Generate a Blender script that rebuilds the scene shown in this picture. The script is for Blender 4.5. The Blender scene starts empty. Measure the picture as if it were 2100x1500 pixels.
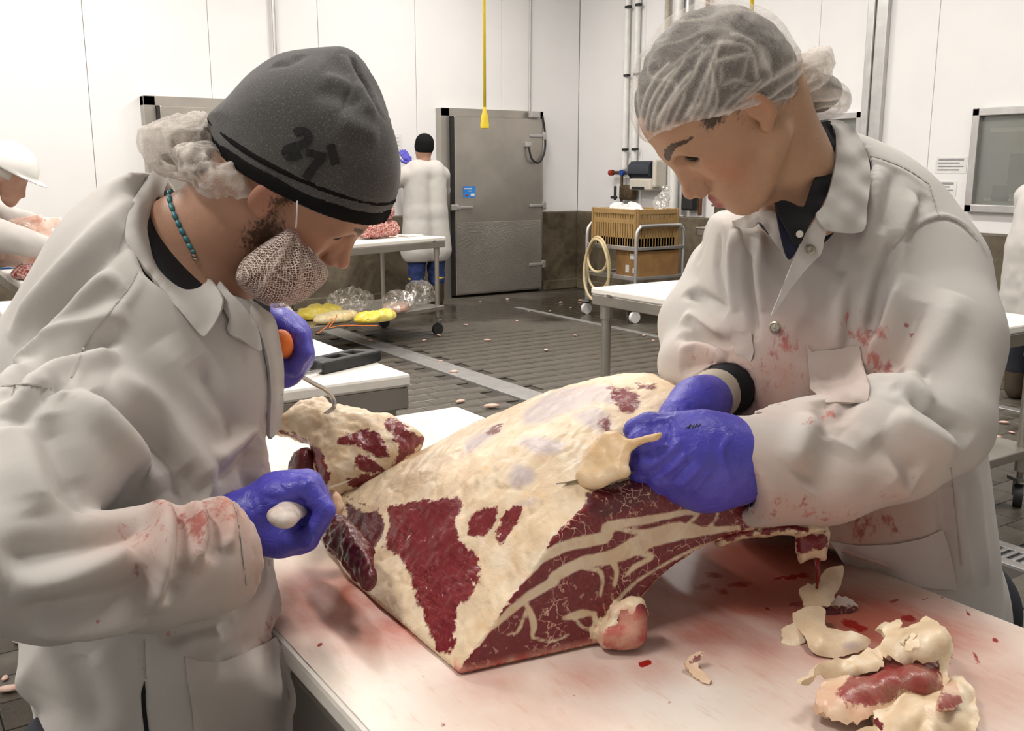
import bpy, bmesh, math, random
import numpy as np
from mathutils import Vector, Matrix
from mathutils.geometry import delaunay_2d_cdt

# ---------------------------------------------------------------- camera, world, lights, exposure
scene = bpy.context.scene
COL = scene.collection
F = 1980.0                       # focal length in pixels of a 2100 x 1500 frame
TH = math.radians(11.4)          # camera looks this far down
AL = math.radians(-33.8)         # and this far to the right of the room's long axis
CAMZ = 1.42
cd = bpy.data.cameras.new('camera')
cd.sensor_width = 36.0
cd.lens = F / 2100.0 * 36.0
cd.clip_start = 0.02
cam = bpy.data.objects.new('camera', cd)
COL.objects.link(cam)
cam.location = (0, 0, CAMZ)
cam.rotation_euler = (math.pi / 2 - TH, 0, AL)
scene.camera = cam
world = bpy.data.worlds.new('world')
scene.world = world
world.use_nodes = True
world.node_tree.nodes['Background'].inputs[0].default_value = (0.9, 0.92, 1.0, 1)
world.node_tree.nodes['Background'].inputs[1].default_value = 0.05
vs = scene.view_settings
vs.view_transform = 'Standard'
vs.look = 'None'
vs.exposure = 0.05
vs.gamma = 1.0
vs.use_curve_mapping = False
try:
    scene.cycles.use_denoising = True
    scene.cycles.max_bounces = 8
    scene.cycles.transparent_max_bounces = 24
except Exception:
    pass
ROOM = dict(x0=-2.6, x1=7.4, y0=-3.4, y1=9.6, z1=4.3)
LAMPS = [(x, y) for y in (1.2, 4.4, 7.6) for x in (-1.2, 1.75, 5.0)]

def area_light(x, y, z, sx, sy, power):
    ld = bpy.data.lights.new('lamp_light', 'AREA')
    ld.shape = 'RECTANGLE'
    ld.size, ld.size_y = sx, sy
    ld.energy = power
    ld.color = (1.0, 0.945, 0.885)
    o = bpy.data.objects.new('lamp_light', ld)
    o.location = (x, y, z)
    COL.objects.link(o)
    return o
for lx, ly in LAMPS:
    area_light(lx, ly, 4.02, 0.28, 1.3, {1.2: 58, 4.4: 66, 7.6: 80}[ly])

# ---------------------------------------------------------------- small maths
cT, sT = math.cos(TH), math.sin(TH)
cA, sA = math.cos(AL), math.sin(AL)
def P(px, py, d):
    """point in the plan frame (x right, y ahead of the camera, z up) from a picture position and a distance"""
    u, v = (px - 1050) / F, (750 - py) / F
    return np.array([u * d, d * (cT + v * sT), CAMZ + d * (-sT + v * cT)])
def toW(p):
    p = np.asarray(p, float)
    q = np.empty_like(p)
    q[..., 0] = p[..., 0] * cA - p[..., 1] * sA
    q[..., 1] = p[..., 0] * sA + p[..., 1] * cA
    q[..., 2] = p[..., 2]
    return q
def toL(p):
    p = np.asarray(p, float)
    q = np.empty_like(p)
    q[..., 0] = p[..., 0] * cA + p[..., 1] * sA
    q[..., 1] = -p[..., 0] * sA + p[..., 1] * cA
    q[..., 2] = p[..., 2]
    return q
def PJ(p):
    """plan-frame points -> picture x, y and distance"""
    p = np.asarray(p, float)
    z = p[..., 2] - CAMZ
    d = p[..., 1] * cT - z * sT
    return 1050 + F * p[..., 0] / d, 750 - F * (p[..., 1] * sT + z * cT) / d, d
def onz(px, py, z):
    """world point where the sight line meets height z"""
    r = P(px, py, 1.0) - np.array([0, 0, CAMZ])
    return toW(r * ((z - CAMZ) / r[2]) + np.array([0, 0, CAMZ]))
def onX(px, py, x):
    r = toW(P(px, py, 1.0) - np.array([0, 0, CAMZ]))
    return r * (x / r[0]) + np.array([0, 0, CAMZ])
def onY(px, py, y):
    r = toW(P(px, py, 1.0) - np.array([0, 0, CAMZ]))
    return r * (y / r[1]) + np.array([0, 0, CAMZ])
def crv(pts, n=8):
    """Catmull-Rom through the points"""
    p = np.asarray(pts, float)
    if len(p) < 3:
        t = np.linspace(0, 1, n + 1)[:, None]
        return p[0] + (p[-1] - p[0]) * t
    q = np.vstack([2 * p[0] - p[1], p, 2 * p[-1] - p[-2]])
    out = []
    for i in range(1, len(q) - 2):
        for k in range(n):
            t = k / n
            a, b, c, d = q[i - 1], q[i], q[i + 1], q[i + 2]
            out.append(0.5 * (2 * b + (c - a) * t + (2 * a - 5 * b + 4 * c - d) * t * t + (3 * b - a - 3 * c + d) * t ** 3))
    out.append(p[-1])
    return np.array(out)
def hash_noise(p, seed=0):
    """smooth value noise on (n,3) points, about -1..1"""
    p = np.asarray(p, np.float64) + seed * 17.31
    i = np.floor(p).astype(np.int64)
    f = p - i
    f = f * f * (3 - 2 * f)
    def h(a, b, c):
        n = (a * 374761393 + b * 668265263 + c * 2147483647 * 3 + seed * 974711) & 0xffffffff
        n = ((n ^ (n >> 13)) * 1274126177) & 0xffffffff
        n = (n ^ (n >> 16)) & 0xffff
        return n / 32767.5 - 1.0
    r = 0
    for dx in (0, 1):
        wx = f[:, 0] if dx else 1 - f[:, 0]
        for dy in (0, 1):
            wy = f[:, 1] if dy else 1 - f[:, 1]
            for dz in (0, 1):
                wz = f[:, 2] if dz else 1 - f[:, 2]
                r = r + wx * wy * wz * h(i[:, 0] + dx, i[:, 1] + dy, i[:, 2] + dz)
    return r

# ---------------------------------------------------------------- materials
MATS = {}
class NT:
    def __init__(s, name):
        s.m = bpy.data.materials.new(name)
        s.m.use_nodes = True
        s.t = s.m.node_tree
        s.b = s.t.nodes['Principled BSDF']
        s.out = s.t.nodes['Material Output']
        MATS[name] = s.m
    def n(s, typ, **kw):
        o = s.t.nodes.new('ShaderNode' + typ)
        for k, v in kw.items():
            setattr(o, k, v)
        return o
    def link(s, a, b):
        s.t.links.new(a, b)
    def put(s, sock, val):
        if isinstance(val, bpy.types.NodeSocket):
            s.link(val, sock)
        elif isinstance(val, (tuple, list)) and len(val) == 3 and sock.type == 'RGBA':
            sock.default_value = (*val, 1)
        else:
            sock.default_value = val
    def coord(s, kind='Object', scale=None):
        c = s.n('TexCoord').outputs[kind]
        if scale is not None:
            mp = s.n('Mapping')
            mp.inputs['Scale'].default_value = scale
            s.link(c, mp.inputs['Vector'])
            c = mp.outputs[0]
        return c
    def noise(s, scale, detail=3, rough=.55, vec=None, dist=0):
        o = s.n('TexNoise')
        s.link(vec if vec is not None else s.coord(), o.inputs['Vector'])
        o.inputs['Scale'].default_value = scale
        o.inputs['Detail'].default_value = detail
        o.inputs['Roughness'].default_value = rough
        o.inputs['Distortion'].default_value = dist
        return o.outputs['Fac']
    def voro(s, scale, feature='F1', vec=None, out='Distance'):
        o = s.n('TexVoronoi', feature=feature)
        s.link(vec if vec is not None else s.coord(), o.inputs['Vector'])
        o.inputs['Scale'].default_value = scale
        return o.outputs[out]
    def attr(s, name, out='Fac'):
        return s.n('Attribute', attribute_name=name).outputs[out]
    def ramp(s, fac, stops):
        r = s.n('ValToRGB')
        e = r.color_ramp.elements
        while len(e) < len(stops):
            e.new(0.5)
        for el, (p, c) in zip(e, stops):
            el.position = p
            el.color = (*c, 1) if not isinstance(c, (int, float)) else (c, c, c, 1)
        s.link(fac, r.inputs[0])
        return r.outputs[0]
    def step(s, val, a, b):
        r = s.n('MapRange')
        r.interpolation_type = 'SMOOTHSTEP'
        s.put(r.inputs[0], val)
        r.inputs[1].default_value = a
        r.inputs[2].default_value = b
        return r.outputs[0]
    def math(s, op, a, b=0.0, clamp=False):
        r = s.n('Math', operation=op)
        r.use_clamp = clamp
        s.put(r.inputs[0], a)
        s.put(r.inputs[1], b)
        return r.outputs[0]
    def mix(s, fac, a, b, blend='MIX'):
        r = s.n('Mix', data_type='RGBA', blend_type=blend)
        s.put(r.inputs[0], fac)
        s.put(r.inputs[6], a)
        s.put(r.inputs[7], b)
        return r.outputs[2]
    def bump(s, h, strength=.3, dist=.002, normal=None):
        b = s.n('Bump')
        b.inputs['Strength'].default_value = strength
        b.inputs['Distance'].default_value = dist
        s.link(h, b.inputs['Height'])
        if normal is not None:
            s.link(normal, b.inputs['Normal'])
        return b.outputs[0]
    def set(s, **kw):
        names = dict(color='Base Color', rough='Roughness', metal='Metallic', alpha='Alpha', normal='Normal', spec='Specular IOR Level',
                     trans='Transmission Weight', sss='Subsurface Weight', emit='Emission Color', estr='Emission Strength', coat='Coat Weight', sheen='Sheen Weight')
        for k, v in kw.items():
            s.put(s.b.inputs[names[k]], v)
        return s
def simple(name, c1, c2=None, scale=6.0, rough=.5, metal=0.0, bump=None, detail=4, vec=None, spec=.5, **kw):
    t = NT(name)
    v = t.coord('Object', vec) if vec else None
    if c2 is None:
        c2 = tuple(x * .88 for x in c1)
    t.set(color=t.mix(t.step(t.noise(scale, detail, vec=v), .3, .7), c1, c2), rough=rough, metal=metal, spec=spec, **kw)
    if bump:
        t.set(normal=t.bump(t.noise(bump[0], 3, vec=v), bump[1], bump[2] if len(bump) > 2 else .002))
    return t.m

# ---------------------------------------------------------------- mesh building
class MB:
    def __init__(s):
        s.v, s.f = [], []
    def add(s, v, f):
        o = len(s.v)
        s.v += [tuple(map(float, p)) for p in v]
        s.f += [tuple(i + o for i in q) for q in f]
        return s
    def box(s, c, d, rz=0, bev=0.0, M=None):
        x, y, z = d[0] / 2, d[1] / 2, d[2] / 2
        b = min(bev, x * .9, y * .9, z * .9)
        if b > 0:
            bm = bmesh.new()
            bmesh.ops.create_cube(bm, size=1)
            for v in bm.verts:
                v.co = Vector((v.co.x * d[0], v.co.y * d[1], v.co.z * d[2]))
            bmesh.ops.bevel(bm, geom=list(bm.edges), offset=b, segments=2, affect='EDGES', profile=.5)
            bm.verts.index_update()
            V = [v.co.copy() for v in bm.verts]
            Fc = [[v.index for v in f.verts] for f in bm.faces]
            bm.free()
        else:
            V = [Vector((i, j, k)) for i in (-x, x) for j in (-y, y) for k in (-z, z)]
            Fc = [(0, 1, 3, 2), (4, 6, 7, 5), (0, 4, 5, 1), (2, 3, 7, 6), (0, 2, 6, 4), (1, 5, 7, 3)]
        m = Matrix.Translation(c) @ (M if M is not None else Matrix.Rotation(rz, 4, 'Z'))
        return s.add([m @ v for v in V], Fc)
    def tube(s, pts, r, n=10, cap=True, closed=False, flat=None):
        p = np.asarray(pts, float)
        m = len(p)
        r = np.broadcast_to(np.asarray(r, float), (m,))
        t = np.gradient(p, axis=0)
        if closed:
            t = np.roll(p, -1, 0) - np.roll(p, 1, 0)
        t /= np.linalg.norm(t, axis=1)[:, None] + 1e-12
        up = np.array([0, 0, 1.0]) if abs(t[0][2]) < .9 else np.array([1.0, 0, 0])
        V = []
        a = np.cross(up, t[0]); a /= np.linalg.norm(a)
        for i in range(m):
            a = a - t[i] * (a @ t[i]); a /= np.linalg.norm(a) + 1e-12
            b = np.cross(t[i], a)
            for k in range(n):
                w = 2 * math.pi * k / n
                V.append(p[i] + r[i] * (math.cos(w) * a + math.sin(w) * b * (flat or 1)))
        Fc = []
        for i in range(m if closed else m - 1):
            j = (i + 1) % m
            for k in range(n):
                l = (k + 1) % n
                Fc.append((i * n + k, i * n + l, j * n + l, j * n + k))
        if cap and not closed:
            Fc.append(tuple(reversed(range(n))))
            Fc.append(tuple((m - 1) * n + k for k in range(n)))
        return s.add(V, Fc)
    def cyl(s, a, b, r, n=16, r2=None):
        return s.tube([a, b], [r, r if r2 is None else r2], n)
    def lathe(s, c, prof, n=24, M=None):
        """prof: (radius, height) pairs about the z axis through c"""
        V, Fc = [], []
        m = Matrix.Translation(c) @ (M if M is not None else Matrix())
        for r, z in prof:
            for k in range(n):
                w = 2 * math.pi * k / n
                V.append(m @ Vector((r * math.cos(w), r * math.sin(w), z)))
        for i in range(len(prof) - 1):
            for k in range(n):
                l = (k + 1) % n
                Fc.append((i * n + k, i * n + l, (i + 1) * n + l, (i + 1) * n + k))
        Fc.append(tuple(reversed(range(n))))
        Fc.append(tuple((len(prof) - 1) * n + k for k in range(n)))
        return s.add(V, Fc)
    def prism(s, poly, a, b):
        """poly: list of 3-D points, extruded by the vector b - a"""
        d = np.asarray(b, float) - np.asarray(a, float)
        n = len(poly)
        V = [np.asarray(p, float) for p in poly] + [np.asarray(p, float) + d for p in poly]
        Fc = [tuple(reversed(range(n))), tuple(range(n, 2 * n))]
        Fc += [(i, (i + 1) % n, (i + 1) % n + n, i + n) for i in range(n)]
        return s.add(V, Fc)
    def build(s, name, mat, parent=None, smooth=False, sharp=None):
        return mesh_obj(name, s.v, s.f, mat, parent, smooth, sharp)
def wloc(o):
    p = np.array(o.location)
    while o.parent is not None:
        o = o.parent
        p = p + np.array(o.location)
    return p
def mesh_obj(name, v, f, mat, parent=None, smooth=False, sharp=None, attrs=None, tri=False):
    """world-space vertices become one object; a parent Empty is never rotated, only moved"""
    v = np.asarray(v, np.float32).reshape(-1, 3)
    if parent is not None:
        v = v - wloc(parent).astype(np.float32)
    me = bpy.data.meshes.new(name)
    if isinstance(f, np.ndarray):
        k = f.shape[1]
        me.vertices.add(len(v)); me.vertices.foreach_set('co', v.ravel())
        me.loops.add(f.size); me.loops.foreach_set('vertex_index', f.astype(np.int32).ravel())
        me.polygons.add(len(f))
        me.polygons.foreach_set('loop_start', np.arange(0, f.size, k, dtype=np.int32))
        me.update(calc_edges=True)
    else:
        me.from_pydata([tuple(p) for p in v], [], f)
        bm = bmesh.new(); bm.from_mesh(me)
        bmesh.ops.recalc_face_normals(bm, faces=bm.faces)
        bm.to_mesh(me); bm.free()
    me.validate()
    if smooth:
        me.polygons.foreach_set('use_smooth', np.ones(len(me.polygons), bool))
        if sharp:
            me.set_sharp_from_angle(angle=math.radians(sharp))
    for an, av in (attrs or {}).items():
        av = np.asarray(av, np.float32)
        if av.ndim == 1:
            a = me.attributes.new(an, 'FLOAT', 'POINT'); a.data.foreach_set('value', av)
        else:
            a = me.attributes.new(an, 'FLOAT_COLOR', 'POINT')
            a.data.foreach_set('color', np.hstack([av, np.ones((len(av), 1), np.float32)]).ravel())
    o = bpy.data.objects.new(name, me)
    if mat is not None:
        me.materials.append(mat if not isinstance(mat, str) else MATS[mat])
    COL.objects.link(o)
    if parent is not None:
        o.parent = parent
    return o
def tag(o, label=None, cat=None, group=None, kind=None):
    if label: o['label'] = label
    if cat: o['category'] = cat
    if group: o['group'] = group
    if kind: o['kind'] = kind
    return o
def thing(name, loc, label=None, cat=None, group=None, kind=None):
    o = bpy.data.objects.new(name, None)
    o.location = tuple(float(q) for q in loc)
    o.empty_display_size = .1
    COL.objects.link(o)
    return tag(o, label, cat, group, kind)
def copy_tree(o, parent=None):
    c = o.copy(); COL.objects.link(c)
    c.parent = parent
    for ch in list(o.children):
        copy_tree(ch, c)
    return c

# ---------------------------------------------------------------- implicit surfaces
def smin(a, b, k):
    h = np.clip(.5 + .5 * (b - a) / k, 0, 1)
    return b + (a - b) * h - k * h * (1 - h)
class Field:
    """distance field on a grid; shapes are blended in, then turned into one skin"""
    def __init__(s, lo, hi, h):
        s.h = h
        s.lo = np.asarray(lo, float)
        s.n = np.ceil((np.asarray(hi, float) - s.lo) / h).astype(int) + 1
        s.ax = [(s.lo[i] + h * np.arange(s.n[i])).astype(np.float32) for i in range(3)]
        s.v = np.full(s.n, .25, np.float32)
    def sub(s, lo, hi):
        sl = []
        for i in range(3):
            a = int(np.clip(np.floor((lo[i] - s.lo[i]) / s.h), 0, s.n[i]))
            b = int(np.clip(np.ceil((hi[i] - s.lo[i]) / s.h) + 1, 0, s.n[i]))
            sl.append(slice(a, b))
        g = [s.ax[i][sl[i]] for i in range(3)]
        return tuple(sl), g[0][:, None, None], g[1][None, :, None], g[2][None, None, :]
    def put(s, fn, lo, hi, k, op='u', pad=.05):
        pad = max(pad, k * 1.5)
        sl, X, Y, Z = s.sub(np.asarray(lo) - pad, np.asarray(hi) + pad)
        cur = s.v[sl]
        if cur.size == 0:
            return s
        d = fn(X, Y, Z).astype(np.float32)
        if op == 'u':
            s.v[sl] = smin(cur, d, k) if k > 1e-6 else np.minimum(cur, d)
        elif op == 's':
            s.v[sl] = -smin(-cur, d, k) if k > 1e-6 else np.maximum(cur, -d)
        elif op == 'i':
            s.v[sl] = -smin(-cur, -d, k) if k > 1e-6 else np.maximum(cur, d)
        return s
    def ell(s, c, r, k=.02, op='u', R=None):
        c = np.asarray(c, float); r = np.broadcast_to(np.asarray(r, float), (3,))
        m = float(max(r))
        def fn(X, Y, Z):
            x, y, z = X - c[0], Y - c[1], Z - c[2]
            if R is not None:
                x, y, z = (R[0][0] * x + R[1][0] * y + R[2][0] * z, R[0][1] * x + R[1][1] * y + R[2][1] * z, R[0][2] * x + R[1][2] * y + R[2][2] * z)
            q = np.sqrt((x / r[0]) ** 2 + (y / r[1]) ** 2 + (z / r[2]) ** 2)
            g = np.sqrt((x / r[0] ** 2) ** 2 + (y / r[1] ** 2) ** 2 + (z / r[2] ** 2) ** 2) + 1e-9
            return q * (q - 1) / g
        ext = m if R is not None else r
        return s.put(fn, c - ext, c + ext, k, op)
    def rc(s, a, b, ra, rb=None, k=.02, op='u', sq=None):
        """tapered capsule; sq = (axis vector, factor) squashes it along an axis"""
        a = np.asarray(a, float); b = np.asarray(b, float)
        rb = ra if rb is None else rb
        ba = b - a; L = float(ba @ ba) + 1e-12
        m = max(ra, rb)
        if sq is not None:
            ax = np.asarray(sq[0], float); ax = ax / np.linalg.norm(ax); fq = sq[1]
        def fn(X, Y, Z):
            x, y, z = X - a[0], Y - a[1], Z - a[2]
            t = np.clip((x * ba[0] + y * ba[1] + z * ba[2]) / L, 0, 1)
            x, y, z = x - t * ba[0], y - t * ba[1], z - t * ba[2]
            q = x * x + y * y + z * z
            if sq is not None:
                w = x * ax[0] + y * ax[1] + z * ax[2]
                q = q + w * w * (1 / fq ** 2 - 1)
            return np.sqrt(q) - (ra + (rb - ra) * t)
        return s.put(fn, np.minimum(a, b) - m, np.maximum(a, b) + m, k, op)
    def chain(s, pts, k=.02, op='u', sq=None):
        for (a, ra), (b, rb) in zip(pts[:-1], pts[1:]):
            s.rc(a, b, ra, rb, k, op, sq)
        return s
    def half(s, p, n, k=0.0):
        """keep the side the normal points away from"""
        p = np.asarray(p, float); n = np.asarray(n, float); n = n / np.linalg.norm(n)
        fn = lambda X, Y, Z: (X - p[0]) * n[0] + (Y - p[1]) * n[1] + (Z - p[2]) * n[2]
        return s.put(fn, s.lo, s.lo + s.h * s.n, k, 'i', pad=0)
    def slab(s, poly, org, ax, ay, H, Wd, k=.02, op='u', c0=None, rnd=.5):
        """a closed outline in the plane (org, ax, ay) given real thickness: half-thickness H reached Wd inside the edge"""
        poly = np.asarray(poly, float)
        org = np.asarray(org, float); ax = np.asarray(ax, float); ay = np.asarray(ay, float); az = np.cross(ax, ay)
        cor = [org + ax * p[0] + ay * p[1] + az * q for p in poly for q in (-H, H)]
        lo, hi = np.min(cor, 0), np.max(cor, 0)
        st = s.h
        a0, a1 = poly.min(0) - .12, poly.max(0) + .12
        na = np.ceil((a1 - a0) / st).astype(int) + 1
        A, B = np.meshgrid(a0[0] + st * np.arange(na[0]), a0[1] + st * np.arange(na[1]), indexing='ij')
        D2 = poly_sdf(np.stack([A.ravel(), B.ravel()], 1), poly).reshape(A.shape).astype(np.float32)
        def fn(X, Y, Z):
            x, y, z = X - org[0], Y - org[1], Z - org[2]
            a = ((x * ax[0] + y * ax[1] + z * ax[2]) - a0[0]) / st
            b = ((x * ay[0] + y * ay[1] + z * ay[2]) - a0[1]) / st
            c = x * az[0] + y * az[1] + z * az[2]
            a = np.clip(a, 0, na[0] - 1.001); b = np.clip(b, 0, na[1] - 1.001)
            i, j = a.astype(np.int32), b.astype(np.int32)
            fa, fb = a - i, b - j
            d = (D2[i, j] * (1 - fa) + D2[i + 1, j] * fa) * (1 - fb) + (D2[i, j + 1] * (1 - fa) + D2[i + 1, j + 1] * fa) * fb
            if c0 is not None:
                c = c - c0(a * st + a0[0], b * st + a0[1])
            t = np.clip(-d / Wd, 0, 1)
            hgt = H * (1 - (1 - t) ** 2) ** rnd
            e = np.abs(c) - hgt
            return np.where(d > 0, np.sqrt(d * d + np.maximum(np.abs(c), 0) ** 2) * .8, np.maximum(e * .7, -.3))
        return s.put(fn, lo, hi, k, op)
    def slab_px(s, outline, d0, H, Wd, k=.02, op='u', cx=4, rnd=.5):
        c = crv(list(outline) + [outline[0]], cx)[:-1]
        dep = d0 if callable(d0) else (lambda x, y: d0)
        p3 = np.array([P(x, y, dep(x, y)) for x, y in c])
        org = p3.mean(0)
        az = np.linalg.svd(p3 - org)[2][2]
        ax = np.array([1.0, 0, 0]); ax = ax - az * (ax @ az); ax /= np.linalg.norm(ax)
        ay = np.cross(az, ax)
        return s.slab(np.stack([(p3 - org) @ ax, (p3 - org) @ ay], 1), org, ax, ay, H, Wd, k, op, rnd=rnd)
    def copy(s):
        c = Field.__new__(Field); c.h, c.lo, c.n, c.ax, c.v = s.h, s.lo, s.n, s.ax, s.v.copy()
        return c
    def mesh(s, iso=0.0, keep=True):
        v = s.v - iso
        n = v.shape
        ins = v < 0
        a = ins[:-1, :-1, :-1]
        cnt = np.zeros(tuple(q - 1 for q in n), np.int8)
        for dx in (0, 1):
            for dy in (0, 1):
                for dz in (0, 1):
                    cnt += ins[dx:n[0] - 1 + dx, dy:n[1] - 1 + dy, dz:n[2] - 1 + dz]
        act = (cnt > 0) & (cnt < 8)
        idx = np.full(act.shape, -1, np.int32)
        I = np.argwhere(act)
        idx[act] = np.arange(len(I))
        acc = np.zeros((len(I), 3)); num = np.zeros(len(I))
        cv = {}
        for dx in (0, 1):
            for dy in (0, 1):
                for dz in (0, 1):
                    cv[dx, dy, dz] = v[I[:, 0] + dx, I[:, 1] + dy, I[:, 2] + dz]
        for axn in range(3):
            for u in (0, 1):
                for w in (0, 1):
                    p = [u, w]; p.insert(axn, 0); q = [u, w]; q.insert(axn, 1)
                    A, B = cv[tuple(p)], cv[tuple(q)]
                    m = (A < 0) != (B < 0)
                    t = np.where(m, A / np.where(m, A - B, 1), 0)
                    pt = np.tile(np.array(p, float), (len(I), 1)); pt[:, axn] = t
                    acc[m] += pt[m]; num[m] += 1
        V = s.lo + s.h * (I + acc / num[:, None])
        Q = []
        for axn in range(3):
            o = [i for i in range(3) if i != axn]
            sl0 = [slice(1, n[i] - 1) for i in range(3)]; sl1 = list(sl0)
            sl0[axn] = slice(0, n[axn] - 1); sl1[axn] = slice(1, n[axn])
            A, B = ins[tuple(sl0)], ins[tuple(sl1)]
            for fl in (0, 1):
                E = np.argwhere((A & ~B) if fl == 0 else (~A & B))
                if len(E) == 0:
                    continue
                base = E.copy()
                base[:, o[0]] += 1; base[:, o[1]] += 1
                def at(du, dv):
                    b = base.copy(); b[:, o[0]] -= du; b[:, o[1]] -= dv
                    return idx[b[:, 0], b[:, 1], b[:, 2]]
                q = np.stack([at(1, 1), at(0, 1), at(0, 0), at(1, 0)], 1)
                if (fl == 1) ^ (axn == 1):
                    q = q[:, ::-1]
                Q.append(q)
        Q = np.vstack(Q)
        Q = Q[(Q >= 0).all(1)]
        return V, Q
def poly_sdf(p, poly):
    """signed distance (negative inside) of (n,2) points to a closed polygon"""
    poly = np.asarray(poly, float)
    d = np.full(len(p), 1e18); inside = np.zeros(len(p), bool)
    m = len(poly)
    for i in range(m):
        a, b = poly[i], poly[(i + 1) % m]
        e = b - a; w = p - a
        t = np.clip((w @ e) / (e @ e + 1e-18), 0, 1)
        q = w - t[:, None] * e
        d = np.minimum(d, (q * q).sum(1))
        c = (a[1] > p[:, 1]) != (b[1] > p[:, 1])
        if abs(b[1] - a[1]) > 1e-12:
            xi = a[0] + (p[:, 1] - a[1]) / (b[1] - a[1]) * (b[0] - a[0])
            inside ^= c & (p[:, 0] < xi)
    d = np.sqrt(d)
    return np.where(inside, -d, d)
def normals(V, Q):
    a = V[Q[:, 2]] - V[Q[:, 0]]; b = V[Q[:, 3]] - V[Q[:, 1]] if Q.shape[1] == 4 else V[Q[:, 1]] - V[Q[:, 0]]
    nf = np.cross(a, b) if Q.shape[1] == 4 else -np.cross(a, b)
    N = np.zeros_like(V)
    for i in range(Q.shape[1]):
        for k in range(3):
            N[:, k] += np.bincount(Q[:, i], nf[:, k], len(V))
    return N / (np.linalg.norm(N, axis=1)[:, None] + 1e-12)
def relax(V, Q, it=2, w=.5):
    for _ in range(it):
        S = np.zeros_like(V); c = np.zeros(len(V))
        for i in range(Q.shape[1]):
            j = (i + 1) % Q.shape[1]
            for k in range(3):
                S[:, k] += np.bincount(Q[:, i], V[Q[:, j], k], len(V)) + np.bincount(Q[:, j], V[Q[:, i], k], len(V))
            c += np.bincount(Q[:, i], None, len(V)) + np.bincount(Q[:, j], None, len(V))
        V = V * (1 - w) + w * S / np.maximum(c, 1)[:, None]
    return V
def subdiv(V, Q):
    """split every quad in four"""
    n = len(V)
    e = np.vstack([np.stack([Q[:, i], Q[:, (i + 1) % 4]], 1) for i in range(4)])
    es = np.sort(e, 1)
    key = es[:, 0].astype(np.int64) * (n + 1) + es[:, 1]
    u, inv = np.unique(key, return_inverse=True)
    ea, eb = u // (n + 1), u % (n + 1)
    EM = (V[ea] + V[eb]) / 2
    FM = V[Q].mean(1)
    m = len(Q); off = n; offf = n + len(u)
    ei = [off + inv[i * m:(i + 1) * m] for i in range(4)]
    fc = offf + np.arange(m)
    Qn = np.vstack([np.stack([Q[:, i], ei[i], fc, ei[i - 1]], 1) for i in range(4)])
    return np.vstack([V, EM, FM]), Qn
class Surf:
    """a skin in the plan frame that lines can be laid on"""
    def __init__(s, V, Q):
        s.V, s.Q = V, Q
        s.N = normals(V, Q)
        s.refresh()
    def refresh(s):
        s.px, s.py, s.d = PJ(s.V)
    def at(s, px, py, r=7):
        q = (s.px - px) ** 2 + (s.py - py) ** 2
        m = np.where(q < r * r)[0]
        if len(m) == 0:
            i = int(np.argmin(q))
            return i
        dm = s.d[m].min()
        m = m[s.d[m] < dm + .03]
        return int(m[np.argmin(q[m])])
    def line(s, pts, n=6, off=0.0):
        c = crv(pts, n)
        ii = [s.at(a, b) for a, b in c]
        out = np.array([P(a, b, s.d[i]) for (a, b), i in zip(c, ii)])
        if off:
            out = out + s.N[ii] * off
        return out
    def dist(s, line, w):
        lo, hi = line.min(0) - w, line.max(0) + w
        m = np.where(((s.V > lo) & (s.V < hi)).all(1))[0]
        if len(m) == 0:
            return m, np.zeros(0), np.zeros(0)
        p = s.V[m]
        best = np.full(len(m), 1e9); tt = np.zeros(len(m))
        k = len(line) - 1
        for i in range(k):
            a, b = line[i], line[i + 1]
            e = b - a; q = p - a
            t = np.clip((q @ e) / (e @ e + 1e-12), 0, 1)
            dd = np.linalg.norm(q - t[:, None] * e, axis=1)
            u = dd < best
            best[u] = dd[u]; tt[u] = (i + t[u]) / k
        return m, best, tt
    def fold(s, amp, w, pts, sharp=2.0, taper=.18):
        """raise (amp > 0) or sink (amp < 0) the skin along a line; metres"""
        L = s.line(pts)
        m, d, t = s.dist(L, w * 2.6)
        if len(m) == 0:
            return s
        prof = np.exp(-(d / w) ** sharp)
        ends = np.clip(np.minimum(t, 1 - t) / taper, 0, 1) ** .7 if taper > 0 else 1.0
        s.V[m] += s.N[m] * (amp * prof * ends)[:, None]
        return s
    def finish(s, it=1):
        if it:
            s.V = relax(s.V, s.Q, it, .5)
        s.N = normals(s.V, s.Q)
        s.refresh()
        return s
    def build(s, name, mat, parent, attrs=None):
        return mesh_obj(name, toW(s.V), s.Q, mat, parent, True, attrs=attrs)
    def poly_px(s, poly, cx=4):
        """signed distance in metres (positive inside) of every vertex to an outline seen from the front"""
        c = crv(list(poly) + [poly[0]], cx)[:-1]
        lo, hi = c.min(0) - 60, c.max(0) + 60
        m = (s.px > lo[0]) & (s.px < hi[0]) & (s.py > lo[1]) & (s.py < hi[1])
        out = np.full(len(s.V), -1.0)
        if m.any():
            out[m] = -poly_sdf(np.stack([s.px[m], s.py[m]], 1), c) * s.d[m] / F
        return out
    def front(s):
        v = s.V - np.array([0, 0, CAMZ])
        return (s.N * v).sum(1) < 0
def inside_pts(poly, step, jit=0.0, rng=None):
    lo, hi = poly.min(0), poly.max(0)
    A, B = np.meshgrid(np.arange(lo[0], hi[0], step), np.arange(lo[1], hi[1], step))
    g = np.stack([A.ravel(), B.ravel()], 1)
    g[:, 0] += (np.floor((g[:, 1] - lo[1]) / step) % 2) * step * .5
    return g[poly_sdf(g, poly) < -step * .45]
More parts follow.
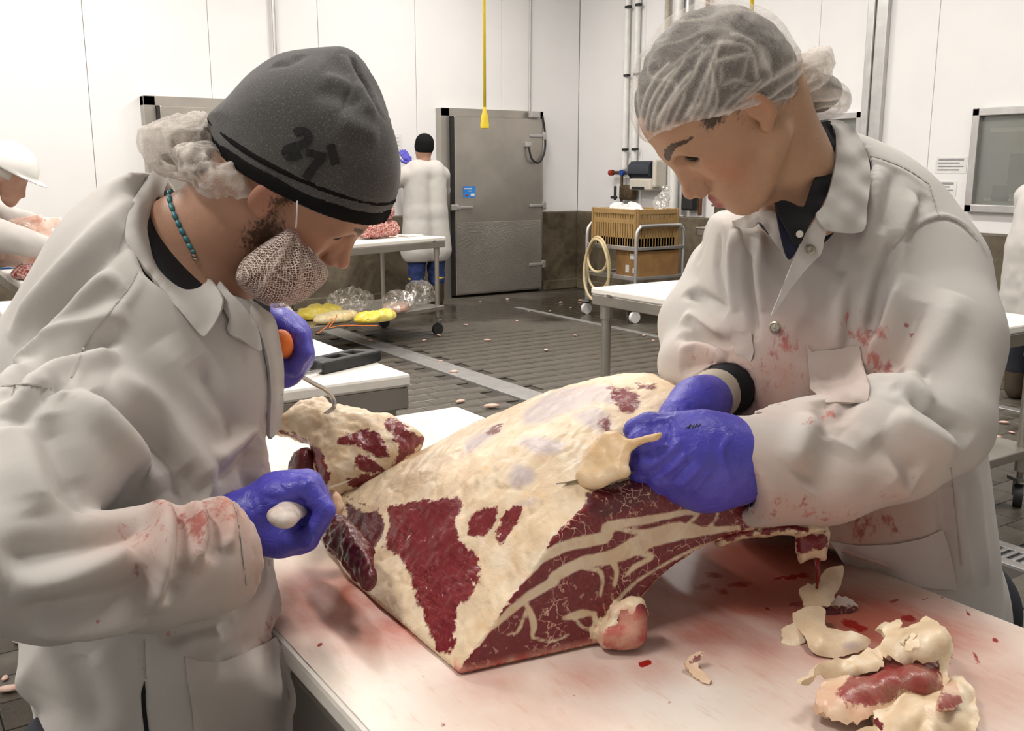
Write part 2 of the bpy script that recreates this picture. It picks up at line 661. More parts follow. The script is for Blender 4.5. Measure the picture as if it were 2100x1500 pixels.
def resample(c, step):
    c = np.asarray(c, float); q = np.vstack([c, c[:1]])
    s = np.r_[0, np.cumsum(np.linalg.norm(np.diff(q, axis=0), axis=1))]
    n = max(8, int(s[-1] / step))
    t = np.linspace(0, s[-1], n, endpoint=False)
    return np.stack([np.interp(t, s, q[:, i]) for i in range(q.shape[1])], 1)
def cdt(c, step):
    """triangulated outline: returns 2-D points and triangles"""
    g = inside_pts(c, step)
    pts = np.vstack([c, g])
    n = len(c)
    r = delaunay_2d_cdt([Vector(p) for p in pts], [(i, (i + 1) % n) for i in range(n)], [], 1, 1e-4)
    return np.array([tuple(p) for p in r[0]]), [tuple(f) for f in r[2]]
def solidify(V, tri, N, th):
    """give a triangulated sheet thickness along N"""
    n = len(V)
    A = list(V + N * th * .5) + list(V - N * th * .5)
    Fc = list(tri) + [tuple(i + n for i in reversed(t)) for t in tri]
    cnt = {}
    for t in tri:
        for a, b in ((t[0], t[1]), (t[1], t[2]), (t[2], t[0])):
            cnt[(a, b)] = 1
    for (a, b) in cnt:
        if (b, a) not in cnt:
            Fc.append((b, a, a + n, b + n))
    return A, Fc
def sheet(name, outline, inner, th, mat, parent, step=9, smooth=True, wob=0.0, wscale=30, cx=5, seed=1, attrs_fn=None, label=None, linear=False, rag=0.0, soft=120.0):
    """thin soft sheet whose outline and inner points carry (picture x, y, distance)"""
    ol = np.asarray(outline, float)
    c = ol if linear else crv(np.vstack([ol, ol[:1]]), cx)[:-1]
    c = resample(c, step)
    if rag:
        c[:, :2] += np.random.RandomState(seed).normal(0, rag, (len(c), 2))
    ctrl = np.vstack([ol, np.asarray(inner, float).reshape(-1, 3)]) if len(inner) else ol
    p2, tri = cdt(c[:, :2], step)
    w = 1 / (((p2[:, None, :] - ctrl[None, :, :2]) ** 2).sum(2) + soft) ** 1.5
    d = (w * ctrl[:, 2]).sum(1) / w.sum(1)
    V = np.array([P(a, b, q) for (a, b), q in zip(p2, d)])
    T = np.array(tri)
    N = tri_normals(V, T)
    view = V - np.array([0, 0, CAMZ])
    if (N * view).sum() > 0:
        N = -N; tri = [t[::-1] for t in tri]
    if wob:
        V = V + N * (wob * (hash_noise(V * wscale, seed) + .5 * hash_noise(V * wscale * 2.3, seed + 1)))[:, None]
        N2 = tri_normals(V, np.array(tri))
        N = N2 if (N2 * view).sum() < 0 else -N2
    A, Fc = solidify(V, tri, N, th)
    at = attrs_fn(np.array(A)) if attrs_fn else None
    me = mesh_obj(name, toW(np.array(A)), Fc, mat, parent, smooth, 60, attrs=at)
    return me
def tri_normals(V, T):
    nf = np.cross(V[T[:, 1]] - V[T[:, 0]], V[T[:, 2]] - V[T[:, 0]])
    N = np.zeros_like(V)
    for i in range(3):
        np.add.at(N, T[:, i], nf)
    return N / (np.linalg.norm(N, axis=1)[:, None] + 1e-12)
def patch(name, outline, surf, off, th, mat, parent, step=9, cx=1, smooth=True, attrs_fn=None, it=2):
    """a sheet lying on a skin, a little proud of it"""
    ol = np.asarray(outline, float)
    c = resample(crv(np.vstack([ol, ol[:1]]), cx)[:-1] if cx > 1 else ol, step)
    p2, tri = cdt(c, step)
    ii = [surf.at(a, b) for a, b in p2]
    V = np.array([P(a, b, surf.d[i]) for (a, b), i in zip(p2, ii)])
    N = surf.N[ii]
    T = np.array(tri)
    for _ in range(it):
        N = N + 0
        S = V.copy(); C_ = np.ones(len(V))
        for i in range(3):
            np.add.at(S, T[:, i], V[T[:, (i + 1) % 3]]); np.add.at(C_, T[:, i], 1)
        V2 = S / C_[:, None]
        dd = PJ(V2)[2]
        V = np.array([P(a, b, q) for (a, b), q in zip(p2, dd)])
        Sn = N.copy()
        for i in range(3):
            np.add.at(Sn, T[:, i], N[T[:, (i + 1) % 3]])
        N = Sn / (np.linalg.norm(Sn, axis=1)[:, None] + 1e-9)
    V = V + N * off
    Nt = tri_normals(V, T)
    if (Nt * N).sum() < 0:
        tri = [t[::-1] for t in tri]; Nt = -Nt
    A, Fc = solidify(V, tri, Nt, th)
    at = attrs_fn(np.array(A)) if attrs_fn else None
    return mesh_obj(name, toW(np.array(A)), Fc, mat, parent, smooth, 60, attrs=at)
# ---------------------------------------------------------------- materials of the place
simple('white_panel', (.80, .79, .785), (.77, .76, .755), 1.5, .32, bump=(3, .05))
simple('white_paint', (.74, .73, .72), None, 3, .5)
simple('ceiling_white', (.80, .80, .79), None, 2, .6)
t = NT('concrete')
n1 = t.noise(1.6, 6, .65, dist=.6); n2 = t.noise(14, 5, .6)
cst = t.mix(t.step(n1, .38, .62), (.062, .048, .029), (.165, .135, .09))
t.set(color=t.mix(t.step(n2, .35, .7), cst, (.11, .088, .06)), rough=t.step(n1, .1, .9), normal=t.bump(n2, .3, .004))
t = NT('floor_tile')
n1 = t.noise(.8, 5, .6); n2 = t.noise(22, 4, .6)
inf = t.n('ObjectInfo').outputs['Random']
ct = t.mix(inf, (.075, .064, .049), (.098, .085, .067))
ct = t.mix(t.step(n2, .3, .75), ct, (.115, .102, .083))
wet = t.step(t.noise(.55, 4, .55), .47, .6)
t.set(color=t.mix(wet, ct, (.045, .037, .028)), rough=t.mix(wet, (.5, .5, .5), (.16, .16, .16)), normal=t.bump(n2, .35, .003))
simple('grout', (.050, .044, .036), None, 20, .8)
t = NT('steel')
br = t.noise(8, 4, .6, vec=t.coord('Object', (1, 1, 22)))
t.set(color=t.mix(t.step(t.noise(2.2, 3), .3, .7), (.50, .465, .42), (.40, .375, .34)), metal=.85, rough=t.mix(br, (.30, .30, .30), (.46, .46, .46)), normal=t.bump(br, .06, .001))
simple('steel_dark', (.30, .285, .26), (.22, .21, .19), 5, .42, .8)
simple('aluminium', (.56, .55, .54), (.48, .47, .46), 9, .35, .7)
t = NT('diamond_plate')
ck = t.voro(46, 'F1', vec=t.coord('Object', (1, 1, 1)))
t.set(color=t.mix(t.step(t.noise(2, 3), .3, .7), (.52, .50, .46), (.42, .40, .37)), metal=.8, rough=.38, normal=t.bump(ck, .5, .004))
t = NT('board_white')
b1 = t.noise(3, 5, .6); b2 = t.noise(30, 6, .7, vec=t.coord('Object', (1, .25, 1)))
t.set(color=t.mix(t.step(b2, .45, .8), (.80, .77, .72), (.72, .66, .58)), rough=.42, normal=t.bump(t.noise(60, 4, .7, vec=t.coord('Object', (1, .15, 1))), .12, .001))
simple('rubber_black', (.012, .012, .013), (.02, .02, .02), 30, .55)
simple('plastic_navy', (.012, .018, .030), (.018, .026, .04), 20, .3)
simple('plastic_cream', (.62, .58, .50), None, 20, .4)
simple('plastic_white', (.78, .77, .74), None, 8, .35)
simple('plastic_yellow', (.72, .52, .02), (.80, .62, .04), 12, .4)
simple('plastic_blue', (.02, .19, .60), (.03, .25, .7), 12, .4)
simple('plastic_orange', (.80, .19, .02), (.72, .15, .015), 60, .55, bump=(160, .25))
simple('crate_tan', (.36, .225, .085), (.30, .185, .07), 15, .5)
simple('cardboard', (.34, .185, .065), (.26, .14, .05), 9, .8)
simple('hose_cream', (.60, .50, .30), (.50, .40, .22), 20, .45)
simple('brass', (.16, .11, .06), (.09, .065, .04), 30, .5, .6)
simple('valve_red', (.35, .03, .02), None, 20, .5)
simple('cap_blue', (.02, .06, .30), None, 20, .5)
simple('paper', (.76, .75, .73), None, 10, .8)
simple('print_grey', (.30, .30, .31), None, 50, .8)
simple('insulation', (.50, .44, .36), (.4, .35, .28), 20, .8)
simple('copper', (.18, .08, .045), None, 10, .4, .8)
t = NT('clear_film')
g = t.n('BsdfGlossy'); g.inputs['Roughness'].default_value = .18; g.inputs['Color'].default_value = (.9, .88, .84, 1)
tr = t.n('BsdfTransparent'); df = t.n('BsdfDiffuse'); df.inputs['Color'].default_value = (.7, .66, .6, 1)
m1 = t.n('MixShader'); m2 = t.n('MixShader')
t.link(t.math('MULTIPLY', t.step(t.noise(26, 4, .7, dist=1.5), .42, .75), .6), m1.inputs[0])
t.link(tr.outputs[0], m1.inputs[1]); t.link(df.outputs[0], m1.inputs[2])
m2.inputs[0].default_value = .22
t.link(m1.outputs[0], m2.inputs[1]); t.link(g.outputs[0], m2.inputs[2]); t.link(m2.outputs[0], t.out.inputs[0])
t = NT('pane')
t.set(color=(.70, .72, .68), rough=.06, trans=.82, spec=.5)
simple('dim_room', (.33, .33, .30), (.25, .25, .23), 2, .8)
simple('dim_dark', (.07, .075, .075), None, 4, .6)
t = NT('lamp_glow')
t.set(color=(.9, .9, .88), emit=(1, .96, .9), estr=5.0)

# ---------------------------------------------------------------- the room
x0, x1, y0, y1, z1 = (ROOM[k] for k in ('x0', 'x1', 'y0', 'y1', 'z1'))
floor = MB().box(((x0 + x1) / 2, (y0 + y1) / 2, -.06), (x1 - x0 + .4, y1 - y0 + .4, .10)).build('floor', 'grout')
tag(floor, 'wet dark grey brown tiled floor with bits of meat', None, kind='structure')
TX, TY = .205, .154
tile_me = None
cells = []
iy = 0
y = y0
CH_X, CH_W = 3.47, .15       # a long drain channel with strips
while y < y1:
    x = x0 + (TX / 2 if iy % 2 else 0)
    while x < x1:
        cells.append((x + TX / 2, y + TY / 2)); x += TX
    y += TY; iy += 1
cells = np.array([c for c in cells if not (abs(c[0] - CH_X) < CH_W / 2 + .05) and c[0] < x1 - .02])
px, py, dd = PJ(toL(np.c_[cells, np.zeros(len(cells))]))
vis = (dd > .3) & (((px < 80) & (px > -15) & (py > 1285) & (py < 1515)) | ((px > 2030) & (px < 2115) & (py > 690) & (py < 1275)) | ((px > 590) & (px < 1400) & (py > 575) & (py < 860)))
near = np.where(vis)[0]
near = near[np.argsort(dd[near])][:300]
ns = set(near.tolist())
g = .002
tb = MB(); xx, yy, zz = TX / 2 - g, TY / 2 - g, .0
b = .0015
tb.add([(-xx, -yy, -.012), (xx, -yy, -.012), (xx, yy, -.012), (-xx, yy, -.012), (-xx, -yy, -b), (xx, -yy, -b), (xx, yy, -b), (-xx, yy, -b),
        (-xx + b, -yy + b, 0), (xx - b, -yy + b, 0), (xx - b, yy - b, 0), (-xx + b, yy - b, 0)],
       [(0, 1, 5, 4), (1, 2, 6, 5), (2, 3, 7, 6), (3, 0, 4, 7), (4, 5, 9, 8), (5, 6, 10, 9), (6, 7, 11, 10), (7, 4, 8, 11), (8, 9, 10, 11)])
rest = MB()
tile_obj = None
for i, (cx, cy) in enumerate(cells):
    if i in ns:
        if tile_obj is None:
            tile_obj = tb.build('tile', 'floor_tile')
            o = tile_obj
        else:
            o = tile_obj.copy(); COL.objects.link(o)
        o.parent = floor
        o.location = (cx, cy, 0)
    else:
        rest.add([(p[0] + cx, p[1] + cy, p[2]) for p in tb.v], tb.f)
tag(rest.build('tile_field', 'floor_tile', floor), kind='stuff')

def panel_wall(name, a, b, zlo, zhi, nrm, label):
    """wall of wide white sheets with thin joints; a, b are plan points"""
    a, b = np.array(a, float), np.array(b, float)
    L = np.linalg.norm(b - a); u = (b - a) / L; n_ = np.array(nrm, float)
    cen = (a + b) / 2 - n_ * .09
    ang = math.atan2(u[1], u[0])
    w = MB().box((cen[0], cen[1], (zlo + zhi) / 2), (L + .3, .10, zhi - zlo), ang).build(name, 'white_paint')
    tag(w, label, None, kind='structure')
    k = int(math.ceil(L / 1.22)); s_ = L / k
    for i in range(k):
        c = a + u * (s_ * (i + .5)) - n_ * .02
        MB().box((c[0], c[1], (zlo + zhi) / 2), (s_ - .004, .04, zhi - zlo - .01), ang, bev=.004).build('wall_panel', 'white_panel', w)
    return w
panel_wall('wall_back', (x0, y1), (x1, y1), .0, z1, (0, -1), 'white panelled wall with cold room doors')
panel_wall('wall_right', (x1, y0), (x1, y1), .0, z1, (-1, 0), 'white panelled wall with pipes and windows')
panel_wall('wall_left', (x0, y0), (x0, y1), .0, z1, (1, 0), 'white panelled wall along the room')
panel_wall('wall_front', (x0, y0), (x1, y0), .0, z1, (0, 1), 'white panelled end wall of the room')
tag(MB().box(((x0 + x1) / 2, (y0 + y1) / 2, z1 + .06), (x1 - x0 + .4, y1 - y0 + .4, .12)).build('ceiling', 'ceiling_white'), 'flat white ceiling of the cutting room', None, kind='structure')
# concrete kick walls along the foot of the walls
def trim(name, boxes, mat, label):
    m = MB()
    for c, d in boxes:
        m.box(c, d, bev=.012)
    return tag(m.build(name, mat), label, None, kind='structure')
DZ = .94
D1 = (5.41, 6.79); D2 = (2.28, 3.62)
segs = [(x0, D2[0]), (D2[1], D1[0]), (D1[1], x1)]
for i, (a, b) in enumerate(segs):
    trim('trim_%d' % (i + 1), [(((a + b) / 2, y1 - .05, DZ / 2), (b - a, .10, DZ))], 'concrete', 'stained concrete kick wall beside the cold room doors')
    trim('baseboard_back' if i == 0 else 'baseboard_back_%d' % (i + 1), [(((a + b) / 2, y1 - .125, .06), (b - a, .05, .12))], 'concrete', 'grey coved base at foot of the back wall')
trim('trim_4', [((x1 - .05, (y0 + y1) / 2 - .06, DZ / 2), (.10, y1 - y0 - .12, DZ))], 'concrete', 'stained concrete kick wall under the pipes and windows')
trim('baseboard_right', [((x1 - .125, (y0 + y1) / 2 - .1, .06), (.05, y1 - y0 - .2, .12))], 'concrete', 'grey coved base at foot of the right wall')

def cold_door(name, X0, X1, label, full=True):
    Y = y1 - .06
    d = thing(name, ((X0 + X1) / 2, Y, 0), label, None, kind='structure')
    fr = MB()
    fr.box((X0 + .055, Y, 1.05), (.11, .12, 2.10), bev=.006).box((X1 - .025, Y, 1.05), (.05, .12, 2.10), bev=.006).box(((X0 + X1) / 2, Y, 2.055), (X1 - X0, .12, .09), bev=.006)
    fr.build('door_frame', 'steel', d)
    a, b = X0 + .125, X1 - .06
    leaf = MB().box(((a + b) / 2, Y - .09, 1.02), (b - a, .09, 1.98), bev=.01).build('door_leaf', 'steel', d)
    MB().box((a - .008, Y - .09, 1.02), (.012, .085, 1.98)).build('gasket', 'rubber_black', d)
    MB().box(((a + b) / 2, Y - .138, .45), (b - a - .04, .006, .80), bev=.002).build('kick_plate', 'diamond_plate', leaf)
    for z in (.33, 1.02, 1.82):
        h = MB().box((b - .09, Y - .145, z), (.20, .02, .035), bev=.008).box((b + .02, Y - .12, z), (.05, .07, .09), bev=.01)
        h.build('hinge', 'aluminium', d)
    la = MB().box((a - .01, Y - .14, 1.02), (.09, .05, .07), bev=.012).box((a + .11, Y - .17, 1.02), (.20, .022, .034), bev=.008).cyl((a + .03, Y - .13, 1.02), (a + .03, Y - .18, 1.02), .02)
    la.build('latch', 'aluminium', d)
    return d, a, b, Y
d1, a, b, Y = cold_door('door_1', D1[0], D1[1], 'stainless cold room door with diamond kick plate and blue sticker')
st = MB().box((5.72, Y - .138, 1.19), (.16, .003, .125)).build('sticker', 'plastic_blue', d1)
MB().box((5.76, Y - .1405, 1.155), (.05, .002, .028)).box((5.70, Y - .1405, 1.225), (.10, .002, .012)).box((5.725, Y - .1405, 1.20), (.05, .002, .008)).build('sticker_print', 'paper', st)
MB().box((5.685, Y - .1405, 1.15), (.035, .002, .02)).build('sticker_mark', 'valve_red', st)
MB().box((6.50, Y - .16, 1.72), (.07, .05, .06), bev=.008).box((6.60, Y - .14, 2.055), (.12, .07, .07), bev=.01).build('heater_box', 'aluminium', d1)
MB().tube(crv([(6.50, Y - .17, 1.70), (6.54, Y - .19, 1.55), (6.65, Y - .18, 1.52), (6.745, Y - .15, 1.65), (6.755, Y - .14, 1.85), (6.72, Y - .14, 2.04)]), .012, 8).build('heater_cable', 'rubber_black', d1)
d2, a, b, Y = cold_door('door_2', D2[0], D2[1], 'stainless cold room door behind the knit cap worker')
def pipe(name, pts, r, mat, label, cat='pipe', clips=(), group=None):
    m = MB().tube(pts, r, 10)
    o = tag(m.build(name, mat, None, True, 50), label, cat, group)
    for c in clips:
        MB().box(c, (.05, .07, .025), bev=.004).build('clip', 'rubber_black', o)
    return o
pipe('conduit', [(6.65, y1 - .04, 2.09), (6.65, y1 - .04, z1)], .014, 'aluminium', 'thin grey conduit running up from the door with the blue sticker')
pipe('conduit', [(3.59, y1 - .04, 2.45), (3.59, y1 - .04, z1)], .018, 'aluminium', 'thin grey conduit on white wall above the knit cap')
tag(MB().box((3.59, y1 - .04, 2.42), (.07, .07, .10), bev=.01).build('junction_box', 'aluminium'), 'small grey junction box under the conduit above the knit cap', 'box')
# yellow pull cords from the ceiling
def pull_cord(x, y, zlo, label):
    o = thing('power_cord', (x, y, zlo), label, 'cord', 'yellow cords hanging from the ceiling')
    MB().tube([(x, y, zlo + .14), (x + .002, y, (zlo + z1) / 2), (x, y, z1)], .011, 8).build('cable', 'plastic_yellow', o, True)
    MB().lathe((x, y, zlo), [(.012, 0), (.030, .003), (.032, .03), (.026, .06), (.028, .075), (.018, .11), (.012, .15)], 14).build('connector', 'plastic_yellow', o, True, 40)
    return o
pc = toW(P(994, 255, 7.0)); pull_cord(pc[0], pc[1], pc[2] - .03, 'yellow hanging cord with plug in front of the steel door')
pc = toW(P(1535, 160, 5.2)); pull_cord(pc[0], pc[1], pc[2], 'yellow hanging cord behind the hair net')
# pipes and valves on the right wall
XW = x1 - .05
for i, (yy_, lab) in enumerate([(8.67, 'white wall pipe above the red handled valve'), (8.50, 'white wall pipe beside the towel dispenser')]):
    pipe('water_pipe', [(XW, yy_, 1.445), (XW, yy_, z1)], .035, 'plastic_white', lab, clips=[(XW - .02, yy_ - .035, q) for q in (1.66, 2.47, 3.2)])
vt = thing('mixing_valve', (XW - .03, 8.6, 1.0), 'old brass mixing valve with red and blue handles on white wall', 'valve')
MB().cyl((XW - .03, 8.84, 1.40), (XW - .03, 8.46, 1.40), .022, 10).cyl((XW - .03, 8.67, 1.42), (XW - .03, 8.67, .96), .017, 10).cyl((XW - .03, 8.5, 1.42), (XW - .03, 8.5, 1.24), .02, 10).box((XW - .03, 8.56, 1.18), (.09, .22, .17), bev=.02).build('valve_body', 'brass', vt, True, 40)
MB().cyl((XW - .05, 8.86, 1.40), (XW - .05, 8.81, 1.40), .035, 10).build('red_handle', 'valve_red', vt)
MB().cyl((XW - .09, 8.62, 1.40), (XW - .05, 8.62, 1.40), .035, 10).build('blue_handle', 'cap_blue', vt)
MB().box((XW - .1, 8.70, 1.17), (.03, .03, .16), bev=.008, rz=.5).box((XW - .1, 8.72, 1.12), (.03, .10, .03), bev=.008).build('lever', 'rubber_black', vt)
td = thing('towel_dispenser', (XW, 8.22, 1.36), 'paper towel dispenser with dark front on white wall', 'dispenser')
prof = [(0, -.02), (-.16, -.02), (-.20, .03), (-.19, .12), (-.15, .165), (0, .17)]
MB().prism([(XW + .02 + q[0], 8.06, 1.36 + q[1]) for q in prof], (0, 8.06, 0), (0, 8.40, 0)).build('cover', 'plastic_navy', td, True, 40)
MB().box((XW - .06, 8.22, 1.275), (.19, .36, .13), bev=.02).box((XW - .05, 8.02, 1.39), (.17, .06, .30), bev=.02).build('housing', 'plastic_cream', td)
MB().box((XW - .155, 8.24, 1.235), (.02, .2, .03), bev=.004).build('slot', 'rubber_black', td)
for yy_, rr, mm, lab in [(7.83, .05, 'plastic_white', 'thick white pipe beside the beige lagged hose'), (7.70, .03, 'aluminium', 'thin grey pipe between the white pipe and the copper pipe'), (7.42, .022, 'copper', 'dark copper pipe running up the white wall')]:
    pipe('water_pipe', [(XW - .01, yy_, .96), (XW - .01, yy_, z1)], rr, mm, lab, clips=[(XW - .03, yy_ - .04, 2.62)])
pipe('drain_hose', crv([(XW, 8.0, 2.0), (XW, 7.95, 2.5), (XW, 8.02, 3.0), (XW, 8.0, z1)]), .03, 'insulation', 'beige lagged hose hanging beside the thick white pipe', 'hose')
tag(MB().box((XW - .03, 7.56, 1.22), (.10, .16, .42), bev=.02).build('soap_dispenser', 'rubber_black'), 'black soap dispenser on wall by the copper pipe', 'dispenser')
# steel channel and small window beside it
tag(MB().box((x1 - .04, 5.47, 2.15), (.07, .07, 4.28), bev=.006).box((x1 - .03, 5.375, 2.15), (.05, .11, 4.28), bev=.004).build('steel_channel', 'aluminium'), 'grey steel channel running up the white wall behind the woman', 'channel')
def window(name, ya, yb, za, zb, label, dep=.06):
    w = thing(name, (x1, (ya + yb) / 2, za), label, None, kind='structure')
    f = .06
    MB().box((x1 - .03, ya + f / 2, (za + zb) / 2), (dep, f, zb - za), bev=.006).box((x1 - .03, yb - f / 2, (za + zb) / 2), (dep, f, zb - za), bev=.006).box((x1 - .03, (ya + yb) / 2, za + f / 2), (dep, yb - ya, f), bev=.006).box((x1 - .03, (ya + yb) / 2, zb - f / 2), (dep, yb - ya, f), bev=.006).build('window_frame', 'aluminium', w)
    MB().box((x1 - .012, (ya + yb) / 2, (za + zb) / 2), (.008, yb - ya - .1, zb - za - .1)).build('window_pane', 'pane', w)
    MB().box((x1 - .002, (ya + yb) / 2, (za + zb) / 2), (.004, yb - ya - .1, zb - za - .1)).build('dim_interior', 'dim_room', w)
    return w
w1 = window('window_1', 3.0, 4.48, 1.10, 1.90, 'aluminium framed window with a dim room behind')
MB().box((x1 - .0055, 3.9, 1.40), (.003, .55, .30)).box((x1 - .0055, 4.22, 1.25), (.003, .14, .12)).build('dark_cabinet', 'dim_dark', w1)
MB().box((x1 - .0055, 3.75, 1.73), (.003, 1.2, .03)).box((x1 - .0055, 3.75, 1.20), (.003, 1.2, .02)).build('pale_shelf', 'plastic_cream', w1)
window('window_2', 5.50, 6.3, 1.45, 1.93, 'small aluminium framed window beside the steel channel')
for i, (a_, b_, lab) in enumerate([(1.40, 1.53, 'printed paper notice on the wall above the smaller one'), (1.22, 1.34, 'smaller paper notice under the other by the window')]):
    n_ = thing('notice', (x1, 4.66, a_), lab, 'notice')
    MB().box((x1 - .002, 4.66 + .03 * i, (a_ + b_) / 2), (.003, .27 - .08 * i, b_ - a_)).build('sheet', 'paper', n_)
    m = MB()
    for q in range(4):
        m.box((x1 - .0045, 4.66 + .03 * i + (.02 if q % 2 else 0), b_ - .02 - q * .027), (.002, .22 - .08 * i - .03 * (q % 2), .010 if q else .018))
    m.build('print', 'print_grey', n_)
# lamps under the ceiling
for i, (lx, ly) in enumerate(LAMPS):
    o = thing('ceiling_lamp', (lx, ly, 4.05), 'long fluorescent ceiling lamp with white housing', 'lamp', 'fluorescent lamps under the ceiling')
    MB().box((lx, ly, 4.20), (.34, 1.45, .20), bev=.02).build('housing', 'white_paint', o)
    MB().box((lx, ly, 4.06), (.28, 1.32, .05), bev=.02).build('diffuser', 'lamp_glow', o)
# drain channel
dr = thing('drain_channel', (CH_X, 3, 0), 'long steel drain channel set in the tiled floor', None, kind='structure')
dr.name = 'trim_5'
MB().box((CH_X - .075, 3.1, -.005), (.05, 13, .018), bev=.003).box((CH_X + .075, 3.1, -.005), (.05, 13, .018), bev=.003).build('channel_edge', 'aluminium', dr)
MB().box((CH_X, 3.1, -.008), (.10, 13, .004)).build('channel_bed', 'dim_dark', dr)
bar = None
for i in range(46):
    yb = 1.3 + i * .036
    if bar is None:
        bar = MB().box((CH_X, yb, .0), (.10, .016, .008), bev=.002).build('grate_bar', 'aluminium', dr); y_first = yb
    else:
        c = bar.copy(); COL.objects.link(c); c.parent = dr; c.location = (0, yb - y_first, 0)
MB().box((CH_X, 5.6, -.001), (.10, 7.0, .006), bev=.002).build('channel_cover', 'aluminium', dr)
s2 = tag(MB().box((5.68, 4.6, .004), (.07, 7.6, .008), bev=.002).build('trim_6', 'aluminium'), 'narrow steel strip let into the tiled floor', None, kind='structure')

# ---------------------------------------------------------------- tables and trolleys behind
def caster(m_parent, x, y, rot=0.0, wheel='rubber_black', r=.05):
    c = MB().box((x, y, 2 * r + .025), (.07, .07, .015), rot).box((x + .03 * math.cos(rot), y + .03 * math.sin(rot), r + .035), (.012, .05, r * 1.5), rot + .9).cyl((x, y, 2 * r + .02), (x, y, 2 * r + .07), .014, 8).build('caster_fork', 'steel_dark', m_parent)
    a = np.array([math.cos(rot + .9), math.sin(rot + .9)])
    MB().cyl((x - a[0] * .018, y - a[1] * .018, r), (x + a[0] * .018, y + a[1] * .018, r), r, 18).build('wheel', wheel, m_parent, True, 40)
def frame_table(name, x, y, L, W, h, rz, label, board=.035, shelf=None, cast=True, leg_r=.02, group=None, board_mat='board_white', apron=.055):
    """steel frame under a white plastic board; x, y is the centre, L runs along the local x axis"""
    o = thing(name, (x, y, 0), label, 'table', group)
    u = np.array([math.cos(rz), math.sin(rz)]); w = np.array([-math.sin(rz), math.cos(rz)])
    def q(a, b, z): return (x + u[0] * a + w[0] * b, y + u[1] * a + w[1] * b, z)
    MB().box(q(0, 0, h - board / 2), (L, W, board), rz, bev=.008).build('board', board_mat, o)
    f = MB()
    zf = h - board - apron / 2
    for s_ in (-1, 1):
        f.box(q(0, s_ * (W / 2 - .02), zf), (L - .01, .03, apron), rz, bev=.004)
        f.box(q(s_ * (L / 2 - .02), 0, zf), (.03, W - .02, apron), rz, bev=.004)
    f.build('frame', 'steel', o)
    for a in (-1, 1):
        for b in (-1, 1):
            p = q(a * (L / 2 - .06), b * (W / 2 - .06), 0)
            lo = .16 if cast else .0
            l_ = MB().cyl((p[0], p[1], lo), (p[0], p[1], zf), leg_r, 14).cyl((p[0], p[1], zf - .10), (p[0], p[1], zf), leg_r * 1.35, 14).build('leg', 'steel', o, True, 40)
            if cast:
                caster(o, p[0], p[1], rz + .4 * a)
            MB().box(q(a * (L / 2 - .15), b * (W / 2 - .004), zf + apron / 2 + .004), (.035, .012, .012), rz).build('board_clip', 'steel_dark', o)
    if shelf:
        MB().box(q(0, 0, shelf), (L - .04, W - .02, .04), rz, bev=.006).build('shelf', 'steel', o)
    return o
# far trolley table with minced meat
FT = dict(x=3.30, y=7.52, rz=math.radians(19))
frame_table('trolley_table', 3.10, 7.36, 2.1, .78, .86, FT['rz'], 'steel trolley table with white top and a lower shelf holding yellow bags', shelf=.24)
frame_table('work_table', .78, 3.30, 2.2, .75, .90, math.pi / 2, 'white topped steel work table holding a black handled saw', cast=False, leg_r=.03, apron=.06)
frame_table('work_table', 3.62, 3.0, 1.95, .92, .82, math.pi / 2, 'empty white topped steel work table beside the grated drain', leg_r=.026, shelf=.25)
frame_table('work_table', .98, 6.0, .8, 2.5, .92, 0, 'white topped table holding beef in front of the hard hat worker')
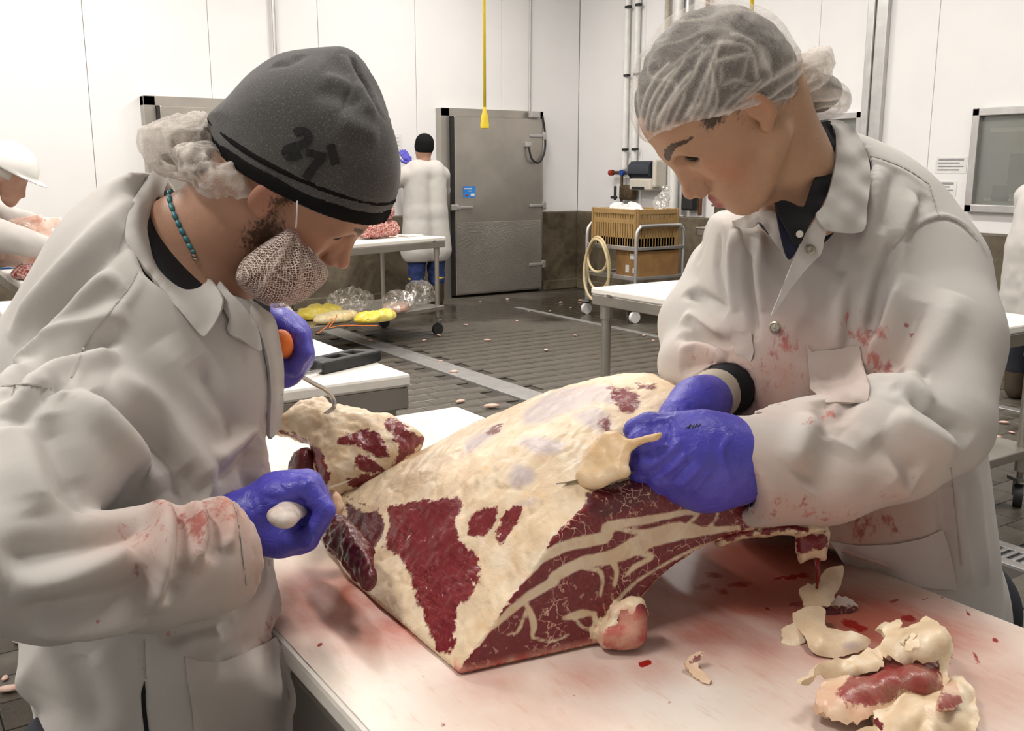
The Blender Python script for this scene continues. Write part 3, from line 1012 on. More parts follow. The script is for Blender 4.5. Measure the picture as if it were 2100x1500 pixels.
# ---------------------------------------------------------------- meat materials
def meat_material(name, yel=0.0):
    t = NT(name)
    v = t.coord()
    warp = t.noise(70, 3, .6)
    fine = t.noise(240, 3, .7)
    mus = t.attr('mus'); cut = t.attr('cut'); blu = t.attr('blue'); drk = t.attr('dark'); pnk = t.attr('pink')
    wk = t.math('SUBTRACT', 1.0, t.math('MULTIPLY', cut, .78))
    e = t.math('ADD', mus, t.math('MULTIPLY', wk, t.math('MULTIPLY', t.math('SUBTRACT', warp, .5), .020)))
    e = t.math('ADD', e, t.math('MULTIPLY', wk, t.math('MULTIPLY', t.math('SUBTRACT', fine, .5), .007)))
    ismus = t.step(e, -.0016, .0016)
    fm = t.n('Mapping'); t.link(v, fm.inputs['Vector']); fm.inputs['Rotation'].default_value = (.2, .3, -.5); fm.inputs['Scale'].default_value = (1, .62, 1)
    tear = t.noise(40, 5, .58, vec=fm.outputs[0], dist=.35)
    fat = t.mix(t.step(t.noise(16, 5, .6), .32, .68), (.72, .56, .37), (.77, .655, .49))
    fat = t.mix(t.step(tear, .34, .60), (.69, .52, .34), fat)
    fat = t.mix(t.step(t.noise(38, 4, .6, vec=fm.outputs[0]), .58, .80), fat, (.72, .46, .22))
    fat = t.mix(t.math('MULTIPLY', t.step(t.noise(22, 4, .65, dist=.8), .56, .74), .55), fat, (.58, .36, .29))
    fat = t.mix(t.math('MULTIPLY', blu, t.math('ADD', .35, t.math('MULTIPLY', t.noise(60, 4), .75))), fat, (.45, .38, .42))
    if yel:
        fat = t.mix(yel, fat, t.mix(t.step(t.noise(24, 4), .35, .7), (.74, .45, .19), (.76, .58, .36)))
    # muscle: grain and marbling
    mv = t.n('Mapping'); t.link(v, mv.inputs['Vector']); mv.inputs['Rotation'].default_value = (.5, .3, .9); mv.inputs['Scale'].default_value = (1, .16, 1)
    grain = t.noise(210, 4, .6, vec=mv.outputs[0])
    red = t.mix(t.step(grain, .3, .75), (.125, .010, .014), (.235, .030, .034))
    red = t.mix(t.step(t.noise(13, 3), .35, .7), red, (.165, .014, .017))
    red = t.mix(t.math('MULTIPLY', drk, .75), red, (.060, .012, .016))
    streak = t.math('MULTIPLY', t.step(t.noise(95, 3, .55, vec=mv.outputs[0]), .68, .76), .6)
    red = t.mix(t.math('MULTIPLY', streak, t.math('SUBTRACT', 1.0, cut)), red, (.50, .30, .26))
    vd = t.n('TexVoronoi', feature='DISTANCE_TO_EDGE'); dn = t.n('Mix', data_type='VECTOR')
    nz = t.n('TexNoise'); nz.inputs['Scale'].default_value = 30; nz.inputs['Detail'].default_value = 4; t.link(v, nz.inputs['Vector'])
    dn.inputs[0].default_value = .05; t.link(v, dn.inputs[4]); t.link(nz.outputs['Color'], dn.inputs[5])
    t.link(dn.outputs[1], vd.inputs['Vector']); vd.inputs['Scale'].default_value = 66
    marb = t.math('MULTIPLY', t.math('SUBTRACT', 1.0, t.step(vd.outputs['Distance'], .008, .04)), t.step(t.noise(20, 3), .47, .58))
    speck = t.step(t.noise(130, 2, .5), .64, .70)
    marb = t.math('MAXIMUM', marb, t.math('MULTIPLY', speck, .5))
    marb = t.math('MULTIPLY', marb, t.attr('marb'))
    red = t.mix(marb, red, (.66, .40, .30))
    col = t.mix(ismus, fat, red)
    col = t.mix(pnk, col, t.mix(t.step(t.noise(40, 4), .35, .65), (.55, .10, .085), (.68, .36, .26)))
    bl = t.attr('blood')
    col = t.mix(t.step(t.math('ADD', bl, t.math('MULTIPLY', t.math('SUBTRACT', fine, .5), .5)), .35, .7), col, (.28, .012, .014))
    h = t.math('ADD', t.math('MULTIPLY', tear, 1.1), t.math('MULTIPLY', grain, t.math('MULTIPLY', ismus, .4)))
    t.set(color=col, rough=t.mix(ismus, (.40, .40, .40), (.27, .27, .27)), spec=.5, sss=.0, normal=t.bump(h, .42, .005))
    return t.m
meat_material('beef')
meat_material('beef_yellow', .7)
t = NT('board_used')
bl = t.attr('blood'); pk = t.attr('pink')
n1 = t.noise(40, 5, .7, vec=t.coord('Object', (1, .35, 1))); n2 = t.noise(7, 5, .65)
n3 = t.noise(160, 4, .7, vec=t.coord('Object', (.6, .12, 1)))
base = t.mix(t.step(n2, .35, .7), (.80, .745, .67), (.74, .66, .56))
base = t.mix(t.math('MULTIPLY', t.step(n3, .52, .70), .40), base, (.62, .40, .28))
pf = t.math('MULTIPLY', pk, t.math('ADD', .70, t.math('MULTIPLY', n1, 1.1)))
base = t.mix(t.math('MINIMUM', t.math('MULTIPLY', pf, 1.15), .94), base, (.40, .088, .052))
bf = t.step(t.math('ADD', bl, t.math('MULTIPLY', t.math('SUBTRACT', n1, .5), .9)), .42, .62)
base = t.mix(bf, base, (.30, .012, .010))
t.set(color=base, rough=t.mix(bf, (.30, .30, .30), (.12, .12, .12)), normal=t.bump(n3, .10, .001))
simple('knife_steel', (.62, .61, .60), (.5, .49, .48), 30, .22, .9)
simple('knife_handle', (.70, .64, .58), (.52, .40, .34), 60, .5, bump=(120, .2))

# ---------------------------------------------------------------- the near cutting table
TB = .90
NX0, NX1, NY0, NY1 = .343, 1.078, -.75, 1.833
ct = thing('cutting_table', ((NX0 + NX1) / 2, (NY0 + NY1) / 2, 0), 'steel cutting table with blood stained white board under the beef', 'table')
hx, st = [], .009
gx = np.arange(NX0 + .006, NX1 - .005, st); gy = np.arange(NY0 + .006, NY1 - .005, st)
GX, GY = np.meshgrid(gx, gy, indexing='ij')
TV = np.stack([GX.ravel(), GY.ravel(), np.full(GX.size, TB)], 1)
nx_, ny_ = GX.shape
I = np.arange(nx_ * ny_).reshape(nx_, ny_)
TQ = np.stack([I[:-1, :-1].ravel(), I[1:, :-1].ravel(), I[1:, 1:].ravel(), I[:-1, 1:].ravel()], 1)
bpx, bpy_, bd = PJ(toL(TV))
def blot(lst, V):
    out = np.zeros(len(V))
    for (x, y, r, amp, *st_) in lst:
        c = onz(x, y, TB)
        q = V[:, :2] - c[:2]
        if st_:
            ang, asp = math.radians(st_[0]), st_[1]
            u = q[:, 0] * math.cos(ang) + q[:, 1] * math.sin(ang); w = -q[:, 0] * math.sin(ang) + q[:, 1] * math.cos(ang)
            q = np.stack([u / asp, w], 1)
        out = np.maximum(out, amp * np.exp(-(q ** 2).sum(1) / r ** 2))
    return out
# (picture x, y, radius m, strength, direction deg, stretch)
BL = [(1460, 1180, .020, .75), (1440, 1205, .018, .7), (1480, 1215, .014, .65), (1510, 1200, .016, .6, -20, 2.5), (1620, 1185, .007, 1, -25, 5), (1650, 1178, .006, .8, -25, 4), (1745, 1280, .012, 1.0), (1765, 1290, .010, .9), (1720, 1245, .016, 1.1, 0, 2),
      (1865, 1268, .010, .9, 0, 1.5), (1600, 1265, .008, .9), (1575, 1250, .007, .8), (1640, 1240, .008, .9, -20, 3), (1940, 1330, .006, .9, 40, 7), (2000, 1350, .005, .8, 40, 5), (1830, 1232, .005, .8, -10, 4), (1890, 1228, .005, .8, -10, 3), (1318, 1362, .006, 1.1), (1332, 1358, .004, 1.1), (655, 1322, .004, 1.1),
      (2040, 1312, .004, .9, 30, 3), (1985, 1258, .004, .8, 35, 5), (2015, 1262, .003, .9, 35, 4), (905, 1485, .008, .7), (870, 1390, .006, .6), (1500, 1260, .005, .7), (1440, 1325, .004, .7, -20, 3), (2060, 1440, .004, .6, 45, 9), (990, 1420, .004, .6), (1090, 1450, .003, .6),
      (1180, 1425, .004, .6, 20, 3), (1260, 1470, .003, .6), (1380, 1440, .003, .6, -20, 4), (1850, 1180, .006, .7, 10, 3), (1930, 1225, .004, .7, 30, 4)]
PKL = [(1560, 1160, .12, .9), (1450, 1290, .10, .55), (1690, 1330, .09, .45), (1500, 1200, .11, .98), (1620, 1230, .10, .85), (1400, 1170, .08, .8), (1780, 1270, .12, .75), (1900, 1290, .09, .6), (1560, 1330, .08, .45), (2000, 1400, .12, .35), (700, 1230, .12, .62), (640, 1200, .07, .6), (800, 1290, .08, .62), (760, 1240, .06, .62), (1000, 1400, .07, .35), (1200, 1390, .06, .40), (1330, 1370, .05, .35), (1700, 1420, .12, .22), (1100, 1440, .12, .24), (1650, 1150, .08, .7), (1850, 1400, .10, .35)]
board = mesh_obj('cutting_board', TV, TQ, 'board_used', ct, True, attrs=dict(blood=blot(BL, TV), pink=np.clip(blot(PKL, TV), 0, 1)))
MB().box(((NX0 + NX1) / 2, (NY0 + NY1) / 2, TB - .0142), (NX1 - NX0, NY1 - NY0, .026), bev=.006).build('board_slab', 'board_white', ct)
fr = MB()
for s_ in (0, 1):
    fr.box(((NX0 + .016, NX1 - .016)[s_], (NY0 + NY1) / 2, TB - .083), (.03, NY1 - NY0 - .004, .11), bev=.004)
    fr.box(((NX0 + NX1) / 2, (NY0 + .017, NY1 - .017)[s_], TB - .083), (NX1 - NX0 - .03, .03, .11), bev=.004)
fr.build('frame', 'steel_dark', ct)
for x in (NX0 + .07, NX1 - .07):
    for y in (NY0 + .1, NY1 - .1):
        MB().cyl((x, y, 0), (x, y, TB - .03), .026, 16).build('leg', 'steel', ct, True, 40)
MB().box(((NX0 + NX1) / 2, (NY0 + NY1) / 2, .28), (NX1 - NX0 - .06, NY1 - NY0 - .12, .03), bev=.006).build('shelf', 'board_white', ct)
MB().box((NX0 - .004, .80, TB - .045), (.016, .05, .03), bev=.004).build('board_clip', 'steel', ct)

# ---------------------------------------------------------------- the beef
C3 = lambda l: [(540 + x / 2.307, 760 + y / 2.307) for x, y in l]
C4 = lambda l: [(1050 + x / 2.239, 740 + y / 2.239) for x, y in l]
tip = np.array([-.056, .931, TB])
ce = np.array([.917, .399, 0.0]); cm = np.array([.392, -.900, .17]); cm /= np.linalg.norm(cm)
RZ = lambda a: np.array([[math.cos(a), -math.sin(a), 0], [math.sin(a), math.cos(a), 0], [0, 0, 1]])
B = Field((-.45, .86, TB - .012), (.56, 1.76, TB + .34), .0034)
B.ell((.075, 1.26, TB + .05), (.285, .30, .175), .03)
B.ell((.168, 1.33, TB + .06), (.215, .25, .170), .06)
B.ell((-.06, 1.13, TB + .05), (.20, .235, .15), .05)
B.ell((-.175, 1.30, TB + .06), (.13, .14, .07), .06)
B.ell((.30, 1.20, TB + .09), (.17, .22, .085), .05)
B.ell((-.035, 1.0, TB + .03), (.12, .13, .09), .05)
# plate of ribs arching to the right
B.chain([(np.array([.16, 1.08, TB + .13]), .035), (np.array([.28, 1.14, TB + .125]), .03), (np.array([.385, 1.18, TB + .085]), .026)], .03, sq=None)
B.rc((.30, 1.25, TB + .12), (.42, 1.28, TB + .075), .05, .035, .05)
# hollow inside the ribs
B.rc((.30, .95, TB - .012), (.33, 1.42, TB + .005), .185, .16, .012, 's', sq=((0, 0, 1), .60))
B.half((.01, 1.42, TB + .180), (-.43, .06, .9), .05)
B.half(tip + np.array([-.004, -.004, 0]), (-.0493, -.0319, .0573), .035)
B.half(tip + cm * .004, cm, .004)
B.half(tip + ce * .432, ce, .01)
# backbone stump
B.rc((.106, .985, TB + .018), (.130, .985, TB + .019), .017, .017, .008)
B.rc((.124, .995, TB + .038), (.138, .992, TB + .046), .015, .011, .008)
B.rc((.138, .985, TB + .018), (.139, .985, TB + .042), .010, .010, .006)
B.rc((.122, .960, TB + .056), (.126, .960, TB + .040), .007, .006, .004, 's')
B.half((0, 0, TB + .0015), (0, 0, -1), .004)
V, Q = B.mesh()
bf_ = Surf(V, Q)
N0 = bf_.N
cut = np.clip(((V - tip) @ cm + .012) / .006, 0, 1) * (N0 @ cm > .6)
Vr = V @ RZ(-.5); ntop = hash_noise(V * 22, 3) * .55 + hash_noise(Vr * np.array([70, 26, 60]), 4) * .40 + hash_noise(Vr * np.array([150, 60, 130]), 5) * .18
rid = np.abs(hash_noise(V * 34, 9))
stump = np.exp(-((V - np.array([.12, .975, TB + .035])) ** 2).sum(1) / .045 ** 2)
disp = (ntop * (.0050 + .006 * stump) - np.clip(.10 - rid, 0, 1) * .012) * (1 - cut * .85) * np.clip((V[:, 2] - TB) / .012, 0, 1)
bf_.V = V + N0 * disp[:, None]
bf_.finish(0)
OUT_M = [C3([(590, 650), (740, 620), (850, 605), (950, 610), (905, 700), (925, 790), (1010, 880), (1025, 960), (1000, 1050), (920, 1110), (905, 1230), (890, 1330), (840, 1330), (790, 1250), (740, 1120), (715, 1060), (700, 970), (660, 895), (590, 850), (585, 760)]),
         C3([(965, 725), (1010, 660), (1080, 650), (1120, 680), (1060, 760), (985, 790)]), C3([(1110, 770), (1150, 660), (1230, 645), (1180, 750), (1130, 810), (1100, 790)]),
         C4([(440, 120), (540, 130), (585, 170), (560, 230), (510, 245), (470, 190)]), C4([(330, 620), (440, 570), (620, 560), (720, 590), (540, 660), (440, 700), (370, 690)]),
         C4([(390, 300), (440, 250), (455, 300), (440, 330)]), C4([(640, 260), (700, 250), (740, 270), (640, 290)]), C3([(370, 590), (470, 640), (560, 660), (590, 700), (570, 820), (500, 880), (440, 820), (380, 720)]),
         C3([(1040, 295), (1090, 265), (1130, 258), (1110, 295), (1060, 300)]), C4([(570, 110), (640, 110), (660, 130), (600, 135)])]
BLU = [C3([(945, 400), (960, 330), (1080, 265), (1130, 255), (1110, 300), (1060, 340), (1000, 380)]), C3([(1190, 340), (1240, 310), (1330, 310), (1420, 350), (1400, 390), (1300, 400)]), C3([(1160, 490), (1200, 440), (1290, 480), (1270, 540), (1180, 560), (1150, 520)]),
       C4([(50, 230), (180, 140), (330, 110), (440, 110), (470, 200), (380, 200), (270, 240), (130, 290), (50, 290)]), C4([(270, 250), (370, 210), (440, 240), (460, 310), (410, 330), (330, 300)]), C4([(20, 370), (140, 350), (240, 370), (240, 410), (150, 420)]), C3([(1180, 640), (1280, 600), (1290, 625), (1210, 650)])]
FST = [(C3([(930, 1290), (1010, 1190), (1110, 1090), (1250, 960), (1330, 880), (1450, 825), (1615, 790)]) + C4([(450, 762), (640, 728), (800, 697), (1000, 668)]), [5, 7, 7, 9, 10, 12, 12, 11, 8, 6, 7]),
       (C3([(1060, 1230), (1110, 1190), (1240, 1080), (1370, 1000)]) + C4([(200, 990), (330, 925), (450, 905), (560, 855), (640, 822), (760, 800), (900, 782), (1040, 768)]), [5, 6, 9, 10, 11, 12, 14, 18, 16, 12, 8, 5]),
       (C4([(330, 955), (395, 965), (415, 1010), (405, 1080)]), [4, 5, 4, 2]), (C4([(440, 905), (480, 960), (470, 1030)]), [5, 6, 3]), (C4([(560, 880), (640, 900), (560, 950), (520, 990)]), [5, 5, 5, 3]),
       (C4([(55, 1105), (80, 1150), (100, 1215), (92, 1270)]), [4, 6, 7, 3]), (C4([(235, 1185), (310, 1165), (380, 1160)]), [4, 9, 4]), (C4([(290, 1190), (350, 1235), (430, 1180), (470, 1120)]), [3, 3, 4, 5]),
       (C4([(470, 1115), (560, 1025), (700, 935), (860, 858), (1000, 822), (1150, 803), (1290, 800)]), [4, 3, 3, 3, 3, 3, 3]), (C4([(90, 1270), (180, 1290), (260, 1260)]), [3, 2, 2]), (C4([(-20, 1260), (30, 1240), (70, 1130)]), [2, 3, 3]),
       (C3([(930, 1330), (1000, 1300), (1060, 1240)]), [6, 7, 4]), (C3([(905, 1250), (950, 1290)]), [5, 6]), (C4([(740, 790), (820, 740), (860, 700)]), [6, 3, 2]), (C4([(900, 775), (930, 735), (945, 700)]), [4, 2, 2]), (C4([(380, 1180), (400, 1290), (330, 1350)]), [6, 9, 10]),
       (C4([(0, 1380), (180, 1380), (370, 1350)]), [5, 5, 7]), (C4([(140, 920), (230, 870), (330, 815)]), [4, 6, 7]), (C4([(430, 760), (600, 790), (700, 770)]), [4, 6, 8]), (C4([(660, 790), (760, 765), (880, 775)]), [9, 10, 5])]
STRI = [C3(q) for q in ([(745, 760), (765, 690), (790, 640)], [(690, 700), (715, 650)], [(720, 780), (740, 715)], [(800, 1110), (790, 1010), (800, 930)], [(830, 1130), (822, 1040), (828, 960)], [(855, 1180), (850, 1090), (850, 1000)], [(775, 1060), (768, 990)], [(880, 1220), (872, 1130)], [(870, 1010), (960, 940), (1000, 1030)], [(850, 860), (930, 940), (1010, 1010)], [(760, 830), (770, 780)], [(800, 790), (830, 740)], [(640, 880), (680, 800), (700, 770)], [(905, 1150), (880, 1060)], [(1160, 790), (1180, 700)], [(1010, 760), (1060, 680)])]
def muscle_attrs(s):
    fr_ = s.front()
    mus = np.full(len(s.V), -.03)
    for p in OUT_M:
        mus = np.maximum(mus, s.poly_px(p))
    blue = np.zeros(len(s.V))
    for p in BLU:
        blue = np.maximum(blue, np.clip(s.poly_px(p) / .008 + .3, 0, 1))
    face = cut > .5
    # the cut face is lean with bands of fat
    d = np.full(len(s.V), 1e3)
    fp = np.stack([s.px, s.py], 1)
    for pts, wd in FST:
        c = crv(np.hstack([np.array(pts), np.array(wd, float)[:, None]]), 4)
        for a, b in zip(c[:-1], c[1:]):
            e = b[:2] - a[:2]; q = fp[face] - a[:2]
            t_ = np.clip((q @ e) / (e @ e + 1e-9), 0, 1)
            dd_ = np.linalg.norm(q - t_[:, None] * e, axis=1) - (a[2] + (b[2] - a[2]) * t_)
            d[face] = np.minimum(d[face], dd_)
    lean = np.clip(d / 1500.0, -.03, .03)
    ds = np.full(len(s.V), 1e3); reg = (s.px > 780) & (s.px < 1080) & (s.py > 1000) & (s.py < 1360) & ~face
    for pts in STRI:
        c = crv(pts, 4)
        for a, b in zip(c[:-1], c[1:]):
            e = b - a; q = fp[reg] - a; t_ = np.clip((q @ e) / (e @ e + 1e-9), 0, 1)
            ds[reg] = np.minimum(ds[reg], np.linalg.norm(q - t_[:, None] * e, axis=1))
    mus = np.where(ds < 60, np.minimum(mus, (ds - 1.2) / 500.0 + .0035), mus)
    mus = np.where(face, lean, np.where(fr_, mus, -.03))
    under = (s.V[:, 2] < TB + .10) & ~face & (s.V[:, 0] > .13) & (s.N[:, 2] < .2)
    mus = np.where(under, -.03, mus)
    lumpy = s.poly_px(OUT_M[7]) > 0
    mus = np.where(lumpy, mus - .006, mus)
    back = ~fr_ & ~under & ~face
    mus = np.where(back, hash_noise(s.V * 9, 21) * .03 - .01, mus)
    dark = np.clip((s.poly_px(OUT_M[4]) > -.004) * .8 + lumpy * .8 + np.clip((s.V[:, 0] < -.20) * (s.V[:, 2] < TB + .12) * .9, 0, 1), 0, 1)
    bone = np.clip(1 - np.linalg.norm((s.V - np.array([.126, .96, TB + .024])) / np.array([.040, .05, .036]), axis=1), 0, .35) / .35
    bone = bone * (s.px > 1225)
    pink = np.maximum(np.clip(bone, 0, 1) * .85 * (hash_noise(s.V * 60, 17) > -.35), np.clip((TB + .012 - s.V[:, 2]) / .008, 0, 1) * (s.px > 930))
    pink = np.maximum(pink, under * .75)
    marb = np.clip(np.where(face, 1.0, .12), 0, 1)
    blood = np.clip((TB + .008 - s.V[:, 2]) / .008, 0, 1) * face
    return dict(mus=mus, cut=cut, blue=blue * ~face, dark=dark, pink=pink, marb=marb, blood=blood)
at_ = muscle_attrs(bf_)
mloc = toW(np.array([.08, 1.25, TB]))
beef = thing('beef_forequarter', mloc, 'large raw beef forequarter with creamy fat and a red rib cut face', 'meat')
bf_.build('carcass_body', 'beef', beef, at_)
# raised neck flap held up by the hook
def meat_slab(name, outline, d0, H, Wd, parent, step, mus_px, tilt=None, noise=.006, dark=0.0, k=.01, pink=0.0, blue_px=(), res=.0034, seed=31, cx=4, rough=1.0, mat='beef'):
    c = crv(list(outline) + [outline[0]], cx)[:-1]
    dep = d0 if callable(d0) else (lambda x, y: d0)
    pts3 = np.array([P(x, y, dep(x, y)) for x, y in c])
    org = pts3.mean(0)
    u, s__, vt_ = np.linalg.svd(pts3 - org)
    az = vt_[2]; ax = vt_[0]; ay = np.cross(az, ax)
    p2 = np.stack([(pts3 - org) @ ax, (pts3 - org) @ ay], 1)
    lo, hi = pts3.min(0) - H - .03, pts3.max(0) + H + .03
    f = Field(lo, hi, res)
    f.slab(p2, org, ax, ay, H, Wd, k)
    V, Q = f.mesh()
    s = Surf(V, Q)
    n_ = hash_noise(V * 30, seed) * .6 + hash_noise(V * 75, seed + 1) * .4 + hash_noise(V * 150, seed + 2) * .2 * rough
    s.V = V + s.N * (n_ * noise)[:, None]
    s.finish(0)
    fr_ = s.front()
    mus = np.full(len(V), -.03)
    for p in mus_px:
        mus = np.maximum(mus, s.poly_px(p))
    mus = np.where(fr_, mus, hash_noise(V * 14, seed + 5) * .03)
    bl_ = np.zeros(len(V))
    for p in blue_px:
        bl_ = np.maximum(bl_, np.clip(s.poly_px(p) / .008 + .3, 0, 1))
    z = np.zeros(len(V))
    o = s.build(name, mat, parent, dict(mus=mus, cut=z, blue=bl_, dark=z + dark, pink=z + pink, marb=z + .15, blood=z))
    return s, o
meat_slab('neck_flap', C3([(35, 285), (110, 205), (180, 150), (290, 142), (330, 175), (440, 190), (520, 215), (610, 225), (690, 280), (765, 318), (735, 385), (690, 450), (560, 515), (420, 555), (300, 575), (255, 480), (235, 410), (200, 345), (120, 310), (60, 300)]),
          lambda x, y: 1.47 - (y - 900) * .0006, .035, .05, beef, .003,
          [C3([(340, 330), (440, 285), (530, 290), (590, 370), (590, 410), (520, 400), (430, 350), (360, 345)]), C3([(430, 410), (490, 405), (570, 460), (570, 485), (490, 475), (430, 455)]), C3([(590, 225), (650, 250), (720, 300), (760, 320), (720, 380), (640, 450), (610, 450), (640, 380), (600, 300), (575, 260)]), C3([(60, 285), (150, 300), (240, 360), (300, 440), (310, 520), (285, 560), (250, 480), (230, 400), (190, 345), (110, 310)]), C3([(400, 520), (480, 490), (560, 490), (600, 480), (520, 530), (420, 550)])], noise=.007)
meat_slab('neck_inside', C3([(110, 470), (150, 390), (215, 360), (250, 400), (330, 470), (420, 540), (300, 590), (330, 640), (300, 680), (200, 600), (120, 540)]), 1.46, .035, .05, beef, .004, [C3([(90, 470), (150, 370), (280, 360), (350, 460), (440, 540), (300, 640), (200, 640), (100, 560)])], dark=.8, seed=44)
meat_slab('neck_trim', C3([(300, 570), (350, 580), (380, 640), (370, 720), (430, 800), (410, 840), (370, 830), (330, 760), (310, 660)]), 1.27, .02, .02, beef, .004, [], noise=.006, seed=52, pink=.25)
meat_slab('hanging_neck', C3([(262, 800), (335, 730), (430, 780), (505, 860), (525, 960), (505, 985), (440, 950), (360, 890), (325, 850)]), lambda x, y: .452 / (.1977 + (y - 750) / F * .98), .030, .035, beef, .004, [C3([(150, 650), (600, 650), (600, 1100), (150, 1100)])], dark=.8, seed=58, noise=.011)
# piece of fat being lifted off by the gloved hand
meat_slab('fat_flap', C4([(278, 535), (325, 445), (400, 380), (480, 332), (560, 345), (668, 308), (670, 348), (610, 380), (560, 420), (550, 470), (560, 520), (545, 545), (440, 560), (340, 572)]), lambda x, y: (bf_.d[bf_.at(x, y)] - .010) * (1 - min(max((x - 1180) / 160, 0), 1)) + 1.058 * min(max((x - 1180) / 160, 0), 1), .007, .012, beef, .003, [], noise=.005, seed=61, k=.004, mat='beef_yellow')
# ragged end of the rib plate with a drip
PE = lambda l, d=1.18: [(a, b) for a, b in l]
meat_slab('plate_end', [(1632, 1092), (1695, 1080), (1700, 1110), (1694, 1150), (1660, 1148), (1640, 1158), (1632, 1130)], 1.175, .016, .02, beef, .003, [[(1630, 1105), (1692, 1092), (1694, 1120), (1640, 1135)]], noise=.004, seed=71, res=.0026)
meat_slab('plate_edge', [(1470, 1092), (1520, 1080), (1600, 1072), (1652, 1078), (1652, 1100), (1600, 1099), (1540, 1104), (1470, 1122)], 1.168, .014, .014, beef, .003, [[(1460, 1096), (1600, 1078), (1660, 1082), (1660, 1092), (1600, 1090), (1460, 1112)]], noise=.003, seed=77, res=.0026)
meat_slab('plate_fat', [(1625, 1085), (1660, 1066), (1698, 1075), (1700, 1092), (1668, 1100), (1638, 1106)], 1.172, .012, .014, beef, .003, [], noise=.006, seed=74, res=.0026)
MB().tube(toW(np.array([P(1676, 1145, 1.17), P(1678, 1175, 1.17), P(1675, 1208, 1.168)])), [.0035, .0022, .0016], 8).build('blood_drip', simple('blood_wet', (.22, .008, .008), None, 30, .12), beef, True)
# ---------------------------------------------------------------- cloth, skin, gloves, nets
def cloth(name, c1, c2, fine=900, soil=True, bumpd=.0006):
    t = NT(name)
    n1 = t.noise(5, 4); n2 = t.noise(fine, 2)
    col = t.mix(t.step(n1, .3, .7), c1, c2)
    if soil:
        sp = t.noise(95, 6, .72, vec=t.coord('Object', (1, 1, .5)), dist=.5); bl = t.attr('blood'); pk = t.attr('pink')
        col = t.mix(t.math('MULTIPLY', pk, t.math('ADD', .40, t.math('MULTIPLY', t.noise(24, 4), .85))), col, (.50, .235, .165))
        f = t.step(t.math('ADD', bl, t.math('MULTIPLY', t.math('SUBTRACT', sp, .5), 2.6)), .46, .95)
        col = t.mix(t.math('MULTIPLY', f, .72), col, t.mix(t.step(t.noise(30, 3), .4, .65), (.42, .085, .06), (.25, .018, .018)))
    t.set(color=col, rough=.85, spec=.25, normal=t.bump(n2, .25, bumpd))
    return t.m
cloth('coat_cloth', (.545, .522, .495), (.51, .488, .462))
cloth('coat_inside', (.40, .36, .33), (.34, .30, .28), soil=False)
simple('seam_thread', (.44, .415, .385), None, 50, .9)
cloth('black_knit', (.010, .010, .012), (.016, .016, .018), 500, False)
cloth('navy_cloth', (.012, .015, .032), (.018, .020, .04), 500, False)
cloth('jeans', (.03, .05, .16), (.02, .035, .11), 300, False)
cloth('trousers_dark', (.02, .022, .03), (.028, .03, .04), 300, False)
simple('boot_rubber', (.05, .035, .022), (.07, .05, .03), 10, .45)
simple('snap_metal', (.45, .41, .34), (.3, .27, .22), 60, .35, .8)
t = NT('cap_grey')
n1 = t.noise(700, 2, .7); n2 = t.noise(1500, 2)
t.set(color=t.mix(t.step(n1, .52, .72), (.072, .070, .068), (.19, .185, .18)), rough=.95, spec=.1, sheen=.25, normal=t.bump(n2, .5, .001))
t = NT('cap_black')
t.set(color=t.mix(t.noise(600, 2), (.006, .006, .006), (.016, .016, .016)), rough=.95, spec=.1, normal=t.bump(t.noise(1500, 2), .5, .001))
simple('print_black', (.004, .004, .004), None, 50, .7)
t = NT('glove')
w = t.noise(60, 4, .6, dist=1.6); f = t.noise(500, 2)
t.set(color=t.mix(t.step(t.noise(18, 3), .3, .7), (.058, .050, .40), (.085, .075, .52)), rough=.38, spec=.5, normal=t.bump(t.math('ADD', t.math('MULTIPLY', w, 1.0), t.math('MULTIPLY', f, .06)), .55, .004))
def skin(name, base, red, dark):
    t = NT(name)
    n1 = t.noise(45, 4, .6); n2 = t.noise(700, 2)
    col = t.mix(t.step(n1, .3, .75), base, tuple(b * .9 for b in base))
    col = t.mix(t.math('MULTIPLY', t.attr('blush'), .75), col, red)
    col = t.mix(t.attr('lip'), col, (.36, .10, .095))
    st = t.noise(260, 3, .7, vec=t.coord('Object', (1, 1, .4)))
    col = t.mix(t.step(t.math('ADD', t.attr('hairy'), t.math('MULTIPLY', t.math('SUBTRACT', st, .5), 1.3)), .35, .8), col, dark)
    fr_ = t.voro(95)
    col = t.mix(t.math('MULTIPLY', t.math('SUBTRACT', 1.0, t.step(fr_, .05, .13)), .35), col, (.22, .10, .06))
    t.set(color=col, rough=.48, spec=.4, sss=.06, normal=t.bump(t.math('ADD', n2, t.noise(160, 3)), .22, .0008))
    t.b.inputs['Subsurface Radius'].default_value = (.012, .005, .003)
    return t.m
skin('skin_man', (.42, .23, .15), (.42, .16, .11), (.055, .028, .014))
skin('skin_woman', (.53, .315, .195), (.54, .24, .135), (.07, .045, .03))
simple('skin_plain', (.40, .22, .15), None, 20, .5)
simple('eye_white', (.62, .58, .55), None, 20, .2)
simple('lash', (.008, .006, .005), None, 20, .6)
def hairmat(name, c1, c2):
    t = NT(name)
    n = t.noise(220, 4, .7, vec=t.coord('Object', (1, .25, .5)))
    t.set(color=t.mix(t.step(n, .3, .7), c1, c2), rough=.5, normal=t.bump(n, .6, .003))
    return t.m
hairmat('hair_man', (.045, .030, .018), (.16, .115, .07))
hairmat('hair_woman', (.030, .026, .022), (.115, .098, .08))
hairmat('beard_hair', (.13, .075, .048), (.27, .165, .11))
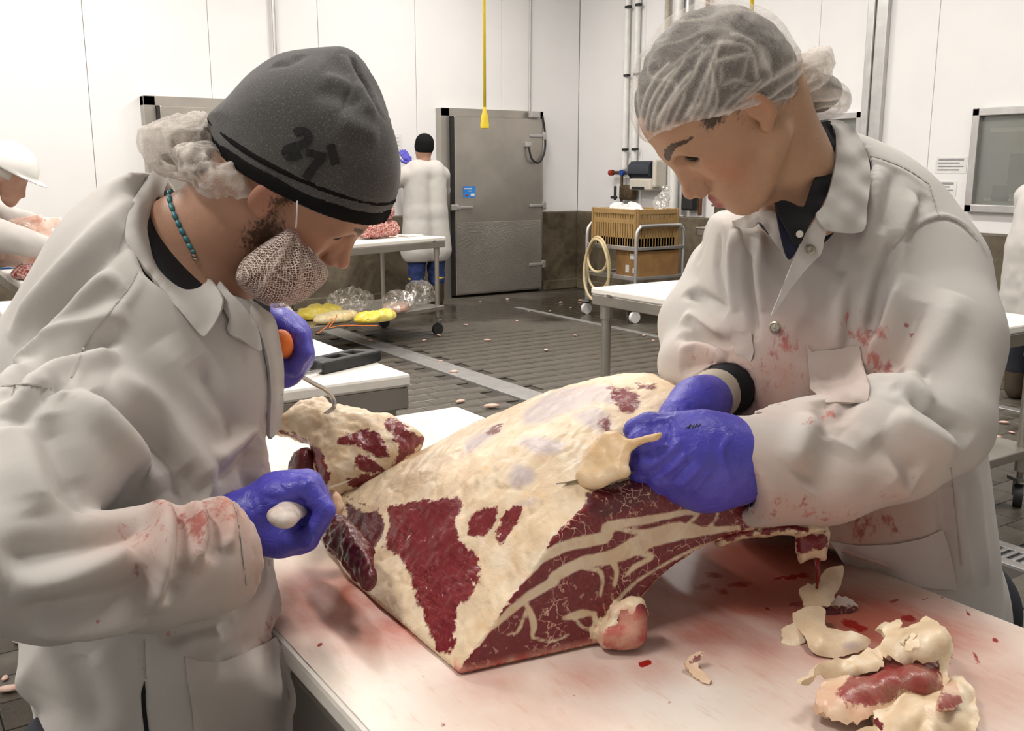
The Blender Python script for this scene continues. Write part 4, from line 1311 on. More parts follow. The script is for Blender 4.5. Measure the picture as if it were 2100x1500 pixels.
def netting(name, base, lo, hi, scale, veins=True):
    """sheer white fleece: open between its fibres, denser where it is gathered"""
    t = NT(name)
    tr = t.n('BsdfTransparent'); df = t.n('BsdfDiffuse'); df.inputs['Color'].default_value = (*base, 1)
    tl = t.n('BsdfTranslucent'); tl.inputs['Color'].default_value = (*base, 1)
    ms = t.n('MixShader'); ms.inputs[0].default_value = .3; t.link(df.outputs[0], ms.inputs[1]); t.link(tl.outputs[0], ms.inputs[2])
    mx = t.n('MixShader')
    dist = t.n('Mix', data_type='VECTOR'); nz = t.n('TexNoise'); nz.inputs['Scale'].default_value = scale * .6; nz.inputs['Detail'].default_value = 3
    c = t.coord(); t.link(c, nz.inputs['Vector']); dist.inputs[0].default_value = .035; t.link(c, dist.inputs[4]); t.link(nz.outputs['Color'], dist.inputs[5])
    vd = t.n('TexVoronoi', feature='DISTANCE_TO_EDGE'); vd.inputs['Scale'].default_value = scale; t.link(dist.outputs[1], vd.inputs['Vector'])
    crease = t.math('SUBTRACT', 1.0, t.step(vd.outputs['Distance'], .0, .07))
    fib = t.noise(650, 3, .7)
    d = t.math('ADD', lo, t.math('MULTIPLY', t.step(fib, .35, .7), hi))
    d = t.math('ADD', d, t.math('MULTIPLY', crease, .06 if veins else 0))
    d = t.math('ADD', d, t.attr('dense'), True)
    t.link(d, mx.inputs[0]); t.link(tr.outputs[0], mx.inputs[1]); t.link(ms.outputs[0], mx.inputs[2]); t.link(mx.outputs[0], t.out.inputs[0])
    return t.m
netting('hair_net', (.80, .745, .69), .10, .22, 26)
netting('hair_net_dense', (.80, .75, .70), .26, .30, 40)
t = NT('beard_net')
vo = t.n('TexVoronoi', feature='DISTANCE_TO_EDGE'); vo.inputs['Scale'].default_value = 290; vo.inputs['Randomness'].default_value = .35
t.link(t.coord('Object', (1, 1, 1.25)), vo.inputs['Vector'])
mask = t.math('SUBTRACT', 1.0, t.step(vo.outputs['Distance'], .06, .13))
mask = t.math('MAXIMUM', mask, t.attr('dense'))
tr = t.n('BsdfTransparent'); df = t.n('BsdfDiffuse'); df.inputs['Color'].default_value = (.72, .60, .55, 1); mx = t.n('MixShader')
t.link(mask, mx.inputs[0]); t.link(tr.outputs[0], mx.inputs[1]); t.link(df.outputs[0], mx.inputs[2]); t.link(mx.outputs[0], t.out.inputs[0])
simple('turquoise', (.03, .16, .20), (.05, .24, .28), 40, .4)

# ---------------------------------------------------------------- building people
def ribbon(surf, pts, w, off, th, n=6):
    """flat strip laid on a skin"""
    L = surf.line(pts, n); ii = [surf.at(*q) for q in crv(pts, n)]
    N = surf.N[ii]
    N = (N + np.roll(N, 1, 0) + np.roll(N, -1, 0)); N[0] = surf.N[ii[0]]; N[-1] = surf.N[ii[-1]]; N /= np.linalg.norm(N, axis=1)[:, None]
    T = np.gradient(L, axis=0); T /= np.linalg.norm(T, axis=1)[:, None] + 1e-9
    S = np.cross(N, T); S /= np.linalg.norm(S, axis=1)[:, None] + 1e-9
    w = np.broadcast_to(np.asarray(w, float), (len(L),))[:, None]
    A = [L + S * w / 2 + N * off, L - S * w / 2 + N * off, L - S * w / 2 + N * (off - th), L + S * w / 2 + N * (off - th)]
    k = len(L)
    V = np.vstack(A); Fc = []
    for i in range(k - 1):
        for a in range(4):
            b = (a + 1) % 4
            Fc.append((a * k + i, a * k + i + 1, b * k + i + 1, b * k + i))
    Fc += [(0, k, 2 * k, 3 * k), (k - 1, 4 * k - 1, 3 * k - 1, 2 * k - 1)]
    return toW(V), Fc
def head_mesh(R, o, neck, female=False, h=.0023, sc=1.0, eye_open=True):
    """head, face, neck and bust as one skin; local axes are forward, left, up"""
    o = np.asarray(o, float)
    nl = [((R.T @ (np.asarray(p, float) - o)) / sc, r / sc) for p, r in neck]
    lo = np.minimum([-.125, -.10, -.15], np.min([p - r for p, r in nl], 0)) - .012
    hi = np.maximum([.14, .10, .135], np.max([p + r for p, r in nl], 0)) + .012
    f = Field(lo, hi, h)
    if female:
        f.ell((-.004, 0, .028), (.092, .073, .078), .0)
    else:
        f.ell((-.012, 0, .032), (.100, .076, .085), .0)
    ez = .0065 if female else .001
    ex, ey = (.0685, .0340) if female else (.0735, .032)
    es = .86 if female else 1.0
    f.ell((.040, 0, .035), (.050, .060, .052), .03)
    f.ell((.043, 0, -.035), (.046, .053, .066), .03)
    jw = .048 if female else .053
    for s in (-1, 1):
        f.ell((.050, s * .041, -.030), (.030, .021, .026), .025)
        f.rc((-.002, s * jw, -.058), (.060, s * .022, -.102), .022, .019, .03)
    f.ell((.076, 0, -.107), (.019, .023, .0175), .02)
    f.ell((.074, 0, -.076), (.0235, .031, .028), .02)
    for s in (-1, 1):
        f.rc((.076, s * .043, .015), (.088, s * .012, .014), .009 if female else .0105, .010 if female else .012, .016)
        f.ell((ex + .0215, s * ey, ez - .001), (.0135, .0175, .0115), .010, 's')
        f.ell((ex, s * ey, ez), (.0138, .0175, .0135) if female else (.0132, .0155, .0125), .004)
        if eye_open:
            f.ell((ex + .0145, s * ey, ez - .0042), (.0135, .0168, .0062), .0025, 's')
            f.rc((ex + .0120, s * (ey - .014), ez + .0090), (ex + .0080, s * (ey + .015), ez + .0085), .0012, .0010, .002, 's')
    f.rc((.089, 0, .010), (.1060 if female else .1085, 0, -.036 if female else -.038), .0072, .0088 if female else .0095, .013)
    f.rc((.080, 0, .008), (.090, 0, -.040), .0100, .0150, .010)
    for s in (-1, 1):
        f.rc((.088, s * .006, -.020), (.094, s * .010, -.044), .0075, .0090, .008)
    if female:
        f.ell((.1085, 0, -.0405), (.0112, .0108, .0092), .008)
    else:
        f.ell((.1120, 0, -.0430), (.0120, .0115, .0098), .008)
    for s in (-1, 1):
        f.ell((.1010, s * .0138, -.0468), (.0105, .0068, .0076), .004)
        f.rc((.0905, s * .0185, -.0395), (.0900, s * .0200, -.0500), .0016, .0014, .003, 's')
        f.ell((.1060, s * .0085, -.0535), (.0062, .0034, .0042), .0015, 's')
        lr = 1.22 if female else 1.0
        f.rc((.0965, s * .001, -.0698), (.0835, s * .0245, -.0752), .0052 * lr, .0028, .0035)
        f.rc((.0960, s * .001, -.0812), (.0835, s * .0225, -.0770), .0064 * lr, .0030, .0035)
        f.rc((.1000, 0, -.0754), (.0850, s * .0230, -.0757), .0013, .0010, .002, 's')
        # ear
        Re = np.array([[.96, s * .25, .12], [-s * .25, .97, 0], [-.12, -.03, .99]])
        f.ell((-.010, s * (.0790 if not female else .0725), -.008), (.0175 * es, .0075 * es, .0300 * es), .004, R=Re)
        f.ell((-.005, s * (.0865 if not female else .0785), -.006), (.0105 * es, .0060 * es, .0200 * es), .003, 's', R=Re)
        f.ell((-.001, s * (.0785 if not female else .070), -.032), (.0085, .0055, .0090), .006)
    f.chain([(p, r) for p, r in nl], .022)
    V, Q = f.mesh()
    V = relax(V, Q, 2, .45)
    L = V.copy()
    lip = np.zeros(len(V))
    for s in (-1, 1):
        for a, b, r in (((.0965, 0, -.0698), (.0835, s * .0245, -.0752), .0082), ((.0960, 0, -.0812), (.0835, s * .0225, -.0770), .0098)):
            a, b = np.array(a), np.array(b); e = b - a
            t = np.clip(((L - a) @ e) / (e @ e), 0, 1)
            d = np.linalg.norm(L - a - t[:, None] * e, axis=1)
            lip = np.maximum(lip, np.clip((r * (1.08 - .45 * t) - d) / .0022, 0, 1))
    lip = lip * (L[:, 0] > .078)
    def g(c, r): return np.exp(-(((L - np.array(c)) / np.array(r)) ** 2).sum(1))
    blush = np.zeros(len(V))
    for s in (-1, 1):
        blush = np.maximum(blush, g((.06, s * .048, -.035), (.03, .03, .028)))
        blush = np.maximum(blush, .9 * g((-.01, s * .083, -.01), (.03, .014, .035)))
    blush = np.maximum(blush, .8 * g((.113, 0, -.046), (.02, .016, .014)))
    W = (R @ (L * sc).T).T + o
    s_ = Surf(W, Q)
    return s_, L, lip, blush
def brow_line(L, female):
    b = np.zeros(len(L))
    for s in (-1, 1):
        u_ = .009 if female else 0
        v_ = .006 if female else 0
        pts = np.array([(.0955, s * (.012 + v_), .0135 + u_), (.0925, s * (.021 + v_), .0205 + u_), (.084, s * (.035 + v_), .0260 + u_), (.066, s * (.053 + v_), .0215 + u_)])
        wd = (.0058, .0060, .0046, .0026)
        for (a, b_, ra, rb) in zip(pts[:-1], pts[1:], wd[:-1], wd[1:]):
            e = b_ - a; t = np.clip(((L - a) @ e) / (e @ e), 0, 1)
            d = np.linalg.norm((L - a - t[:, None] * e) * np.array([.5, 1, 1]), axis=1)
            b = np.maximum(b, np.clip((ra + (rb - ra) * t - d) / .002 + .5, 0, 1))
    return b * (L[:, 0] > .06)
def eyes(R, o, parent, sc=1.0, ez=.001, ex=.0735, ey=.032, ew=.0150, lt=1.0, lash=.6):
    o = o + R @ np.array([(ex - .0735) * sc, 0, (ez + .0012) * sc])
    for s in (-1, 1):
        c = o + R @ (np.array([.0722, s * ey, -.0012]) * sc)
        m = MB().lathe((0, 0, 0), [(.0001, -.0118)] + [(.0118 * math.cos(a), .0118 * math.sin(a)) for a in np.linspace(-1.4, 1.4, 11)] + [(.0001, .0118)], 18)
        e = mesh_obj('eye', toW(np.array(m.v) * sc + c), m.f, 'eye_white', parent, True)
        ic = o + R @ (np.array([.0816, s * ey, -.0048]) * sc)
        m = MB().lathe((0, 0, 0), [(.0001, -.004)] + [(.0068 * math.cos(a), .0058 * math.sin(a)) for a in np.linspace(-1.3, 1.3, 7)] + [(.0001, .004)], 14)
        mesh_obj('iris', toW(np.array(m.v) * sc + ic), m.f, 'lash', e, True)
        pts = [np.array([.0765 + .0095 * math.cos(q * 1.15), s * ey + ew * math.sin(q * 1.15), -.0036 + .0022 * math.cos(q * 1.5)]) for q in np.linspace(-1, 1, 13)]
        lm = MB().tube(toW(np.array([o + R @ (q * sc) for q in pts])), np.array([.0005, .0009, .0011, .0012, .0013, .0013, .0013, .0013, .0013, .0012, .0011, .0009, .0005]) * lt, 6)
        for q in (pts[1:-1] if lash else []):
            d_ = lash * np.array([.006, (q[1] - s * ey) * .35, -.0035])
            lm.tube(toW(np.array([o + R @ (q * sc), o + R @ ((q + d_ * .6) * sc), o + R @ ((q + d_ + np.array([.001, 0, .001])) * sc)])), [.0005, .0004, .0002], 4)
        lm.build('lashes', 'lash', e, True)
def K(px, py, d, rpx): return (P(px, py, d), rpx * d / F)
def stain(s, lst):
    """blood marks: (picture x, y, radius m, strength)"""
    out = np.zeros(len(s.V))
    for (x, y, r, a) in lst:
        if r < .03 and r > .005:
            r, a = r * 1.5, a * .95
        c = s.V[s.at(x, y)]
        m = np.abs(s.V - c).max(1) < r * 2.2
        out[m] = np.maximum(out[m], a * np.exp(-((s.V[m] - c) ** 2).sum(1) / r ** 2))
    return out
def fist(name, parts, mat, parent, res=.0022, k=.006, folds=(), pads=.052, smooth=1):
    """gloved hand grown from finger chains and palm lumps (plan frame)"""
    allp = np.array([p for ch in parts for p, r in ch['c']])
    f = Field(allp.min(0) - pads, allp.max(0) + pads, res)
    for ch in parts:
        if ch.get('ell') is not None:
            f.ell(ch['c'][0][0], ch['ell'], ch.get('k', k), R=ch.get('R'))
        else:
            f.chain(ch['c'], ch.get('k', k))
    if any('cut' in ch for ch in parts):
        for ch in parts:
            if 'cut' in ch:
                f.half(*ch['cut'])
    V, Q = f.mesh()
    V = relax(V, Q, smooth, .4)
    s = Surf(V, Q)
    wr = hash_noise(V * 70, 5) * .0007 + hash_noise(V * np.array([160, 60, 60]), 6) * .0004
    s.V = s.V + s.N * wr[:, None]
    s.finish(0)
    for a, w, pts in folds:
        s.fold(a, w, pts)
    s.finish(1 if folds else 0)
    return s, s.build(name, mat, parent)
def seams(surf, parent, lines, w=.0017):
    for pts in lines:
        v, fc = ribbon(surf, pts, w, .0010, .0012, 8)
        mesh_obj('seam', v, fc, 'seam_thread', parent)
def press(s, side):
    """cloth gives way where it leans on the table edge"""
    W = toW(s.V); z = W[:, 2]
    slack = np.maximum(0, z - .905) * 2.5 + np.maximum(0, .76 - z) * .6
    if side > 0:
        lim = NX1 + .004 - slack; W[:, 0] = np.where(W[:, 1] < NY1 + .05, np.maximum(W[:, 0], lim), W[:, 0])
    else:
        lim = NX0 - .005 + slack; W[:, 0] = np.minimum(W[:, 0], lim)
    s.V = toL(W); s.N = normals(s.V, s.Q); s.refresh()
def snap(surf, x, y, r, parent, name='snap'):
    i = surf.at(x, y); c = P(x, y, surf.d[i]); n = surf.N[i]
    q = Vector(toW(n)).to_track_quat('Z', 'Y').to_matrix().to_4x4()
    c = toW(c + n * .001)
    m = MB().lathe(c, [(.0005, .0), (r, .0), (r, .0022), (r * .72, .0032), (r * .62, .0018), (r * .40, .0018), (r * .34, .0030), (.0005, .0032)], 20, q)
    return m.build(name, 'snap_metal', parent, True, 35)
# ---------------------------------------------------------------- the man in the knit cap
man = thing('person', toW(np.array([-.52, 1.02, 0.0])), 'person in white coat and grey knit cap cutting beef with knife and hook', 'person')
Rm = np.array([[.6481, .2023, .7342], [.1138, .9275, -.356], [-.753, .3142, .5781]]); om = np.array([-.2610, 1.2246, 1.412])
hm, Lm, lip, blush = head_mesh(Rm, om, [(om + Rm @ np.array([-.045, 0, -.03]), .058), (P(455, 470, 1.23), .062), (P(395, 520, 1.25), .074), (P(380, 640, 1.25), .09)], sc=.97, eye_open=False)
g = lambda c, r: np.exp(-(((Lm - np.array(c)) / np.array(r)) ** 2).sum(1))
hairy = np.maximum(brow_line(Lm, False) * .8, 0)
for s in (-1, 1):
    hairy = np.maximum(hairy, .95 * g((.02, s * .06, -.06), (.03, .03, .045)))
    hairy = np.maximum(hairy, .8 * g((.005, s * .075, .005), (.016, .02, .04)))
hairy = np.maximum(hairy, .9 * g((.08, 0, -.10), (.05, .05, .035)))
hm.build('body', 'skin_man', man, dict(lip=lip * .5, blush=blush * .8, hairy=np.clip(hairy, 0, 1)))
eyes(Rm, om, man, .97, lash=0)
# beard and the net over it
BN = [(608, 462), (642, 520), (669, 548), (666, 572), (648, 594), (615, 617), (575, 629), (540, 623), (510, 603), (490, 577), (500, 540), (525, 515), (565, 490)]
f = Field(P(570, 560, 1.18) - .16, P(570, 560, 1.18) + .16, .0035)
ctr = np.array([578., 562.])
f.slab_px([tuple(ctr + (np.array(q) - ctr) * .90) for q in BN], 1.19, .058, .06, 0)
V, Q = f.mesh(); s = Surf(V, Q); s.V += s.N * (hash_noise(V * 90, 3) * .003)[:, None]; s.finish(0)
s.build('beard', 'beard_hair', man)
f = Field(P(570, 560, 1.18) - .17, P(570, 560, 1.18) + .17, .003)
f.slab_px(BN, 1.19, .068, .055, 0)
V, Q = f.mesh(); s = Surf(V, Q)
s.V += s.N * (hash_noise(V * 40, 8) * .0015)[:, None]; s.finish(0)
for a, w, pts in [(.004, .004, [(606, 470), (570, 540), (530, 600)]), (.004, .004, [(610, 475), (610, 550), (590, 615)]), (.003, .004, [(600, 480), (540, 545), (505, 580)]), (.003, .004, [(615, 490), (640, 560), (640, 590)])]:
    s.fold(a, w, pts)
s.finish(0)
dense = np.zeros(len(V))
for pts in ([(608, 464), (642, 520), (669, 548)], [(606, 470), (560, 550), (525, 605)], [(608, 470), (565, 492), (525, 517), (498, 545), (492, 577)], [(606, 468), (620, 540), (610, 612)]):
    m, d, t_ = s.dist(s.line(pts), .006); dense[m] = np.maximum(dense[m], np.clip(1 - d / .004, 0, 1) * (.9 if pts[0] == (608, 464) else .5))
net = s.build('beard_net', 'beard_net', man, dict(dense=dense))
v, fc = ribbon(s, [(607, 466), (622, 492), (642, 521), (668, 549)], .0035, .0015, .0015); mesh_obj('net_band', v, fc, 'paper', net)
MB().tube(toW(crv([P(610, 412, 1.112), P(609, 436, 1.116), P(607, 468, 1.135)])), .0009, 6).build('ear_loop', 'paper', net, True)
# knit cap
CAP = [(432, 262), (437, 240), (475, 205), (515, 165), (560, 130), (605, 113), (690, 104), (722, 108), (745, 128), (775, 180), (797, 235), (808, 310), (806, 385), (788, 450), (770, 500), (700, 540), (600, 500), (520, 440), (455, 350)]
f = Field(P(620, 320, 1.2) - .20, P(620, 320, 1.2) + .20, .003)
f.slab_px(CAP, 1.215, .098, .105, 0, rnd=.5)
f.ell(om + Rm @ np.array([-.010, 0, .038]), (.106, .086, .098), .02, R=Rm)
f.ell(om + Rm @ np.array([.030, 0, .036]), (.060, .074, .066), .02, R=Rm)
pA, pB, pC = P(775, 452, 1.215), P(432, 285, 1.225), P(600, 417, 1.12)
npl = np.cross(pB - pA, pC - pA); npl /= np.linalg.norm(npl)
if npl[2] > 0: npl = -npl
full = f.copy()
f.half(pA, npl, .004)
V, Q = f.mesh(); cap = Surf(relax(V, Q, 1, .4), Q)
for a, w, pts in [(-.008, .006, [(722, 120), (735, 150), (752, 172), (768, 205), (790, 250)]), (.006, .010, [(700, 112), (722, 160), (745, 200), (770, 250)]), (-.003, .003, [(735, 150), (715, 190), (700, 240)]), (.004, .010, [(660, 160), (700, 170), (740, 195)]), (-.004, .008, [(560, 131), (590, 130), (620, 113)]), (.004, .012, [(690, 250), (730, 262), (780, 280)]), (-.004, .012, [(640, 190), (700, 200), (730, 225)])]:
    cap.fold(a, w, pts)
cap.V += cap.N * (hash_noise(cap.V * 26, 4) * .0015)[:, None]
cap.finish(0)
capo = cap.build('knit_cap', 'cap_grey', man)
def hem(name, lo, hi, infl, mat):
    q = full.copy(); q.v = q.v - infl
    q.half(pA - npl * lo, npl, .002); q.half(pA - npl * hi, -npl, .002)
    V, Q = q.mesh(); s = Surf(relax(V, Q, 4, .5), Q); s.build(name, mat, capo); return s
hem('hem_lower', .0, .020, .0018, 'cap_black')
hem('hem_stripe', .020, .0255, .0010, 'cap_grey')
hem('hem_upper', .0255, .034, .0016, 'cap_black')
q1 = lambda l: [(280 + x / 2.586, 80 + y / 2.586) for x, y in l]
m = MB()
for pts, w in [(q1([(838, 500), (870, 486), (905, 500), (908, 535), (875, 560), (830, 572), (793, 590), (797, 618), (830, 628), (872, 610)]), .0088), (q1([(900, 600), (1005, 628)]), .0088), (q1([(990, 625), (955, 660), (925, 700), (897, 742)]), .0098), (q1([(1027, 560), (1057, 667)]), .0098)]:
    v, fc = ribbon(cap, pts, w, .0012, .0012); m.add(v, fc)
m.build('cap_print', 'print_black', capo)
# hair net bunched behind the cap, hair inside
def puff(name, outline, d, H, Wd, mat, parent, seed, wrinkle=.004, res=.0032, dense=None, scale=45):
    c = np.array([P(x, y, d) for x, y in outline])
    f = Field(c.min(0) - H - .02, c.max(0) + H + .02, res)
    f.slab_px(outline, d, H, Wd, 0)
    V, Q = f.mesh(); s = Surf(V, Q)
    w = 1 - 2 * np.abs(hash_noise(V * scale, seed)); w2 = 1 - 2 * np.abs(hash_noise(V * scale * 2.1, seed + 1))
    s.V += s.N * (wrinkle * (w * .6 + w2 * .4))[:, None]
    s.finish(0)
    dn = np.clip((w - .62) * 1.5, 0, .5) + np.clip((w2 - .7) * 1.2, 0, .3)
    return s.build(name, mat, parent, dict(dense=dn)), s
puff('hair', [(440, 262), (395, 268), (345, 292), (330, 320), (372, 345), (420, 380), (470, 398), (505, 395), (515, 375), (480, 345), (455, 300)], 1.215, .060, .045, 'hair_man', man, 3, .003)
hn = puff('hair_net', [(440, 247), (400, 244), (345, 258), (305, 285), (308, 325), (332, 352), (352, 362), (400, 362), (440, 350), (462, 320)], 1.215, .068, .03, 'hair_net_dense', man, 5, .007)[0]
puff('net_tuft', [(362, 322), (400, 306), (445, 304), (478, 340), (500, 335), (520, 362), (531, 385), (524, 410), (470, 414), (432, 410), (415, 390), (385, 362)], 1.185, .060, .03, 'hair_net_dense', hn, 8, .007)
# shirt neck and necklace
c = Field(P(400, 560, 1.25) - .20, P(400, 560, 1.25) + .20, .004)
c.chain([(P(382, 505, 1.25), .086), (P(392, 600, 1.235), .098), (P(370, 700, 1.24), .09)], .02)
nd = om + Rm @ np.array([-.03, 0, -.02]) - P(395, 520, 1.25); nd /= np.linalg.norm(nd)
c.half(P(398, 492, 1.25) + nd * .006, nd, .004)
V, Q = c.mesh(); Surf(V, Q).build('shirt', 'black_knit', man)
nk = crv([P(345, 372, 1.19), P(352, 420, 1.17), P(372, 470, 1.158), P(394, 512, 1.158), P(402, 535, 1.165)], 8)
ii = [hm.at(*[float(q) for q in PJ(p)[:2]]) for p in nk]
nk = np.array([hm.V[i] + hm.N[i] * .002 for i in ii]); nk = relaxed = (nk + np.vstack([nk[:1], nk[:-1]]) + np.vstack([nk[1:], nk[-1:]])) / 3
nec = thing('necklace', (0, 0, 0)); nec.parent = man; nec.location = (0, 0, 0)
seg = 12
for i in range(seg):
    a, b = i / seg * (len(nk) - 1), (i + .82) / seg * (len(nk) - 1)
    ip = lambda t_: np.array([np.interp(t_, np.arange(len(nk)), nk[:, j]) for j in range(3)])
    MB().tube(toW(np.array([ip(a), ip((a + b) / 2), ip(b)])), [.0024, .0034, .0024], 8).build('bead', 'turquoise' if i < seg - 2 else 'snap_metal', nec, True)

# coat
dT = lambda x, y: 1.225 + (800 - y) * (.00020 if y > 800 else .00010)
f = Field((-1.05, .68, .50), (-.16, 1.62, 1.50), .0058)
f.slab_px([(335, 352), (262, 380), (190, 432), (135, 495), (85, 585), (25, 690), (-50, 810), (-100, 950), (-60, 1100), (20, 1230), (60, 1330), (90, 1450), (600, 1450), (590, 1370), (560, 1300), (562, 1200), (560, 1100), (556, 980), (545, 900), (560, 850), (568, 770), (566, 700), (545, 655), (500, 612), (440, 560), (395, 470), (360, 390)], dT, .130, .13, .0, rnd=.5)
hip = P(335, 1330, 1.105)
f.rc(hip, (hip[0], hip[1] + .02, .62), .125, .178, .05)
f.ell(P(275, 660, 1.17), (.095, .10, .11), .05)
ARM = [K(215, 790, 1.12, 120), K(80, 935, .98, 155), K(-10, 1070, .88, 150)]
f.chain(ARM, .035)
f.chain([K(430, 640, 1.40, 110), K(470, 760, 1.45, 95), K(545, 690, 1.42, 66), K(566, 668, 1.405, 48)], .02)
# neck opening, cuff end
f.chain([(P(405, 470, 1.21), .085), (P(470, 420, 1.22), .12), (P(560, 380, 1.2), .14)], .01, 's')
f.chain([(P(420, 500, 1.12), .075), (P(470, 570, 1.10), .05), (P(520, 630, 1.11), .022)], .01, 's')
f.half((0, 0, .56), (0, 0, -1), .004)
sl_ = f.copy(); sl_.v[:] = .25       # forearm sleeve, cut square at the cuff and hollow, then joined on
sl_.chain([K(-20, 1150, .85, 150), K(120, 1182, .89, 136), K(300, 1166, .95, 124), K(400, 1145, .99, 118), K(520, 1116, 1.055, 112)], .012)
pl = P(462, 1128, 1.024)
wn = P(520, 1112, 1.055) - P(400, 1145, .99); wn /= np.linalg.norm(wn)
sl_.half(pl, wn, .003)
sl_.chain([(pl - wn * .03, .042), (pl + wn * .05, .043)], .003, 's')
f.v = smin(f.v, sl_.v, .010)
V, Q = f.mesh()
V, Q = subdiv(V, Q); V = relax(V, Q, 3, .5)
co = Surf(V, Q)
co.V += co.N * (hash_noise(V * 9, 2) * .004 + hash_noise(V * np.array([14, 14, 7]), 3) * .002)[:, None]
co.finish(0)
MF = [  # (height m, width m, line)
    (.012, .018, [(20, 700), (90, 610), (170, 520), (250, 440), (300, 390)]), (-.009, .012, [(60, 720), (130, 620), (210, 530), (260, 480)]), (.010, .014, [(100, 700), (180, 600), (240, 560)]),
    (.010, .014, [(0, 790), (100, 700), (200, 660), (262, 640)]), (-.010, .012, [(0, 830), (80, 740), (180, 710), (250, 690)]), (.010, .013, [(10, 860), (90, 775), (180, 745), (240, 720)]), (-.008, .010, [(20, 890), (80, 810), (140, 790)]),
    (.012, .02, [(150, 800), (230, 880), (300, 960), (335, 1010)]), (-.012, .018, [(190, 800), (270, 860), (350, 960), (390, 1040)]), (.010, .018, [(230, 770), (320, 830), (400, 930), (450, 1010)]),
    (-.010, .02, [(90, 850), (130, 950), (160, 1050)]), (.010, .02, [(30, 860), (50, 960), (80, 1060)]), (-.008, .015, [(400, 740), (450, 830), (490, 900)]), (.007, .02, [(330, 700), (400, 800), (470, 880)]),
    (.012, .014, [(330, 1030), (340, 1090), (330, 1180), (300, 1260)]), (-.012, .012, [(355, 1040), (362, 1100), (350, 1190), (330, 1240)]), (.010, .012, [(400, 1030), (410, 1090), (390, 1170)]), (-.010, .011, [(425, 1030), (440, 1090), (420, 1150)]), (.007, .010, [(455, 1020), (470, 1080), (460, 1130)]),
    (-.014, .016, [(0, 1150), (80, 1130), (160, 1110), (250, 1085), (320, 1050)]), (.010, .016, [(20, 1200), (120, 1190), (220, 1150), (260, 1120)]), (-.010, .018, [(40, 1260), (140, 1250), (260, 1220), (330, 1170)]), (.008, .014, [(60, 1290), (180, 1290), (300, 1270)]),
    (-.008, .012, [(330, 1310), (400, 1290), (480, 1270)]), (.006, .02, [(200, 1330), (240, 1400), (260, 1500)]), (-.007, .02, [(130, 1330), (170, 1410), (200, 1500)]), (.006, .02, [(480, 1320), (520, 1400), (560, 1490)]), (-.007, .015, [(380, 1330), (460, 1350), (540, 1310)]),
    (-.010, .015, [(370, 960), (400, 1000), (430, 1010)]), (.008, .012, [(440, 950), (480, 920), (530, 870)]), (-.009, .012, [(430, 990), (480, 960), (530, 900)]), (.007, .012, [(540, 900), (530, 1000), (545, 1090)]), (-.007, .012, [(515, 900), (505, 960), (520, 1020)]),
    (.006, .01, [(0, 795), (60, 788), (110, 800), (140, 815)]),
    # seams
    (-.0022, .0022, [(282, 552), (265, 590), (225, 640), (180, 700), (155, 750), (138, 800), (128, 825)]), (.003, .006, [(292, 560), (275, 600), (235, 650), (192, 708), (165, 756), (148, 806)]), (-.0018, .0018, [(0, 792), (60, 789), (110, 801), (160, 840)]),
    (-.002, .002, [(562, 640), (572, 720), (570, 800), (556, 880)]), (-.003, .0025, [(292, 1310), (296, 1370), (297, 1420)]),
    (-.0016, .0016, [(507, 1020), (515, 1080), (521, 1150), (526, 1215)])]
for a, w, pts in MF:
    co.fold(a * 1.4 if abs(a) > .005 else a, w * .88 if abs(a) > .005 else w, pts)
co.finish(1)
press(co, -1)
mb = stain(co, [(400, 1070, .012, 1.0), (405, 1085, .010, .9), (350, 1040, .018, .75), (365, 1055, .012, .8), (430, 1040, .016, .7), (460, 1030, .018, .75), (490, 1020, .014, .8), (290, 1110, .014, .65), (300, 1090, .016, .65), (270, 1100, .012, .6), (285, 1170, .010, .6), (430, 1150, .010, .5), (415, 1110, .016, .55), (545, 1110, .015, .6), (555, 1060, .014, .5), (550, 900, .012, .7), (555, 1150, .014, .6), (350, 1300, .006, .8), (470, 1395, .004, 1.0), (200, 1276, .003, 1.1), (545, 1330, .02, .45), (520, 1350, .03, .35), (480, 1360, .03, .3), (560, 1290, .02, .45), (590, 1440, .03, .3), (540, 980, .03, .35), (470, 1050, .02, .55), (340, 1100, .02, .45)])
mp = stain(co, [(400, 1060, .06, .6), (470, 1050, .05, .7), (300, 1110, .05, .5), (540, 950, .06, .4), (545, 1150, .06, .5), (540, 1320, .06, .3), (430, 1130, .06, .35), (480, 970, .07, .22)])
coat = co.build('coat', 'coat_cloth', man, dict(blood=mb, pink=mp))
seams(co, man, [[(282, 556), (265, 590), (225, 640), (180, 700), (158, 745), (146, 775)], [(2, 793), (60, 789), (105, 798)], [(480, 1030), (490, 1085), (499, 1150), (506, 1200)], [(294, 1312), (296, 1350), (297, 1392)], [(552, 690), (562, 760), (560, 840)]])
z0 = lambda A: dict(blood=np.zeros(len(A)), pink=np.zeros(len(A)))
# collar, front facing and flap
patch('collar', [(322, 350), (345, 358), (322, 392), (322, 430), (345, 480), (385, 540), (430, 590), (454, 630), (418, 688), (404, 690), (370, 655), (320, 605), (275, 550), (250, 490), (252, 440), (275, 390), (300, 358)], co, .010, .004, 'coat_cloth', man, 8, cx=3, attrs_fn=z0, it=10)
patch('lapel', [(428, 584), (448, 586), (458, 602), (490, 636), (515, 668), (524, 700), (526, 722), (508, 716), (486, 700), (464, 690), (458, 676), (462, 662), (452, 640)], co, .008, .004, 'coat_cloth', man, 6, cx=3, attrs_fn=z0, it=8)
patch('front_edge', [(508, 622), (530, 640), (550, 655), (560, 690), (568, 740), (570, 800), (566, 850), (552, 895), (540, 890), (544, 820), (540, 750), (525, 690), (508, 650)], co, .006, .005, 'coat_cloth', man, 7, cx=3, attrs_fn=z0)
snap(co, 482, 668, .0048, man)
